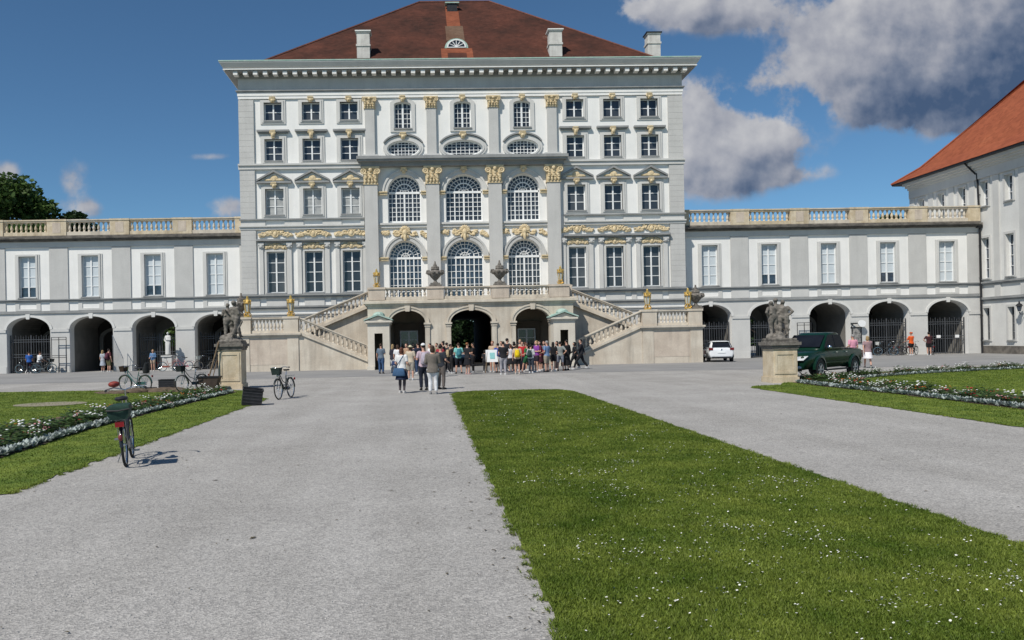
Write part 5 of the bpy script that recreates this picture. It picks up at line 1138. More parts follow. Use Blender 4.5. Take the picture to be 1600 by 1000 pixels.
# facing: 0 = away from the camera; pi/2 = to the left; -pi/2 = to the right; pi = towards it
H = math.pi
def G(px, py): p = gr(px, py); return p.x, p.y
def A(px, Y): p = at(px, 540, Y); return p.x, Y
PEOPLE = [
 ('man in blue grey T-shirt and jeans standing by the left sentry box', A(595, 46.8), dict(h=1.76, face=-.35, style='short', hair='brown', top=(.13, .17, .22), sleeve=.8, bottom='trousers', bcol=(.05, .10, .20), R='phone', shoe=(.03, .03, .04))),
 ('woman in dark jacket and white trousers just right of the left sentry box', A(613.5, 47.6), dict(h=1.70, face=-.8, hair='blonde', style='long', top=(.03, .03, .045), sleeve=1.9, bottom='trousers', bcol=(.62, .62, .62), L='bent', hem=.84)),
 ('person in white T-shirt and black trousers holding a navy bag by the left arch', A(621, 45.6), dict(h=1.68, face=-.5, hair='brown', style='bob', top=(.72, .72, .72), bottom='trousers', bcol=(.02, .025, .05), L='down', R='bent', bag='hand', bagc=(.03, .05, .12))),
 ('woman in white top with blue shoulder bag, navy skirt and grey tights', G(628.5, 614.5), dict(h=1.66, face=-.35, hair='auburn', style='bob', top=(.72, .72, .71), sleeve=.75, bottom='skirt', bcol=(.016, .022, .05), tights=(.09, .075, .08), L='bent', R='bent', legs='shift', bag='shoulder', bagc=(.045, .10, .19), shoe=(.6, .58, .56), hem=.92, vox=.018)),
 ('person in straw sun hat and beige top behind the blue bag woman', A(641, 38.5), dict(h=1.66, face=-.2, hair='brown', style='bob', top=(.55, .47, .36), bottom='long_shorts', bcol=(.36, .33, .28), R='bent', hat=('brim', (.66, .60, .42)), bag='hand', bagc=(.42, .36, .26))),
 ('man in white cap and lilac shirt with a grey backpack', G(662.5, 610), dict(h=1.77, face=.25, hair='dark', top=(.52, .40, .45), bottom='trousers', bcol=(.016, .02, .035), L='strap', R='bent', bag='backpack', bagc=(.42, .38, .44), hat=('cap', (.75, .75, .74)), shoe=(.02, .02, .02), vox=.018)),
 ('woman in grey brown blouse and white trousers, nearest of the group', G(677, 616), dict(h=1.71, face=-.1, hair='brown', style='bob', top=(.165, .145, .125), sleeve=1.5, bottom='trousers', bcol=(.72, .72, .73), L='bent', R='fold', w=1.1, hem=.78, shoe=(.3, .3, .3), vox=.018)),
 ('man in dark T-shirt and grey trousers right of the white trousered woman', G(689.5, 608.5), dict(h=1.72, face=-.6, hair='dark', top=(.03, .035, .045), bottom='trousers', bcol=(.14, .12, .11), L='bent', R='bent', shoe=(.04, .04, .04))),
 ('man in navy shirt and jeans standing behind the white capped man', A(653, 45.5), dict(h=1.78, face=.6, hair='dark', top=(.022, .028, .05), bottom='trousers', bcol=(.04, .07, .14), L='down', R='phone')),
 ('person in red top facing the camera behind the group', A(687.5, 41.5), dict(h=1.70, face=2.6, hair='dark', top=(.32, .03, .045), bottom='trousers', bcol=(.02, .02, .03), L='bent', R='phone', style='short')),
 ('tall black haired person in dark top beside the pillar of the middle arch', A(692, 46.8), dict(h=1.82, face=1.2, hair='dark', style='bun', top=(.03, .03, .032), bottom='trousers', bcol=(.03, .03, .035), L='bent')),
 ('brown haired person in tan top in front of the left arch', A(635, 46.2), dict(h=1.74, face=2.4, hair='brown', style='bob', top=(.40, .26, .17), bottom='trousers', bcol=(.03, .035, .05), R='phone')),
 ('dark haired person in white top behind the grey brown blouse', A(671.5, 44.0), dict(h=1.72, face=2.0, hair='dark', top=(.70, .70, .69), bottom='trousers', bcol=(.05, .06, .08), L='phone')),
 ('person in black with beige backpack pointing to the right', A(703.5, 45.2), dict(h=1.66, face=-1.1, hair='dark', top=(.025, .025, .028), bottom='trousers', bcol=(.02, .02, .022), R='point', L='point', bag='backpack', bagc=(.42, .33, .20), legs='wide')),
 ('person in turquoise top with teal backpack and black shorts', G(717, 584), dict(h=1.72, face=.1, hair='brown', top=(.25, .60, .55), bottom='long_shorts', bcol=(.012, .014, .022), bag='backpack', bagc=(.05, .20, .24), L='bent', R='strap', legs='wide', shoe=(.02, .02, .02))),
 ('ginger haired person in black T-shirt and black skirt', G(730.8, 585), dict(h=1.73, face=-.9, hair='ginger', top=(.02, .02, .024), bottom='skirt', bcol=(.014, .014, .018), R='bent', L='bent', shoe=(.62, .42, .38))),
 ('man in black shirt with bare forearms in front of the dark middle arch', A(739, 46.0), dict(h=1.70, face=1.4, hair='dark', top=(.016, .016, .018), sleeve=.7, bottom='trousers', bcol=(.014, .014, .016), L='phone', R='phone', skin='tan')),
 ('person in beige shirt standing right beside the white notice board', A(769.5, 45.6), dict(h=1.78, face=2.6, hair='ginger', top=(.50, .38, .27), bottom='shorts', bcol=(.38, .33, .26), L='bent')),
 ('person in bright blue shirt and navy shorts with blue backpack', G(778.5, 582.5), dict(h=1.66, face=.3, hair='dark', top=(.035, .07, .34), bottom='long_shorts', bcol=(.015, .02, .05), bag='backpack', bagc=(.05, .08, .26), L='bent', shoe=(.03, .02, .02))),
 ('person in black T-shirt and wide pale grey trousers', G(787, 585.5), dict(h=1.76, face=.15, hair='dark', top=(.018, .018, .022), bottom='trousers', bcol=(.36, .35, .38), w=1.08, L='bent', R='bent', legs='shift', shoe=(.6, .6, .6))),
 ('tall dark haired man in black jacket behind the grey trousers', A(792.5, 46.6), dict(h=1.92, face=-.9, hair='dark', top=(.02, .021, .025), sleeve=1.9, bottom='trousers', bcol=(.02, .02, .024))),
 ('person in white T-shirt and black skirt near the yellow backpack', G(798.5, 582), dict(h=1.58, face=.4, hair='auburn', style='pony', top=(.70, .68, .69), bottom='skirt', bcol=(.016, .016, .02), R='bent', L='bent', shoe=(.05, .06, .09))),
 ('person with bright yellow backpack and black shorts', G(808.5, 585), dict(h=1.62, face=-.05, hair='brown', style='bob', top=(.56, .42, .30), bottom='shorts', bcol=(.012, .012, .014), bag='backpack', bagc=(.72, .52, .012), shoe=(.55, .52, .47), legs='stand')),
 ('person in scarlet shirt behind the yellow backpack', A(816, 45.4), dict(h=1.72, face=2.9, hair='dark', top=(.45, .025, .03), bottom='trousers', bcol=(.02, .02, .04), R='bent')),
 ('fair haired person in cream top behind the scarlet shirt', A(812.5, 46.8), dict(h=1.84, face=2.8, hair='blonde', style='short', top=(.46, .36, .28), bottom='trousers', bcol=(.05, .05, .06))),
 ('boy in green T-shirt and green shorts', G(824, 582.5), dict(h=1.60, face=.9, hair='brown', top=(.02, .17, .055), bottom='shorts', bcol=(.02, .10, .04), L='bent', R='bent', legs='walk', shoe=(.08, .08, .09))),
 ('child in white and black jersey with white trainers', G(830, 583), dict(h=1.56, face=-.6, hair='dark', top=(.50, .52, .53), sleeve=1.2, bottom='trousers', bcol=(.04, .05, .07), L='bent', R='bent', shoe=(.75, .75, .75), bag='backpack', bagc=(.03, .05, .05))),
 ('person in purple shirt standing in the middle of the crowd', A(838, 44.6), dict(h=1.76, face=2.0, hair='blonde', style='bob', top=(.24, .06, .32), bottom='shorts', bcol=(.03, .02, .03), R='bent', L='fold')),
 ('dark haired person in maroon top behind the purple shirt', A(843.5, 45.8), dict(h=1.74, face=1.6, hair='dark', style='long', top=(.14, .02, .04), bottom='skirt', bcol=(.05, .012, .02), L='fold')),
 ('child with dark red backpack and black shorts beside the light blue shirt', G(845, 579), dict(h=1.50, face=.5, hair='brown', top=(.10, .02, .03), bottom='long_shorts', bcol=(.02, .012, .016), bag='backpack', bagc=(.28, .03, .04), L='bent', shoe=(.7, .7, .7))),
 ('man in light blue shirt and beige shorts', G(855, 581.5), dict(h=1.74, face=.8, hair='grey', top=(.16, .25, .42), bottom='long_shorts', bcol=(.34, .30, .24), L='bent', R='bent', shoe=(.02, .02, .02), w=1.06)),
 ('woman in black top and black shorts with bare legs', G(865, 580.5), dict(h=1.66, face=-.5, hair='dark', style='long', top=(.014, .014, .016), bottom='shorts', bcol=(.012, .012, .014), R='bent', L='bent', shoe=(.65, .62, .6), legs='shift')),
 ('person in grey T-shirt and grey shorts with hands on hips', G(875.8, 579.5), dict(h=1.68, face=-.3, hair='dark', top=(.26, .28, .27), bottom='long_shorts', bcol=(.22, .235, .28), L='hip', R='hip', legs='wide', shoe=(.20, .07, .03))),
 ('person in long black coat in front of the right sentry box', A(885, 45.8), dict(h=1.76, face=.5, hair='dark', top=(.016, .016, .018), sleeve=1.9, bottom='long_skirt', bcol=(.014, .014, .016), L='bent', shoe=(.02, .02, .02))),
 ('dark haired person in black walking left beside the right stair foot', G(898, 577), dict(h=1.62, face=1.2, hair='dark', style='bob', top=(.02, .021, .025), sleeve=1.9, bottom='trousers', bcol=(.018, .018, .022), legs='walk', L='back', R='swing', shoe=(.6, .6, .6))),
 ('person in black suit and white scarf striding past the stair foot', G(908, 577), dict(h=1.78, face=1.5, hair='dark', top=(.02, .02, .026), sleeve=1.9, bottom='trousers', bcol=(.016, .016, .02), legs='stride', L='swing', R='back', shoe=(.5, .5, .5))),
 ('person in dark navy hoodie standing behind the straw hat', A(646.5, 46.9), dict(h=1.70, face=-.4, hair='dark', style='bob', top=(.02, .025, .045), sleeve=1.9, bottom='trousers', bcol=(.04, .05, .08), L='bent')),
 ('person in khaki shirt in the shade left of the pillar', A(682, 47.3), dict(h=1.72, face=2.2, hair='brown', top=(.22, .19, .12), bottom='trousers', bcol=(.03, .03, .035), R='phone')),
 ('person in charcoal sweater behind the beige backpack', A(698, 47.6), dict(h=1.74, face=-.9, hair='dark', top=(.05, .05, .055), sleeve=1.9, bottom='trousers', bcol=(.02, .02, .025), L='fold')),
 ('small dark haired person crouching beside the notice board', A(757, 45.9), dict(h=1.28, face=-.7, hair='dark', style='bob', top=(.03, .03, .034), bottom='trousers', bcol=(.025, .025, .03), L='bent', R='bent')),
 ('person in pale shirt and sunglasses behind the blue backpack', A(783, 46.9), dict(h=1.76, face=2.9, hair='brown', top=(.50, .46, .42), bottom='trousers', bcol=(.06, .07, .1), R='fold')),
 ('person in black hoodie squeezed behind the white T-shirt', A(803, 47.2), dict(h=1.72, face=.6, hair='dark', style='bob', top=(.02, .02, .022), sleeve=1.9, bottom='trousers', bcol=(.02, .02, .024))),
 ('woman in teal dark dress behind the green T-shirt boy', A(821, 47.0), dict(h=1.68, face=-1.5, hair='auburn', style='long', top=(.03, .08, .09), bottom='skirt', bcol=(.02, .05, .06), R='bent')),
 ('person in grey blue jacket left of the light blue shirt', A(850, 47.0), dict(h=1.72, face=2.4, hair='brown', style='bob', top=(.13, .16, .20), sleeve=1.9, bottom='trousers', bcol=(.05, .05, .06), L='phone')),
 ('person in dark brown top behind the hands on hips figure', A(870, 46.8), dict(h=1.70, face=1.8, hair='dark', style='long', top=(.06, .04, .03), bottom='trousers', bcol=(.03, .03, .035), L='bent')),
]
FAR = [
 ('person in bright blue top beside bicycles at the leftmost gate', A(45, 61.2), dict(h=1.66, face=.4, hair='dark', top=(.03, .12, .42), bottom='trousers', bcol=(.02, .02, .03), L='bars', R='bars')),
 ('person in white top bending beside bicycles at the leftmost gate', A(58.5, 61.0), dict(h=1.64, face=-.5, hair='brown', top=(.70, .70, .70), bottom='trousers', bcol=(.03, .03, .04), L='bars', R='bars', lean=-.12)),
 ('blonde woman in pale dress at the open arch of the left wing', A(160, 61.3), dict(h=1.64, face=-.4, hair='blonde', style='long', top=(.40, .42, .46), bottom='dress', bcol=(.36, .40, .46), R='bent')),
 ('man in maroon T-shirt and olive shorts at the open arch of the left wing', A(169.5, 60.6), dict(h=1.74, face=-.5, hair='dark', top=(.10, .025, .035), bottom='long_shorts', bcol=(.13, .12, .06), L='strap', bag='backpack', bagc=(.10, .03, .05), shoe=(.7, .7, .7))),
 ('fair haired person in denim jacket and shorts before a barred left wing arch', A(238.5, 60.6), dict(h=1.62, face=H, hair='blonde', style='bob', top=(.12, .22, .38), sleeve=1.8, bottom='shorts', bcol=(.40, .30, .22), L='fold', R='bent')),
 ('cyclist in orange shirt and black shorts pushing a bicycle', A(1424, 60.4), dict(h=1.76, face=.3, hair='grey', top=(.72, .11, .02), bottom='shorts', bcol=(.014, .014, .016), L='bars', R='bars', w=1.08, hat=('helmet', (.50, .10, .03)))),
 ('cyclist in black and red jersey standing at the rightmost gate', A(1451.5, 60.0), dict(h=1.74, face=-.4, hair='dark', top=(.05, .016, .02), bottom='shorts', bcol=(.014, .014, .016), L='hip', R='bars', hat=('helmet', (.02, .02, .02)), shoe=(.7, .7, .7))),
 ('person in pink shirt standing behind the green pickup', A(1332.5, 41.5), dict(h=1.76, face=.2, hair='grey', top=(.72, .33, .43), bottom='trousers', bcol=(.20, .18, .16), w=1.1, L='bent')),
 ('woman in mauve top and white skirt walking behind the green pickup', A(1355.5, 40.95), dict(h=1.66, face=-.3, hair='blonde', style='bob', top=(.30, .20, .21), bottom='skirt', bcol=(.74, .71, .73), legs='walk', R='swing', L='back', shoe=(.1, .1, .1))),
]
for lab, (x, y), kw in PEOPLE: person(lab, x, y, **kw)
for lab, (x, y), kw in FAR: person(lab, x, y, group='visitors along the arcades', vox=.024, **kw)
# ------------------------------------------------------------------ statues on pedestals
def pedestal(x, y, h, w, lab):
    P = thing('pedestal', lab, 'pedestal', (x, y, 0), 'statue pedestals')
    def B(a, z0, z1, n, m): return MB().box(x - a, x + a, y - a, y + a, z0, z1).build(n, m, P)
    B(w * .53, 0, .22, 'base', SANDY); B(w * .48, .22, h - .34, 'block', SANDY)
    mb = MB(); a = w * .48
    frame_of(mb, rect(x - a + .06, x + a - .06, .34, h - .44), rect(x - a + .16, x + a - .16, .44, h - .54), y - a - .025, y - a - .002); mb.build('panel_moulding', SANDY, P)
    mb = MB().box(x - w * .52, x + w * .52, y - w * .52, y + w * .52, h - .34, h - .26).box(x - w * .60, x + w * .60, y - w * .60, y + w * .60, h - .18, h - .06).box(x - w * .52, x + w * .52, y - w * .52, y + w * .52, h - .06, h)
    mb.build('cornice', STATUE, P); B(w * .55, h - .26, h - .18, 'cornice_bed', SANDD)
    return P
PL = (-8.28, 34.5); PR = (13.75, 30.7)
pl = pedestal(PL[0], PL[1], 1.98, 1.0, 'yellow sandstone pedestal under the left figure group, poles leaning on it')
pr = pedestal(PR[0], PR[1], 1.62, .98, 'yellow sandstone pedestal standing in front of the green pickup')
def statue(x, y, z, lab, seed, figs, hgt):
    R_ = random.Random(seed); mb = MB()
    for i in range(16): a = R_.random() * 6.28; q = R_.random() * .36; mb.ell((q * math.cos(a), q * math.sin(a), R_.uniform(.03, .26 * (1.2 - q))), R_.uniform(.12, .24), R_.uniform(.12, .22), R_.uniform(.1, .2), 8, 6)
    mb.box(-.48, .48, -.48, .48, 0, .09)
    for dx, dy, rz, sc, ln, pose, turn in figs:
        f = MB(); J = skeleton(pose); torso(f, .02, .80, 1.465, pose.get('w', 1), .10); head(f, turn, .25); f.ell((0, -.01, 1.68), .10, .12, .11, 10, 6)
        for s in (-1, 1): leg_tube(f, J, s, .03, w=1.1); arm_tube(f, J, s, .02); f.ell(Vector(J['wr', s]) + (Vector(J['wr', s]) - Vector(J['el', s])).normalized() * .05, .045, .045, .06, 8, 5); a = J['ank', s]; f.ell((a[0], a[1] + .05, a[2] - .04), .05, .12, .045, 8, 5)
        # drapery
        for k in range(7):
            t = k / 7; f.tube([(-.18 + .05 * k, -.12 + .03 * k, 1.15 - .04 * k), (-.05 + .05 * k, .14, .95 - .03 * k), (.16, .10 - .03 * k, .72 - .06 * k), (.14 + .02 * k, -.10, .42 - .03 * k)], [.05, .06, .06, .03], 6)
        M = Matrix.Translation((dx, dy, .20)) @ Matrix.Rotation(rz, 4, 'Z') @ Matrix.Rotation(ln, 4, 'X') @ Matrix.Scale(sc, 4)
        mb.add([M @ Vector(v) for v in f.v], f.f)
    mb = remesh(mb, .024, 1)
    v = np.array(mb.v); n = np.sin(v[:, 0] * 31 + v[:, 2] * 17) * np.sin(v[:, 1] * 29 + v[:, 2] * 23) * .008
    zmax = v[:, 2].max(); v[:, 2] *= hgt / zmax; v[:, 0] += n; v[:, 1] += n; mb.v = [tuple(p) for p in v]
    me = mb.mesh('statue', smooth=True); me.materials.append(STATUE)
    o = link('statue', me, None, (x, y, z)); tag(o, lab, 'statue', 'dark stone figure groups'); return o
statue(PL[0] + .02, PL[1], 1.985, 'dark stone statue of entwined figures on the left pedestal', 3,
       [(-.15, .06, .5, .92, -.10, dict(legs='wide', L='strap', R='fold', w=1.2), .5), (.20, -.04, -.6, .98, .08, dict(legs='walk', L='fold', R='bent', w=1.25), -.5), (.05, .22, H, .80, .0, dict(legs='near', L='fold', R='up', w=1.2), .2)], 1.78)
statue(PR[0] + .0, PR[1], 1.625, 'dark stone statue of standing figures on the pedestal by the green pickup', 9,
       [(-.17, .02, .35, .86, -.12, dict(legs='wide', L='hip', R='fold', w=1.25), .6), (.18, .02, -.35, .88, -.12, dict(legs='wide', L='fold', R='hip', w=1.25), -.6), (.0, .20, 0, .93, -.05, dict(legs='near', L='fold', R='fold', w=1.3), 0)], 1.66)
def pole(a, b, r, lab):
    o = MB().tube([a, b], r, 8).build('wooden_pole', WOOD, None, a); tag(o, lab, 'pole', 'poles leaning on the pedestal')
pole((PL[0] - .93, PL[1] - .85, 0.02), (PL[0] - .40, PL[1] - .61, 2.02), .032, 'thick wooden pole leaning on the pedestal of the left statue')
pole((PL[0] - .72, PL[1] - .9, 0.02), (PL[0] - .46, PL[1] - .57, 1.45), .020, 'thinner wooden pole beside the thick one at the left pedestal')

# ------------------------------------------------------------------ bicycles
def bicycle(lab, x, y, rz, colour=(.03, .035, .04), basket=None, rear=None, seatc=BLACKP, lean=.0, group='parked bicycles', steer=0.0, bell=False):
    P = thing('bicycle', lab, 'bicycle', (x, y, 0), group)
    fm = mat('bike_paint_%d_%d_%d' % tuple(int(c * 1000) for c in colour), colour, tuple(c * .8 for c in colour), 12, .35, coat=.3)
    def put(mb, n, m, par=P, lab=None):
        me = mb.mesh(n, smooth=True); me.materials.append(m); sharp(me, 50); return link(n, me, par, (0, 0, 0), lab)
    ax_r, ax_f = Vector((0, -.53, .345)), Vector((0, .55, .345)); hi = .13 if rear == 'bag' else 0; hd = Vector((0, .36, .90)); hb = Vector((0, .395, .74)); bb = Vector((0, -.06, .29)); st = Vector((0, -.21, .80))
    mb = MB(); mb.tube([hb, (0, .12, .45), bb], .019, 8).tube([hd + Vector((0, .005, -.03)), (0, .12, .60), lerp3(bb, st, .45)], .015, 8).tube([bb, st], .017, 8).tube([hd, hb], .022, 8)
    for s in (-1, 1): mb.tube([bb + Vector((s * .03, 0, 0)), ax_r + Vector((s * .055, 0, 0))], .010, 6).tube([lerp3(bb, st, .85), ax_r + Vector((s * .055, 0, 0))], .008, 6).tube([hb + Vector((s * .045, .01, -.04)), lerp3(hb, ax_f, .6)[0:1] + tuple(lerp3(hb, ax_f, .6))[1:] if False else (s * .05, .46, .52), ax_f + Vector((s * .05, 0, 0))], .013, 6)
    put(mb, 'frame', fm)
    for c in (ax_r, ax_f):
        w = put(MB().ring(c, .332, .021, 'x', 32, 8), 'tyre', RUBBER)
        mb = MB().ring(c, .308, .011, 'x', 32, 6); mb.tube([c - Vector((.05, 0, 0)), c + Vector((.05, 0, 0))], .022, 8)
        for i in range(14):
            a = i * math.pi / 7; mb.tube([c + Vector((.02 * (-1) ** i, .02 * math.cos(a + .6), .02 * math.sin(a + .6))), c + Vector((0, .305 * math.cos(a), .305 * math.sin(a)))], .0028, 3)
        put(mb, 'rim', CHROME, w)
        mb = MB(); n = 12; ring = []
        for i in range(n + 1):
            a = math.radians((15 if c is ax_r else 20) + 165 * i / n); 
            ring.append([c + Vector((xx, (.372 + (.008 if abs(xx) < .02 else 0)) * math.cos(a), (.372 + (.008 if abs(xx) < .02 else 0)) * math.sin(a))) for xx in (-.028, -.01, .01, .028)])
        mb.rings(ring, cap=False, closed=False); put(mb, 'mudguard', fm)
    mb = MB().tube([(-.045, bb.y, bb.z), (.075, bb.y, bb.z)], .02, 8).ring(bb + Vector((.06, 0, 0)), .085, .008, 'x', 18, 4)
    for s in (-1, 1): mb.tube([bb + Vector((s * .07, 0, 0)), bb + Vector((s * .075, s * .12, -s * .12))], .011, 6).box(s * .12 - .05, s * .12 + .05, bb.y + s * .12 - .04, bb.y + s * .12 + .04, bb.z - s * .12 - .012, bb.z - s * .12 + .012)
    put(mb, 'crank', STEEL)
    MBc = MB().box(.045, .06, -.54, -.02, .27, .40); put(MBc, 'chain_guard', fm)
    mb = MB().tube([st - Vector((0, -.01, .05)), st + Vector((0, -.05, .14 + hi * .7))], .013, 8); put(mb, 'seat_post', CHROME)
    sz = hi * .7; mb = MB().loft([(0, -.30, .945 + sz, .09, .11), (0, -.29, .975 + sz, .105, .125), (0, -.27, 1.0 + sz, .085, .12)], 14); mb.ell((0, -.12, .985 + sz), .035, .13, .022, 10, 6); put(mb, 'saddle', seatc)
    mb = MB().tube([hd, hd + Vector((0, -.02, .14 + hi))], .013, 8); cs, sn = math.cos(steer), math.sin(steer)
    def hbp(px, py, pz): return hd + Vector((px * cs - py * sn, px * sn + py * cs, pz + hi))
    mb.tube([hbp(-.31, -.26, .16), hbp(-.29, -.10, .17), hbp(-.17, .01, .19), hbp(0, -.01, .14), hbp(.17, .01, .19), hbp(.29, -.10, .17), hbp(.31, -.26, .16)], .012, 8)
    mb.tube([hbp(-.24, -.02, .16), hbp(-.30, -.16, .14)], .006, 5).tube([hbp(.24, -.02, .16), hbp(.30, -.16, .14)], .006, 5); hbar = put(mb, 'handlebar', CHROME)
    for s in (-1, 1): put(MB().tube([hbp(s * .298, -.15, .166), hbp(s * .312, -.28, .159)], .018, 8), 'grip', BLACKP, hbar)
    put(MB().ell((0, .50, .80), .05, .05, .05, 10, 6), 'headlight', CHROME)
    mb = MB()
    for s in (-1, 1): mb.tube([(s * .06, -.28, .76), (s * .065, -.84, .76)], .007, 5).tube([(s * .065, -.72, .76), ax_r + Vector((s * .06, -.02, 0))], .006, 5)
    for k in range(4): mb.box(-.065, .065, -.82 + k * .15, -.80 + k * .15, .755, .77)
    put(mb, 'rack', STEEL); put(MB().tube([(-.05, -.10, .27), (-.17, -.06, .02)], .010, 6), 'kickstand', STEEL)
    put(MB().box(-.035, .035, -.945, -.915, .60, .68) if rear != 'bag' else MB().box(-.065, .065, -.90, -.875, .66, .745), 'rear_light', mat('red_reflector', (.26, .014, .018), (.20, .010, .013), 12, .25))
    if basket is not None:
        bm_ = mat('basket_%d' % int(basket[1] * 1000), basket, tuple(c * .6 for c in basket), 22, .7); mb = MB()
        bx, by, z0, z1 = .16, .13, .84, 1.06; cy = .58
        ring = [[(-bx * f, cy - by * f, z), (bx * f, cy - by * f, z), (bx * f, cy + by * f, z), (-bx * f, cy + by * f, z)] for f, z in ((.80, z0), (1.0, z1), (.94, z1), (.76, z0 + .02))]
        mb.rings(ring); mb.tube([(-bx, cy - by, z1), (bx, cy - by, z1), (bx, cy + by, z1), (-bx, cy + by, z1), (-bx, cy - by, z1)], .012, 5); put(mb, 'basket', bm_)
    if rear == 'bag':
        gm = mat('green_canvas', (.022, .055, .040), (.012, .035, .026), 14, .75, fine=(60, .2)); mb = MB()
        mb.rings([[(-.12, -.92, .775), (.12, -.92, .775), (.12, -.50, .775), (-.12, -.50, .775)], [(-.15, -.94, .85), (.15, -.94, .85), (.15, -.48, .85), (-.15, -.48, .85)], [(-.165, -.95, .95), (.165, -.95, .95), (.165, -.47, .95), (-.165, -.47, .95)], [(-.155, -.94, .985), (.155, -.94, .985), (.155, -.48, .985), (-.155, -.48, .985)], [(-.10, -.88, 1.005), (.10, -.88, 1.005), (.10, -.54, 1.005), (-.10, -.54, 1.005)]])
        put(mb, 'rear_bag', gm); put(MB().tube([(-.167, -.955, .93), (0, -.975, .915), (.167, -.955, .93)], .012, 5), 'bag_strap', BLACKP)
        put(MB().ell((0, -.918, .50), .035, .03, .055, 8, 6), 'tail_lamp', mat('dull_red', (.20, .045, .05), (.15, .03, .035), 9, .3))
    if rear == 'child': put(MB().loft([(0, -.62, .78, .14, .13), (0, -.62, .92, .16, .15), (0, -.70, 1.2, .13, .06)], 12), 'child_seat', BLACKP)
    if bell: put(MB().ell(hbp(-.16, .02, .25), .095, .08, .052, 12, 8), 'red_cover', mat('red_cover', (.30, .045, .03), (.10, .02, .02), 22, .6))
    P.rotation_euler = (0, lean, rz); return P
bicycle('black bicycle with green rear bag and red reflector, nearest on the left path', -4.92, 13.35, .26, (.02, .022, .025), rear='bag', lean=-.07, bell=True, steer=.15, group='bicycles left by the lawn')
bicycle('black bicycle with dark front basket standing alone on the gravel', -4.86, 27.7, H - .22, (.022, .03, .03), basket=(.02, .035, .03), lean=.06, steer=.2, group='bicycles left by the lawn')
bicycle('teal bicycle with dark basket parked at the far left lawn corner', -12.2, 34.0, 1.15, (.05, .14, .13), basket=(.05, .03, .02), lean=-.06, rear='child', group='bicycles left by the lawn')
bicycle('grey green bicycle with black basket between the crate and left pedestal', -9.55, 33.0, 1.30 + H * .42, (.10, .13, .13), basket=(.015, .02, .02), lean=.05, group='bicycles left by the lawn')
bicycle('dark bicycle seen side on behind the bars of the leftmost gate', A(38, 61.3)[0], 61.45, 1.45, (.02, .02, .024), lean=.05)
bicycle('grey bicycle at the right post of the leftmost gate', A(68, 61.0)[0], 61.0, -1.2, (.10, .11, .11), lean=-.05, basket=(.02, .02, .02))
bicycle('pink bicycle leaning by the arch behind the crates', A(283, 60.5)[0], 60.6, 1.4, (.42, .14, .18), lean=.08)
bicycle('red bicycle beside the pink one at the left wing pier', A(265, 60.0)[0], 60.0, -1.3, (.30, .08, .05), lean=-.05)
bicycle('black bicycle with pale basket behind the wooden poles', A(322, 60.6)[0], 60.5, 2.2, (.025, .03, .03), basket=(.42, .45, .42), lean=.05)
bicycle('dark bicycle with white child seat cover at the right wing gate', A(1385, 61.0)[0], 61.1, 1.2, (.03, .03, .03), basket=(.60, .60, .57), lean=.06)
bicycle('black bicycle in the middle of the row at the right wing gate', A(1399, 61.2)[0], 61.2, 1.55, (.02, .02, .022), lean=.05)
bicycle('grey bicycle at the end of the row next to the orange cyclist', A(1412, 61.1)[0], 61.0, -1.4, (.05, .05, .055), lean=-.05)
bicycle('bicycle held by the orange shirted cyclist', A(1431, 60.6)[0], 60.9, -.9, (.06, .05, .05))
bicycle('bicycle held by the cyclist in the black and red jersey', A(1456, 60.2)[0], 60.35, -.35, (.03, .03, .035))

# ------------------------------------------------------------------ crates, tub, notice board
def crate(lab, x, y, rz, w, d, h, tilt=0.0):
    P = thing('plastic_crate', lab, 'crate', (x, y, 0.02), 'black planting crates')
    def put(mb, n, m): me = mb.mesh(n); me.materials.append(m); return link(n, me, P, (0, 0, 0))
    mb = MB(); t = .022
    mb.box(-w / 2, w / 2, -d / 2, -d / 2 + t, 0, h).box(-w / 2, w / 2, d / 2 - t, d / 2, 0, h).box(-w / 2, -w / 2 + t, -d / 2 + t, d / 2 - t, 0, h).box(w / 2 - t, w / 2, -d / 2 + t, d / 2 - t, 0, h).box(-w / 2 + t, w / 2 - t, -d / 2 + t, d / 2 - t, 0, t)
    put(mb, 'box', BLACKP); mb = MB()
    for k in range(1, 5): z = h * k / 5; mb.box(-w / 2 - .008, w / 2 + .008, -d / 2 - .012, -d / 2 - .001, z - .014, z + .014)
    put(mb, 'ribs', mat('grey_plastic', (.05, .05, .055), (.035, .035, .04), 9, .5)); mb = MB(); frame_of_z = [(-w / 2 - .02, -d / 2 - .02), (w / 2 + .02, -d / 2 - .02), (w / 2 + .02, d / 2 + .02), (-w / 2 - .02, d / 2 + .02)]
    mb.rings([[(a, b, h - .03) for a, b in frame_of_z], [(a, b, h + .005) for a, b in frame_of_z], [(a * .93, b * .93, h + .005) for a, b in frame_of_z], [(a * .93, b * .93, h - .03) for a, b in frame_of_z]], cap=False); put(mb, 'rim', BLACKP)
    P.rotation_euler = (tilt * .8, tilt * 1.0, rz); return P
crate('tilted black crate on the grass edge of the left path', -5.42, 24.9, .25, .60, .42, .50, .13)
crate('black crate on the soil between the two parked bicycles', -10.85, 33.9, .05, .62, .45, .46)
crate('low black tray beside the upright black crate', -11.75, 33.75, .1, .85, .4, .14)
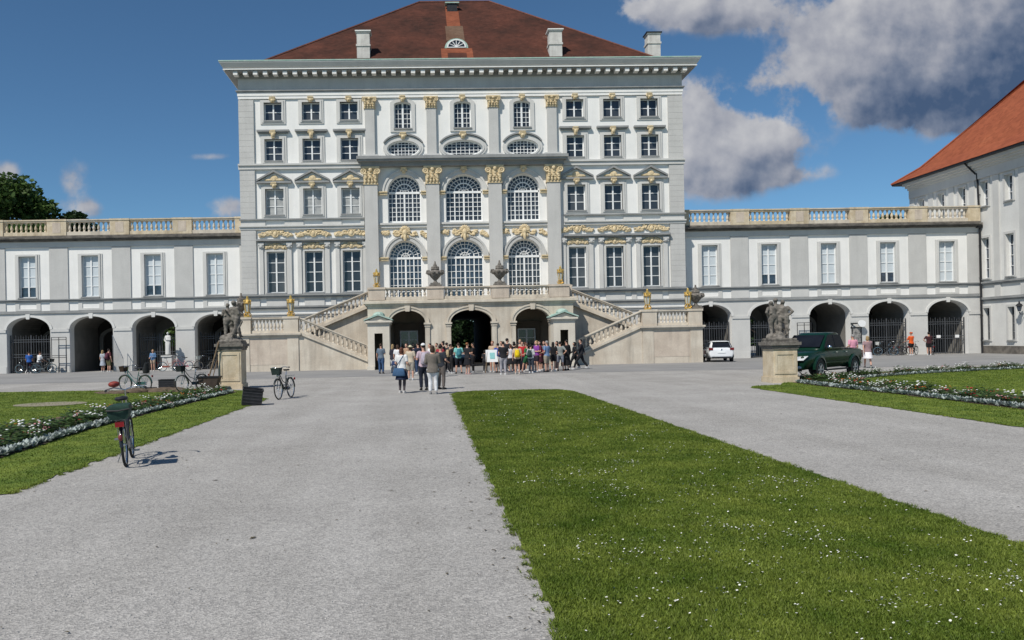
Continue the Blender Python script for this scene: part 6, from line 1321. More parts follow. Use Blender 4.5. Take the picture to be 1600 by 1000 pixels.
def tub():
    P = thing('planting_tub', 'brown tapered tub standing left of the left pedestal', 'tub', (-8.95, 33.35, .02))
    def put(mb, n, m): me = mb.mesh(n); me.materials.append(m); return link(n, me, P, (0, 0, 0))
    def r(w, d, z): return [(-w, -d, z), (w, -d, z), (w, d, z), (-w, d, z)]
    put(MB().rings([r(.26, .2, 0), r(.44, .3, .56), r(.40, .27, .56), (r(.25, .18, .05))]), 'body', mat('rusty_tub', (.05, .04, .033), (.09, .065, .05), 6, .8)); put(MB().rings([r(.455, .315, .53), r(.455, .315, .575), r(.42, .28, .575), r(.42, .28, .53)], cap=False), 'rim', IRON)
tub()
def notice():
    x, y = A(768.5, 44.6); P = thing('notice_board', 'white A-frame notice board with a teal emblem in front of the crowd', 'notice board', (x, y, 0))
    def put(mb, n, m): me = mb.mesh(n); me.materials.append(m); return link(n, me, P, (0, 0, 0))
    mb = MB()
    for s in (-1, 1): mb.tube([(s * .27, -.05, 1.2), (s * .42, -.30, 0)], .018, 6).tube([(s * .22, .03, 1.15), (s * .34, .40, 0)], .016, 6)
    put(mb, 'stand', WOOD); b = put(MB().hexa([(-.36, -.16, .62), (.36, -.16, .62), (.36, -.12, .62), (-.36, -.12, .62), (-.36, -.05, 1.30), (.36, -.05, 1.30), (.36, -.01, 1.30), (-.36, -.01, 1.30)]), 'board', FRAMEW)
    mb = MB(); mb.hexa([(-.12, -.147, .80), (.14, -.147, .80), (.14, -.13, .80), (-.12, -.13, .80), (-.14, -.094, 1.14), (.14, -.094, 1.14), (.14, -.08, 1.14), (-.14, -.08, 1.14)]); put(mb, 'emblem', mat('teal_print', (.22, .50, .50), (.30, .58, .57), 30, .6))
    bb = thing('folding_bicycle_trailer', '', 'x') if False else None
notice()
def bench_seat():
    p = at(747, 540, 45.3); P = thing('folding_bench', 'low metal trestle between the black skirted person and the notice board', 'trestle', (p.x, 45.0, 0))
    def put(mb, n, m): me = mb.mesh(n); me.materials.append(m); return link(n, me, P, (0, 0, 0))
    mb = MB()
    for s in (-1, 1): mb.tube([(s * .5, 0, .46), (s * .5, 0, .0)], .014, 6)
    mb.tube([(-.5, 0, .12), (.5, 0, .12)], .012, 6); put(mb, 'legs', IRON); put(MB().box(-.55, .55, -.1, .1, .46, .49), 'seat', BLACKP)
bench_seat()

# ------------------------------------------------------------------ round sign, wall lantern, railing, small white statue
x, _ = A(1331, 61.8); S1 = thing('round_sign', 'white round sign on an iron bracket between two right wing arches', 'sign', (x, 61.9, 0))
z0 = at(1348, 505, 61.5).z; xs_ = A(1348, 61.5)[0]
MB().tube([(x, 61.92, z0), (xs_ - .3, 61.6, z0)], .05, 6).tube([(x, 61.92, z0 - .35), (xs_ - .6, 61.7, z0 - .02)], .03, 6).build('bracket', IRON, S1)
mb = MB(); n = 20; mb.add([(xs_ + .30 * math.cos(2 * math.pi * i / n), yy, z0 - .02 + .26 * math.sin(2 * math.pi * i / n)) for yy in (61.5, 61.6) for i in range(n)], [tuple(range(n)), tuple(range(2 * n - 1, n - 1, -1))] + [(i, (i + 1) % n, n + (i + 1) % n, n + i) for i in range(n)]); mb.build('disc', FRAMEW, S1)
mb = MB(); frame_of(mb, rect(x + .06, x + .85, z0 - 1.55, z0 - .28), rect(x + .12, x + .79, z0 - 1.49, z0 - .34), 61.86, 61.92); S2 = thing('display_frame', 'dark framed display case hanging below the round white sign', 'display case', (x, 61.9, 0))
mb.build('frame', IRON, S2); MB().box(x + .12, x + .79, 61.90, 61.935, z0 - 1.49, z0 - .34).build('poster', mat('poster_paper', (.33, .32, .30), (.10, .10, .10), 7, .6), S2)
q = at(1597, 480, 57.4); WLN = thing('wall_lantern', 'black wall lantern on the right edge building', 'lantern', (43.6, 57.35, q.z))
MB().lathe([(.10, -.30), (.20, .1)], (43.55, 57.35, q.z), 6).build('lamp_glass', GLASSB, WLN); MB().lathe([(.26, .1), (.18, .22), (.06, .3), (.06, .36), (.02, .48)], (43.55, 57.35, q.z), 6).tube([(43.55, 57.35, q.z - .33), (43.62, 57.35, q.z - .5), (43.9, 57.35, q.z - .5)], .03, 6).build('cap', IRON, WLN)
a = A(176, 61.0); b = A(192, 60.2); zt = at(174, 524, 61).z
RL = thing('iron_railing', 'sloping iron railing beside the open arch of the left wing', 'railing', (a[0], a[1], 0)); mb = MB(); n = 9
for i in range(n + 1):
    t = i / n; x = a[0] + (b[0] - a[0]) * t; y = a[1] + (b[1] - a[1]) * t; z = zt + (1.0 - zt) * t; mb.tube([(x, y, .02), (x, y, z)], .016, 5)
mb.tube([(a[0], a[1], zt), (b[0], b[1], 1.0)], .03, 6).tube([(a[0], a[1], .12), (b[0], b[1], .12)], .02, 6); mb.build('bars', STEEL, RL)
xg = A(262.5, 61.1)[0]; W1 = thing('garden_statue', 'small white statue on a plinth before a left wing arch', 'statue', (xg, 61.1, 0))
MB().box(xg - .36, xg + .36, 60.74, 61.46, 0, 1.05).box(xg - .42, xg + .42, 60.68, 61.52, 1.05, 1.15).box(xg - .42, xg + .42, 60.68, 61.52, 0, .12).build('plinth', GREYL, W1)
f = MB(); J = skeleton(dict(legs='shift', L='fold', R='hip')); torso(f, .02, .8, 1.465, 1.1); head(f, .4)
for s in (-1, 1): leg_tube(f, J, s, .03); arm_tube(f, J, s, .02)
f.loft([(0, 0, .05, .2, .2), (0, 0, .5, .2, .18), (0, 0, .95, .19, .14)], 12); f = remesh(f, .035, 2); me = f.mesh('figure', smooth=True); me.materials.append(GREYL); o = link('figure', me, W1, (0, 0, 1.15)); o.scale = (1.02,) * 3; o.rotation_euler = (0, 0, 2.8)
for i, (px, py) in enumerate([(1285, 0)]): pass

# ------------------------------------------------------------------ cars
PAINT_G = mat('green_car_paint', (.005, .030, .018), (.004, .025, .015), 2, .3, coat=.4, spec=.3)
PAINT_W = mat('white_car_paint', (.78, .79, .80), (.74, .75, .76), 2, .25, coat=.8)
CARGL = mat('car_glass', (.008, .010, .016), (.014, .017, .024), 1.2, .05, spec=.25)
CARGL.node_tree.nodes['Principled BSDF'].inputs['IOR'].default_value = 1.12
PAINT_G.node_tree.nodes['Principled BSDF'].inputs['IOR'].default_value = 1.3; PAINT_G.node_tree.nodes['Principled BSDF'].inputs['Coat IOR'].default_value = 1.25
LAMP = mat('lamp_lens', (.66, .68, .70), (.42, .44, .46), 14, .12, coat=.6)
REDL = mat('red_lens', (.16, .008, .012), (.10, .006, .008), 9, .15, coat=.6)
def wheel(P, x, y, r, w, s):
    mb = MB(); R = []; n = 28
    for rr, xx in ((r * .66, -w / 2), (r * .93, -w / 2), (r, -w * .34), (r, w * .34), (r * .93, w / 2), (r * .66, w / 2)): R.append([(xx, rr * math.cos(2 * math.pi * i / n), rr * math.sin(2 * math.pi * i / n)) for i in range(n)])
    o = mb.rings(R, cap=False); me = mb.mesh('tyre', smooth=True); sharp(me, 40); me.materials.append(RUBBER); t = link('tyre', me, P, (x, y, r))
    mb = MB().ring((s * w * .40, 0, 0), r * .63, r * .05, 'x', 28, 6)
    for i in range(6):
        a = i * math.pi / 3; ca, sa = math.cos(a), math.sin(a); k = r * .075
        mb.add([(s * w * (.46 if j in (0, 1, 2, 3) else .36), q * ca - e * sa, q * sa + e * ca) for j, (q, e) in enumerate([(r * .1, -k), (r * .62, -k * 1.3), (r * .62, k * 1.3), (r * .1, k)] * 2)], [(0, 1, 2, 3), (7, 6, 5, 4), (0, 4, 5, 1), (1, 5, 6, 2), (2, 6, 7, 3), (3, 7, 4, 0)])
    mb.ell((s * w * .42, 0, 0), w * .1, r * .14, r * .14, 10, 6); me = mb.mesh('rim'); me.materials.append(mat('alloy', (.34, .345, .35), (.28, .285, .29), 5, .35, metal=.2)); link('rim', me, t, (0, 0, 0))
    mb = MB(); mb.rings([[(xx, r * .6 * math.cos(2 * math.pi * i / 20), r * .6 * math.sin(2 * math.pi * i / 20)) for i in range(20)] for xx in (s * w * .18, s * w * .22)]); me = mb.mesh('wheel_disc'); me.materials.append(IRON); link('wheel_disc', me, t, (0, 0, 0))
def body_loft(secs, subs=2):
    """sections (y, half width at sill, half width at belt, half width at top, z bottom, z mid, z shoulder, z top)"""
    mb = MB(); R = []
    for y, w0, w1, w2, zb, zm, zs, zt in secs:
        h = [(w0 * .86, zb), (w0, zb + .06), (w1, zm), (w1 * .985, zs), (w2, zt - .03), (w2 * .72, zt)]
        R.append([(x, y, z) for x, z in h] + [(-x, y, z) for x, z in reversed(h)])
    return mb.rings(R)
def subdiv(mb, lv, name):
    me = mb.mesh('tmp'); t = bpy.data.objects.new('tmp', me); COL.objects.link(t); s = t.modifiers.new('s', 'SUBSURF'); s.levels = lv; s.render_levels = lv
    e = bpy.data.meshes.new_from_object(t.evaluated_get(bpy.context.evaluated_depsgraph_get())); bpy.data.objects.remove(t); e.name = name; e.polygons.foreach_set('use_smooth', [True] * len(e.polygons)); return e
def cab_ring(z, y0, y1, w, k=.82):
    """rounded plan ring, 16 points"""
    pts = []
    for i in range(16):
        a = 2 * math.pi * (i + .5) / 16; c, s = math.cos(a), math.sin(a); q = .32
        pts.append((w * math.copysign(abs(c) ** q, c), (y0 + y1) / 2 + (y1 - y0) / 2 * math.copysign(abs(s) ** q, s), z))
    return pts
def plate_on(P, name, m, quad, off, par=None, thick=.012):
    a = [Vector(p) for p in quad]; n = (a[1] - a[0]).cross(a[3] - a[0]).normalized(); o = Vector(off)
    if n.dot(o) < 0: n = -n
    mb = MB().add([p + n * thick for p in a] + [p - n * .01 for p in a], [(0, 1, 2, 3), (7, 6, 5, 4), (0, 4, 5, 1), (1, 5, 6, 2), (2, 6, 7, 3), (3, 7, 4, 0)])
    me = mb.mesh(name); me.materials.append(m); return link(name, me, par or P, (0, 0, 0))
def pickup():
    P = thing('pickup_truck', 'dark green double cab pickup parked behind the right statue pedestal', 'pickup', (16.55, 33.5, 0))
    def put(mb, n, m, sm=False, sub=0):
        me = subdiv(mb, sub, n) if sub else mb.mesh(n, smooth=sm); me.materials.append(m); return link(n, me, P, (0, 0, 0))
    S = [(-2.62, .78, .84, .82, .55, .75, 1.0, 1.13), (-2.58, .80, .88, .86, .50, .75, 1.0, 1.15), (-1.2, .82, .91, .88, .40, .72, 1.0, 1.15), (-.98, .82, .91, .86, .40, .72, 1.0, 1.16), (.9, .82, .91, .86, .40, .72, 1.0, 1.15), (1.2, .82, .91, .84, .40, .72, 1.0, 1.15), (2.1, .82, .91, .80, .40, .70, .98, 1.12), (2.46, .80, .89, .76, .36, .64, .93, 1.07), (2.66, .76, .83, .68, .36, .60, .88, 1.0), (2.70, .70, .78, .62, .38, .60, .84, .94)]
    put(body_loft(S), 'body', PAINT_G, sub=2)
    # cab
    mb = MB().rings([cab_ring(1.08, -1.02, 1.32, .84), cab_ring(1.22, -1.0, 1.12, .82), cab_ring(1.50, -.93, .72, .745), cab_ring(1.74, -.84, .34, .665), cab_ring(1.80, -.74, .18, .60), cab_ring(1.82, -.55, .0, .48)]); cab = put(mb, 'cab', PAINT_G, True)
    plate_on(P, 'windscreen', CARGL, [(-.70, 1.13, 1.24), (.70, 1.13, 1.24), (.60, .44, 1.70), (-.60, .44, 1.70)], (0, 1, 1), None, .02)
    for s in (-1, 1):
        plate_on(P, 'side_window', CARGL, [(s * .826, .98, 1.22), (s * .826, .06, 1.22), (s * .690, .04, 1.72), (s * .700, .42, 1.72)], (s, 0, 0), None, .018)
        plate_on(P, 'side_window', CARGL, [(s * .826, -.02, 1.22), (s * .826, -.86, 1.22), (s * .690, -.70, 1.72), (s * .690, -.02, 1.72)], (s, 0, 0), None, .018)
        mb = MB().ell((s * .98, .86, 1.24), .10, .07, .085, 10, 7); put(mb, 'mirror', CHROME, True); put(MB().tube([(s * .84, .84, 1.18), (s * .94, .86, 1.20)], .025, 6), 'mirror_arm', BLACKP)
        for y in (.15, -.75): put(MB().box(*sorted((s * .90, s * .94)), y - .12, y + .02, 1.02, 1.05), 'door_handle', CHROME)
        mb = MB().box(*sorted((s * .905, s * .925)), -1.0, 1.15, .62, .67) ; put(mb, 'side_moulding', PAINT_G)
        put(MB().tube([(s * .80, -1.0, .36), (s * .92, -.9, .36), (s * .92, 1.0, .36), (s * .80, 1.1, .36)], .035, 6), 'side_step', BLACKP)
        for y in (1.55, -1.62):
            n = 14; q = [(y + .47 * math.cos(math.pi * i / n), .40 + .47 * math.sin(math.pi * i / n)) for i in range(n + 1)]
            mb = MB().prismx(q, *sorted((s * .55, s * .918))); put(mb, 'wheel_well', IRON)
            mb = MB(); o_ = [(y + .53 * math.cos(math.pi * i / n), .40 + .54 * math.sin(math.pi * i / n)) for i in range(n + 1)]; i_ = [(y + .45 * math.cos(math.pi * i / n), .40 + .45 * math.sin(math.pi * i / n)) for i in range(n + 1)]
            for i in range(n): mb.hexa([(s * .86, *i_[i]), (s * .86, *o_[i]), (s * .86, *o_[i + 1]), (s * .86, *i_[i + 1]), (s * .955, *i_[i]), (s * .94, *o_[i]), (s * .94, *o_[i + 1]), (s * .955, *i_[i + 1])])
            put(mb, 'fender_flare', PAINT_G); wheel(P, s * .83, y, .385, .24, s)
        plate_on(P, 'headlight', LAMP, [(s * .46, 2.755, .76), (s * .80, 2.70, .76), (s * .90, 2.48, .93), (s * .44, 2.745, .90)], (s * .4, 1, .2), None, .06)
        put(MB().ell((s * .60, 2.69, .50), .10, .05, .06, 10, 6), 'fog_lamp', LAMP, True)
        put(MB().tube([(s * .42, 2.74, .56), (s * .52, 2.74, .44), (s * .74, 2.68, .44)], .022, 6), 'lamp_trim', CHROME)
        put(MB().box(*sorted((s * .70, s * .84)), -2.66, -2.58, .75, 1.05), 'tail_light', REDL)
    plate_on(P, 'grille', IRON, [(-.34, 2.71, .60), (.34, 2.71, .60), (.36, 2.69, .90), (-.36, 2.69, .90)], (0, 1, .1), None, .03)
    mb = MB()
    for s in (-1, 1): mb.tube([(s * .36, 2.74, .88), (s * .22, 2.76, .64), (0, 2.76, .62)], .04, 6)
    for z in (.68, .77): mb.box(-.34, .34, 2.72, 2.75, z - .012, z + .012)
    put(mb, 'grille_bars', CHROME); put(MB().box(-.62, .62, 2.5, 2.73, .34, .41), 'lower_grille', BLACKP); put(MB().box(-.26, .26, 2.74, 2.77, .42, .54), 'number_plate', FRAMEW)
    put(MB().box(-.72, .72, -2.52, -1.12, 1.152, 1.162), 'bed_cover', BLACKP); put(MB().box(-.75, .75, -2.78, -2.62, .48, .60), 'rear_bumper', CHROME)
    P.rotation_euler = (0, 0, math.radians(128.4)); P.scale = (1.0, 1.0, 1.045); return P
pickup()
def hatchback():
    p = A(1130.5, 54.6); P = thing('hatchback', 'white hatchback seen from behind next to the right stair landing', 'car', (p[0] + .15, 56.3, 0))
    def put(mb, n, m, sm=False, sub=0):
        me = subdiv(mb, sub, n) if sub else mb.mesh(n, smooth=sm); me.materials.append(m); return link(n, me, P, (0, 0, 0))
    S = [(-2.02, .70, .78, .74, .32, .55, .80, .93), (-1.98, .76, .84, .78, .27, .55, .84, .98), (-1.0, .80, .87, .80, .22, .55, .86, .97), (.6, .80, .87, .80, .22, .55, .84, .93), (1.1, .80, .86, .74, .22, .55, .80, .90), (1.8, .76, .82, .64, .24, .5, .70, .78), (2.0, .62, .70, .5, .26, .46, .60, .68)]
    put(body_loft(S), 'body', PAINT_W, sub=2)
    mb = MB().rings([cab_ring(.90, -1.95, 1.15, .79), cab_ring(1.10, -1.82, .75, .74), cab_ring(1.34, -1.62, .25, .645), cab_ring(1.43, -1.55, .0, .58), cab_ring(1.46, -1.2, -.3, .45)]); put(mb, 'cab', PAINT_W, True)
    plate_on(P, 'rear_window', CARGL, [(-.62, -1.91, 1.03), (.62, -1.91, 1.03), (.52, -1.66, 1.36), (-.52, -1.66, 1.36)], (0, -1, .4), None, .02)
    put(MB().box(-.56, .56, -1.78, -1.50, 1.40, 1.43), 'roof_spoiler', PAINT_W)
    for s in (-1, 1):
        plate_on(P, 'side_window', CARGL, [(s * .78, .7, 1.0), (s * .78, -1.5, 1.02), (s * .655, -1.40, 1.32), (s * .66, .15, 1.32)], (s, 0, 0), None, .015)
        put(MB().box(*sorted((s * .56, s * .83)), -2.03, -1.86, .82, .99), 'tail_light', REDL); put(MB().ell((s * .90, .55, 1.0), .09, .06, .06, 8, 6), 'mirror', PAINT_W, True)
        for y in (1.25, -1.28):
            n = 12; q = [(y + .37 * math.cos(math.pi * i / n), .30 + .37 * math.sin(math.pi * i / n)) for i in range(n + 1)]
            put(MB().prismx(q, *sorted((s * .5, s * .872))), 'wheel_well', IRON); wheel(P, s * .76, y, .31, .2, s)
    put(MB().box(-.25, .25, -2.045, -2.02, .62, .73), 'number_plate', FRAMEW); put(MB().box(-.62, .62, -2.06, -1.95, .26, .38), 'rear_bumper', BLACKP); put(MB().ell((0, -2.035, .86), .06, .02, .06, 10, 6), 'badge', CHROME, True)
    plate_on(P, 'side_sticker', mat('red_print', (.42, .04, .05), (.32, .03, .04), 9, .4), [(-.885, .2, .50), (-.885, -.55, .50), (-.885, -.55, .80), (-.885, .2, .80)], (-1, 0, 0))
    P.rotation_euler = (0, 0, -.20); return P
hatchback()
# ------------------------------------------------------------------ vegetation
def leaf_mat(name, c1, c2, scale=1.5, trans=.25, fine=.35):
    ma = bpy.data.materials.new(name); ma.use_nodes = True; N = ma.node_tree.nodes; L = ma.node_tree.links; bs = N['Principled BSDF']
    bs.inputs['Roughness'].default_value = .6; bs.inputs['Specular IOR Level'].default_value = .25
    geo = N.new('ShaderNodeNewGeometry')
    n = N.new('ShaderNodeTexNoise'); n.inputs['Scale'].default_value = scale; n.inputs['Detail'].default_value = 5; n.inputs['Roughness'].default_value = .7; L.new(geo.outputs['Position'], n.inputs[0])
    r = N.new('ShaderNodeValToRGB'); r.color_ramp.elements[0].position = .35; r.color_ramp.elements[1].position = .65; r.color_ramp.elements[0].color = (*c1, 1); r.color_ramp.elements[1].color = (*c2, 1); L.new(n.outputs[0], r.inputs[0])
    hs = N.new('ShaderNodeHueSaturation'); L.new(r.outputs[0], hs.inputs['Color'])
    mr = N.new('ShaderNodeMapRange'); L.new(geo.outputs['Random Per Island'], mr.inputs[0]); mr.inputs[3].default_value = 1 - fine; mr.inputs[4].default_value = 1 + fine; L.new(mr.outputs[0], hs.inputs['Value'])
    L.new(hs.outputs[0], bs.inputs['Base Color'])
    tr = N.new('ShaderNodeBsdfTranslucent'); L.new(hs.outputs[0], tr.inputs[0]); mx = N.new('ShaderNodeMixShader'); mx.inputs[0].default_value = trans
    out = N['Material Output']; L.new(bs.outputs[0], mx.inputs[1]); L.new(tr.outputs[0], mx.inputs[2]); L.new(mx.outputs[0], out.inputs[0])
    MATS[name] = ma; return ma
GRASS = leaf_mat('grass_blades', (.078, .130, .013), (.205, .252, .043), .8, .3)
rng = np.random.default_rng(5)
def in_poly(x, y, poly):
    c = np.zeros(len(x), bool); n = len(poly)
    for i in range(n):
        x1, y1 = poly[i]; x2, y2 = poly[(i + 1) % n]
        k = ((y1 > y) != (y2 > y)) & (x < (x2 - x1) * (y - y1) / ((y2 - y1) or 1e-9) + x1); c ^= k
    return c
def tri_mesh(name, V, nf, m, k=3):
    me = bpy.data.meshes.new(name); me.vertices.add(len(V)); me.vertices.foreach_set('co', V.astype(np.float32).ravel())
    me.loops.add(nf * k); me.loops.foreach_set('vertex_index', np.arange(nf * k, dtype=np.int32)); me.polygons.add(nf)
    me.polygons.foreach_set('loop_start', np.arange(0, nf * k, k, dtype=np.int32)); me.polygons.foreach_set('loop_total', np.full(nf, k, dtype=np.int32))
    me.update(); me.validate(); me.materials.append(m); return me
def grass(name, poly, holes, n, z, lab, xlim, ylim, h=(.010, .028)):
    # more blades close to the camera
    y = ylim[0] * (ylim[1] / ylim[0]) ** rng.random(n); x = rng.uniform(xlim[0], xlim[1], n)
    k = in_poly(x, y, poly)
    for hp in holes: k &= ~in_poly(x, y, hp)
    x, y = x[k], y[k]; n = len(x)
    cl = np.sin(x * 2.3 + 1.3 * np.sin(y * 1.7)) * np.sin(y * 2.1 + 1.7 * np.sin(x * 1.9)); cl2 = np.sin(x * 7.1 + y * 5.3) * np.sin(y * 8.7 - x * 3.1)
    hh = rng.uniform(h[0], h[1], n) * (1 + .25 * cl + .2 * cl2) * np.where(rng.random(n) < .03, 1.6, 1); w = .004 + .0016 * (y / 5)
    a = rng.uniform(0, 2 * np.pi, n); ln = rng.uniform(.2, 1.0, n) * hh; b = rng.uniform(0, 2 * np.pi, n)
    V = np.empty((n, 3, 3)); V[:, 0] = np.c_[x - w * np.cos(a), y - w * np.sin(a), np.full(n, z)]; V[:, 1] = np.c_[x + w * np.cos(a), y + w * np.sin(a), np.full(n, z)]; V[:, 2] = np.c_[x + ln * np.cos(b), y + ln * np.sin(b), z + hh]
    o = link(name, tri_mesh(name, V.reshape(-1, 3), n, GRASS), None, (0, 0, 0)); tag(o, lab, 'grass', kind='stuff')
grass('middle_grass', LAWN_MID, [], 540000, .012, 'short daisy dotted grass on the long middle lawn', (.7, 5.35), (4.4, 29.4))
grass('left_grass', LAWN_L, [BED_L], 190000, .012, 'short grass on the left lawn beside the path', (-22, -5.3), (10.0, 36.5))
grass('right_grass', LAWN_R, [BED_R], 190000, .012, 'short grass on the right lawn around the flower bed', (11.2, 32), (14.5, 41), h=(.013, .034))
def rag(name, lines, n, lab):    # ragged tufts that creep over the gravel edge
    V = []
    for (xa, ya), (xb, yb), sgn in lines:
        for i in range(n):
            t = rnd.random() ** 1.6; x = xa + (xb - xa) * t + sgn * abs(rnd.gauss(0, .035)) ; y = ya + (yb - ya) * t + rnd.gauss(0, .02)
            if math.sin(y * 9.0) + math.sin(y * 23.0) + math.sin(y * 4.1) < -.2: continue
            for k in range(5):
                a = rnd.uniform(0, 6.28); l = rnd.uniform(.015, .05); w = .005; px, py = x + rnd.gauss(0, .015), y + rnd.gauss(0, .015)
                V += [(px - w * math.sin(a), py + w * math.cos(a), .006), (px + w * math.sin(a), py - w * math.cos(a), .006), (px + l * math.cos(a), py + l * math.sin(a), .008 + rnd.uniform(.0, .035))]
    o = link(name, tri_mesh(name, np.array(V), len(V) // 3, GRASS), None, (0, 0, 0)); tag(o, lab, 'grass', kind='stuff')
rag('edge_grass', [((.84, 4.6), (.86, 28), -1), ((5.18, 6.0), (5.15, 28), 1), ((-5.48, 10.6), (-5.44, 27.6), 1), ((11.42, 14), (11.40, 27.8), -1)], 1500, 'ragged grass tufts creeping over the gravel edges')
# daisies in drifts
V = []
drifts = [(rnd.uniform(1.2, 5.0), 4.6 * (28 / 4.6) ** rnd.random(), rnd.uniform(.10, .55)) for _ in range(150)]
for cx, cy, sp in drifts:
    for i in range(rnd.randint(6, 40)):
        x, y = rnd.gauss(cx, sp), rnd.gauss(cy, sp * .8)
        if not (.95 < x < 5.1 and 4.3 < y < 29): continue
        z = rnd.uniform(.030, .046); r = rnd.uniform(.005, .0095) * (1 + .012 * y); tx, ty = rnd.gauss(0, .3), rnd.gauss(-.25, .3); p = [(x + r * math.cos(a), y + r * math.sin(a), z + r * (math.cos(a) * tx + math.sin(a) * ty)) for a in [k * math.pi / 3 for k in range(6)]]
        V += p
o = link('daisies', tri_mesh('daisies', np.array(V), len(V) // 6, mat('daisy_white', (.80, .80, .76), (.70, .70, .62), 30, .8), 6), None, (0, 0, 0)); tag(o, 'tiny white daisies scattered over the middle lawn', 'daisies', kind='stuff')
# leaves and twigs on the gravel
V = []
for i in range(300):
    if i < 150: y = 4.8 * (27 / 4.8) ** rnd.random(); x = .84 - abs(rnd.gauss(0, .22))
    else: y = 5 * (26 / 5) ** rnd.random(); x = rnd.uniform(-5.2, .7) if rnd.random() < .6 else rnd.uniform(5.3, 11)
    a = rnd.uniform(0, 6.28); l = rnd.uniform(.008, .028) * (1 if i % 9 else 2); w = l * .4; c, s = math.cos(a), math.sin(a); z = rnd.uniform(.006, .014)
    V += [(x + l * c, y + l * s, z), (x - w * s, y + w * c, z + .006), (x - l * c, y - l * s, z), (x + w * s, y - w * c, z + .004)]
o = link('fallen_leaves', tri_mesh('fallen_leaves', np.array(V), len(V) // 4, mat('dry_leaf', (.055, .045, .030), (.12, .10, .05), 40, .8), 4), None, (0, 0, 0)); tag(o, 'small dark leaves and twigs strewn on the gravel by the lawn edge', 'leaves', kind='stuff')
V = []; F = 0
for i in range(9000):
    y = 4.5 * (22 / 4.5) ** rnd.random(); x = rnd.uniform(-5.4, .8) if rnd.random() < .75 else rnd.uniform(5.25, 11)
    r = rnd.uniform(.004, .012); q = [Vector((x + r * rnd.uniform(.6, 1.2) * math.cos(k * 2.094 + i), y + r * rnd.uniform(.6, 1.2) * math.sin(k * 2.094 + i), .001)) for k in range(3)]; t = Vector((x, y, r * .9))
    for k in range(3): V += [q[k], q[(k + 1) % 3], t]
o = link('loose_stones', tri_mesh('loose_stones', np.array([tuple(v) for v in V]), len(V) // 3, mat('stone_chips', (.46, .45, .43), (.27, .265, .26), 60, .9)), None, (0, 0, 0)); tag(o, 'loose pale stone chips on the gravel paths', 'stones', kind='stuff')

# bedding plants: one of each kind with its parts, then copies
BEDLEAF = leaf_mat('bedding_leaves', (.040, .085, .022), (.10, .155, .05), 5, .25)
SILVER = leaf_mat('silver_leaves', (.26, .31, .29), (.42, .46, .44), 6, .2)
def leaves(n, r, h, size, z0=.02):
    V = []
    for i in range(n):
        a = rnd.uniform(0, 6.28); q = r * math.sqrt(rnd.random()); z = z0 + h * rnd.random() * (1 - (q / r) ** 2 * .6); l = size * rnd.uniform(.7, 1.3); c, s = math.cos(a), math.sin(a); u = rnd.uniform(-.2, .6)
        x, y = q * c, q * s; w = l * .38
        V += [(x, y, z), (x + l * .5 * c - w * s, y + l * .5 * s + w * c, z + l * u * .5), (x + l * c, y + l * s, z + l * u * .7), (x + l * .5 * c + w * s, y + l * .5 * s - w * c, z + l * u * .5)]
    return tri_mesh('leaves', np.array(V), n, BEDLEAF, 4)
def blooms(n, r, h, size, m, z0=.2):
    mb = MB()
    for i in range(n):
        a = rnd.uniform(0, 6.28); q = r * math.sqrt(rnd.random()); R = Matrix.Rotation(rnd.uniform(-.7, .7), 3, 'X') @ Matrix.Rotation(rnd.uniform(-.7, .7), 3, 'Y')
        mb.ell((q * math.cos(a), q * math.sin(a), z0 + h * rnd.random()), size, size, size * .45, 6, 4, R)
    me = mb.mesh('blooms', smooth=True); me.materials.append(m); return me
KINDS = []
for nm, lab, cols, (nb, r, h, sz) in [
    ('white_bedding_plant', 'white flowering bedding plant', mat('white_petals', (.80, .80, .78), (.68, .68, .64), 20, .7), (8, .18, .16, .032)),
    ('red_bedding_plant', 'red flowering bedding plant', mat('red_petals', (.42, .035, .03), (.30, .03, .04), 20, .7), (5, .15, .10, .028)),
    ('orange_bedding_plant', 'orange flowering bedding plant', mat('orange_petals', (.52, .17, .02), (.40, .10, .02), 20, .7), (5, .15, .10, .028)),
    ('pink_bedding_plant', 'pale pink flowering bedding plant', mat('pink_petals', (.55, .27, .28), (.48, .20, .22), 20, .7), (5, .16, .12, .028)),
    ('leafy_bedding_plant', 'leafy green bedding plant without flowers', None, (0, .18, .2, .04))]:
    lm = leaves(60, .21, .30, .12); lm2 = blooms(nb, r, h, sz, cols) if cols else None; KINDS.append((nm, lab, lm, lm2))
def plant(ki, x, y, bed, sc):
    nm, lab, lm, bm_ = KINDS[ki]; P = thing(nm, lab + ' in the ' + bed, 'plant', (x, y, .024), lab + 's in the ' + bed)
    link('leaves', lm, P, (0, 0, 0)); 
    if bm_: link('blooms', bm_, P, (0, 0, 0))
    P.rotation_euler = (0, 0, rnd.uniform(0, 6.28)); P.scale = (sc, sc, sc * rnd.uniform(.45, .9) * (1.35 if ki == 4 and rnd.random() < .25 else 1))
def fill(bed, path, wid, n, wts, back=False):
    pts = [Vector(p) for p in path]; seg = [(pts[i + 1] - pts[i]).length for i in range(len(pts) - 1)]; tot = sum(seg)
    for i in range(n):
        d = tot * ((i + .5) / n); k = 0
        while d > seg[k] and k < len(seg) - 1: d -= seg[k]; k += 1
        a, b = pts[k], pts[k + 1]; p = a.lerp(b, d / seg[k]); t = (b - a).normalized(); nn = Vector((-t.y, t.x)); p = p + nn * rnd.uniform(-wid, wid)
        plant(rnd.choices(range(5), wts)[0], p.x, p.y, bed, rnd.uniform(.75, 1.15))
fill('left flower bed', [(-8.4, 10.5), (-8.6, 14), (-8.9, 18.5), (-8.75, 23), (-8.5, 28), (-8.45, 31), (-8.9, 32.7)], .80, 240, (3, 1.6, 1.6, 2, 9))
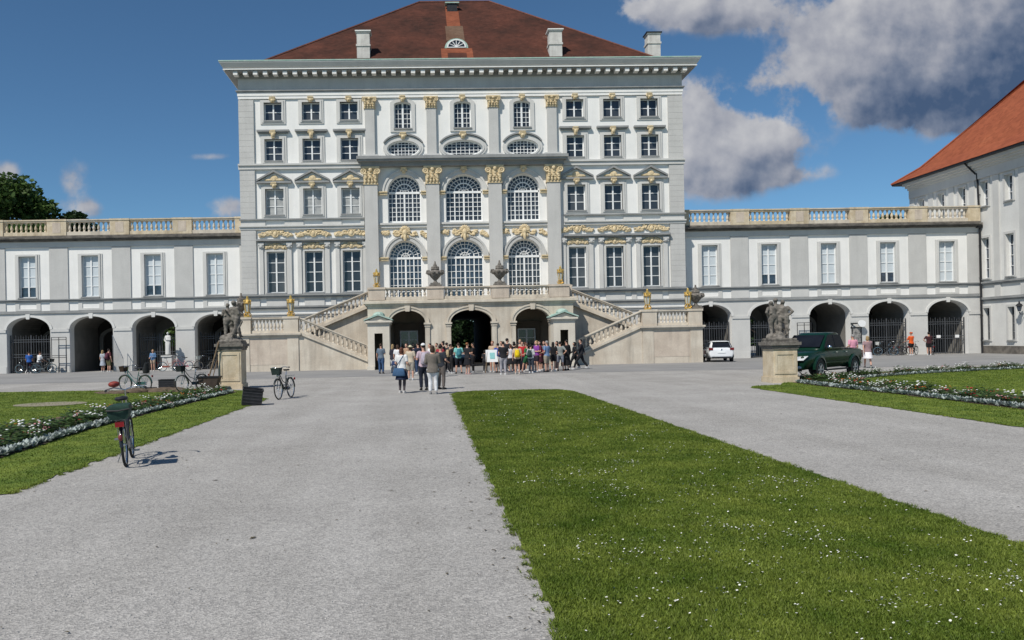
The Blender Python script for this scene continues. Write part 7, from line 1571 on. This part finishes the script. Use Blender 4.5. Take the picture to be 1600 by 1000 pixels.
fill('right front flower bed', [(15.3, 15.5), (15.2, 20), (15.1, 25), (15.0, 29), (15.7, 31.6)], .95, 170, (3.2, 1.2, 1.2, 1, 9))
fill('right rear flower bed', [(15.9, 32.3), (18.5, 33.9), (20.8, 35.0), (30.3, 38.8), (36, 40.4)], .62, 150, (3, .3, .3, .4, 10))
V = []
def silver_edge(path, n):
    pts = [Vector(p) for p in path]; seg = [(pts[i + 1] - pts[i]).length for i in range(len(pts) - 1)]; tot = sum(seg)
    for i in range(n):
        d = tot * (i + rnd.random()) / n; k = 0
        while d > seg[k] and k < len(seg) - 1: d -= seg[k]; k += 1
        p = pts[k].lerp(pts[k + 1], d / seg[k]); x, y = p.x + rnd.gauss(0, .05), p.y + rnd.gauss(0, .05)
        for j in range(10):
            a = rnd.uniform(0, 6.28); l = rnd.uniform(.07, .14); w = l * .32; c, s = math.cos(a), math.sin(a); u = rnd.uniform(.2, 1.1)
            V.extend([(x, y, .03), (x + l * .5 * c - w * s, y + l * .5 * s + w * c, .03 + l * u * .6), (x + l * .8 * c, y + l * .8 * s, .03 + l * u), (x + l * .5 * c + w * s, y + l * .5 * s - w * c, .03 + l * u * .6)])
silver_edge([(-7.35, 10), (-7.5, 14), (-7.85, 18.5), (-7.9, 23), (-7.75, 28), (-7.6, 31.4)], 900)
o = link('left_silver_edging', tri_mesh('left_silver_edging', np.array(V), len(V) // 4, SILVER, 4), None, (0, 0, 0)); tag(o, 'silver leaved edging along the path side of the left flower bed', 'edging plants', kind='stuff')
V = []
silver_edge([(14.1, 14.5), (14.0, 18), (14.12, 23), (13.95, 27.5), (14.05, 29.8)], 700); silver_edge([(16.9, 31.4), (21, 33.9), (30.5, 37.7), (37, 39.5)], 420)
o = link('right_silver_edging', tri_mesh('right_silver_edging', np.array(V), len(V) // 4, SILVER, 4), None, (0, 0, 0)); tag(o, 'silver leaved edging along the right flower bed', 'edging plants', kind='stuff')

# trees
BARK = mat('bark', (.07, .055, .042), (.04, .032, .025), 5, .95)
TREEL = leaf_mat('tree_leaves', (.038, .078, .016), (.080, .130, .032), .35, .3, .45)
TREED = leaf_mat('dark_tree_leaves', (.012, .032, .010), (.034, .066, .018), .35, .3, .45)
def tree(name, lab, x, y, h, r, leafm, n=9000, z0=.35, size=.32, seed=1, group=None):
    R_ = random.Random(seed); P = thing(name, lab, 'tree', (x, y, 0), group)
    mb = MB(); mb.tube([(0, 0, -.1), (R_.gauss(0, .1), R_.gauss(0, .1), h * .3), (R_.gauss(0, .3), R_.gauss(0, .3), h * .7), (R_.gauss(0, .3), 0, h * .92)], [h * .028, h * .02, h * .011, h * .003], 10)
    cl = []
    for i in range(26):
        a = R_.uniform(0, 6.28); zz = z0 + (1 - z0) * R_.random() ** .9; f = math.sin(math.pi * min(1, max(0.02, (zz - z0 + .12) / (1.10 - z0)))) ** .6; q = r * f * R_.uniform(.45, .95)
        c = Vector((q * math.cos(a), q * math.sin(a), h * (zz - .03))); cl.append((c, r * R_.uniform(.22, .40)))
        mb.tube([(0, 0, h * max(.2, zz - .25)), lerp3((0, 0, h * max(.25, zz - .18)), c, .55), tuple(c)], [h * .008, h * .005, h * .002], 6)
    me = mb.mesh('trunk', smooth=True); me.materials.append(BARK); link('trunk', me, P, (0, 0, 0))
    V = []
    for i in range(n):
        c, rr = cl[R_.randrange(len(cl))]; d = Vector((R_.gauss(0, 1), R_.gauss(0, 1), R_.gauss(0, 1))).normalized() * rr * R_.random() ** .4; d.z *= .75; p = c + d
        u = Vector((R_.gauss(0, 1), R_.gauss(0, 1), R_.gauss(0, .6))).normalized(); w = u.cross(Vector((R_.gauss(0, 1), R_.gauss(0, 1), R_.gauss(0, 1)))).normalized(); l = size * R_.uniform(.6, 1.3)
        V += [tuple(p - u * l), tuple(p + w * l * .5), tuple(p + u * l), tuple(p - w * l * .5)]
    me = tri_mesh('crown', np.array(V), n, leafm, 4); link('crown', me, P, (0, 0, 0)); return P
tree('broadleaf_tree', 'large dark green tree rising behind the left wing', -56.5, 112, 24.0, 11.0, TREEL, 26000, .30, .42, 3, 'trees beyond the palace')
tree('broadleaf_tree', 'dark tree crown low behind the left wing, right of the tallest tree', -49.0, 114, 20.4, 5.5, TREED, 10000, .3, .42, 8, 'trees beyond the palace')
tree('broadleaf_tree', 'small tree top peeping over the right wing balustrade by the orange roof', 67.5, 112, 19.6, 5.5, TREED, 9000, .3, .36, 11, 'trees beyond the palace')
tree('broadleaf_tree', 'leafy tree in the garden seen through the middle arch', 1.2, 113, 10, 5, TREED, 9000, .12, .26, 21, 'garden trees beyond the arches')
tree('broadleaf_tree', 'darker tree in the garden right of the one seen through the middle arch', 7.5, 117, 12, 5, TREED, 9000, .1, .3, 22, 'garden trees beyond the arches')
tree('broadleaf_tree', 'garden tree behind the white statue in the left wing arch', -26.5, 84, 9, 4, TREEL, 8000, .1, .24, 23, 'garden trees beyond the arches')
tree('broadleaf_tree', 'garden tree seen through the right wing arch behind the pedestal', 34.5, 82, 9, 4, TREED, 8000, .1, .24, 24, 'garden trees beyond the arches')
def hedge():
    V = []
    for i in range(26000):
        x = rnd.uniform(-70, 90); z = rnd.uniform(0, 4.2) ; y = 124 + rnd.uniform(-1.5, 1.5); u = Vector((rnd.gauss(0, 1), rnd.gauss(0, 1), rnd.gauss(0, 1))).normalized() * .5; w = u.orthogonal() * .6; p = Vector((x, y, z))
        V += [tuple(p - u), tuple(p + w), tuple(p + u), tuple(p - w)]
    o = link('hedge', tri_mesh('hedge', np.array(V), len(V) // 4, TREED, 4), None, (0, 0, 0)); tag(o, 'dark clipped hedge across the garden beyond the palace arches', 'hedge')
hedge()
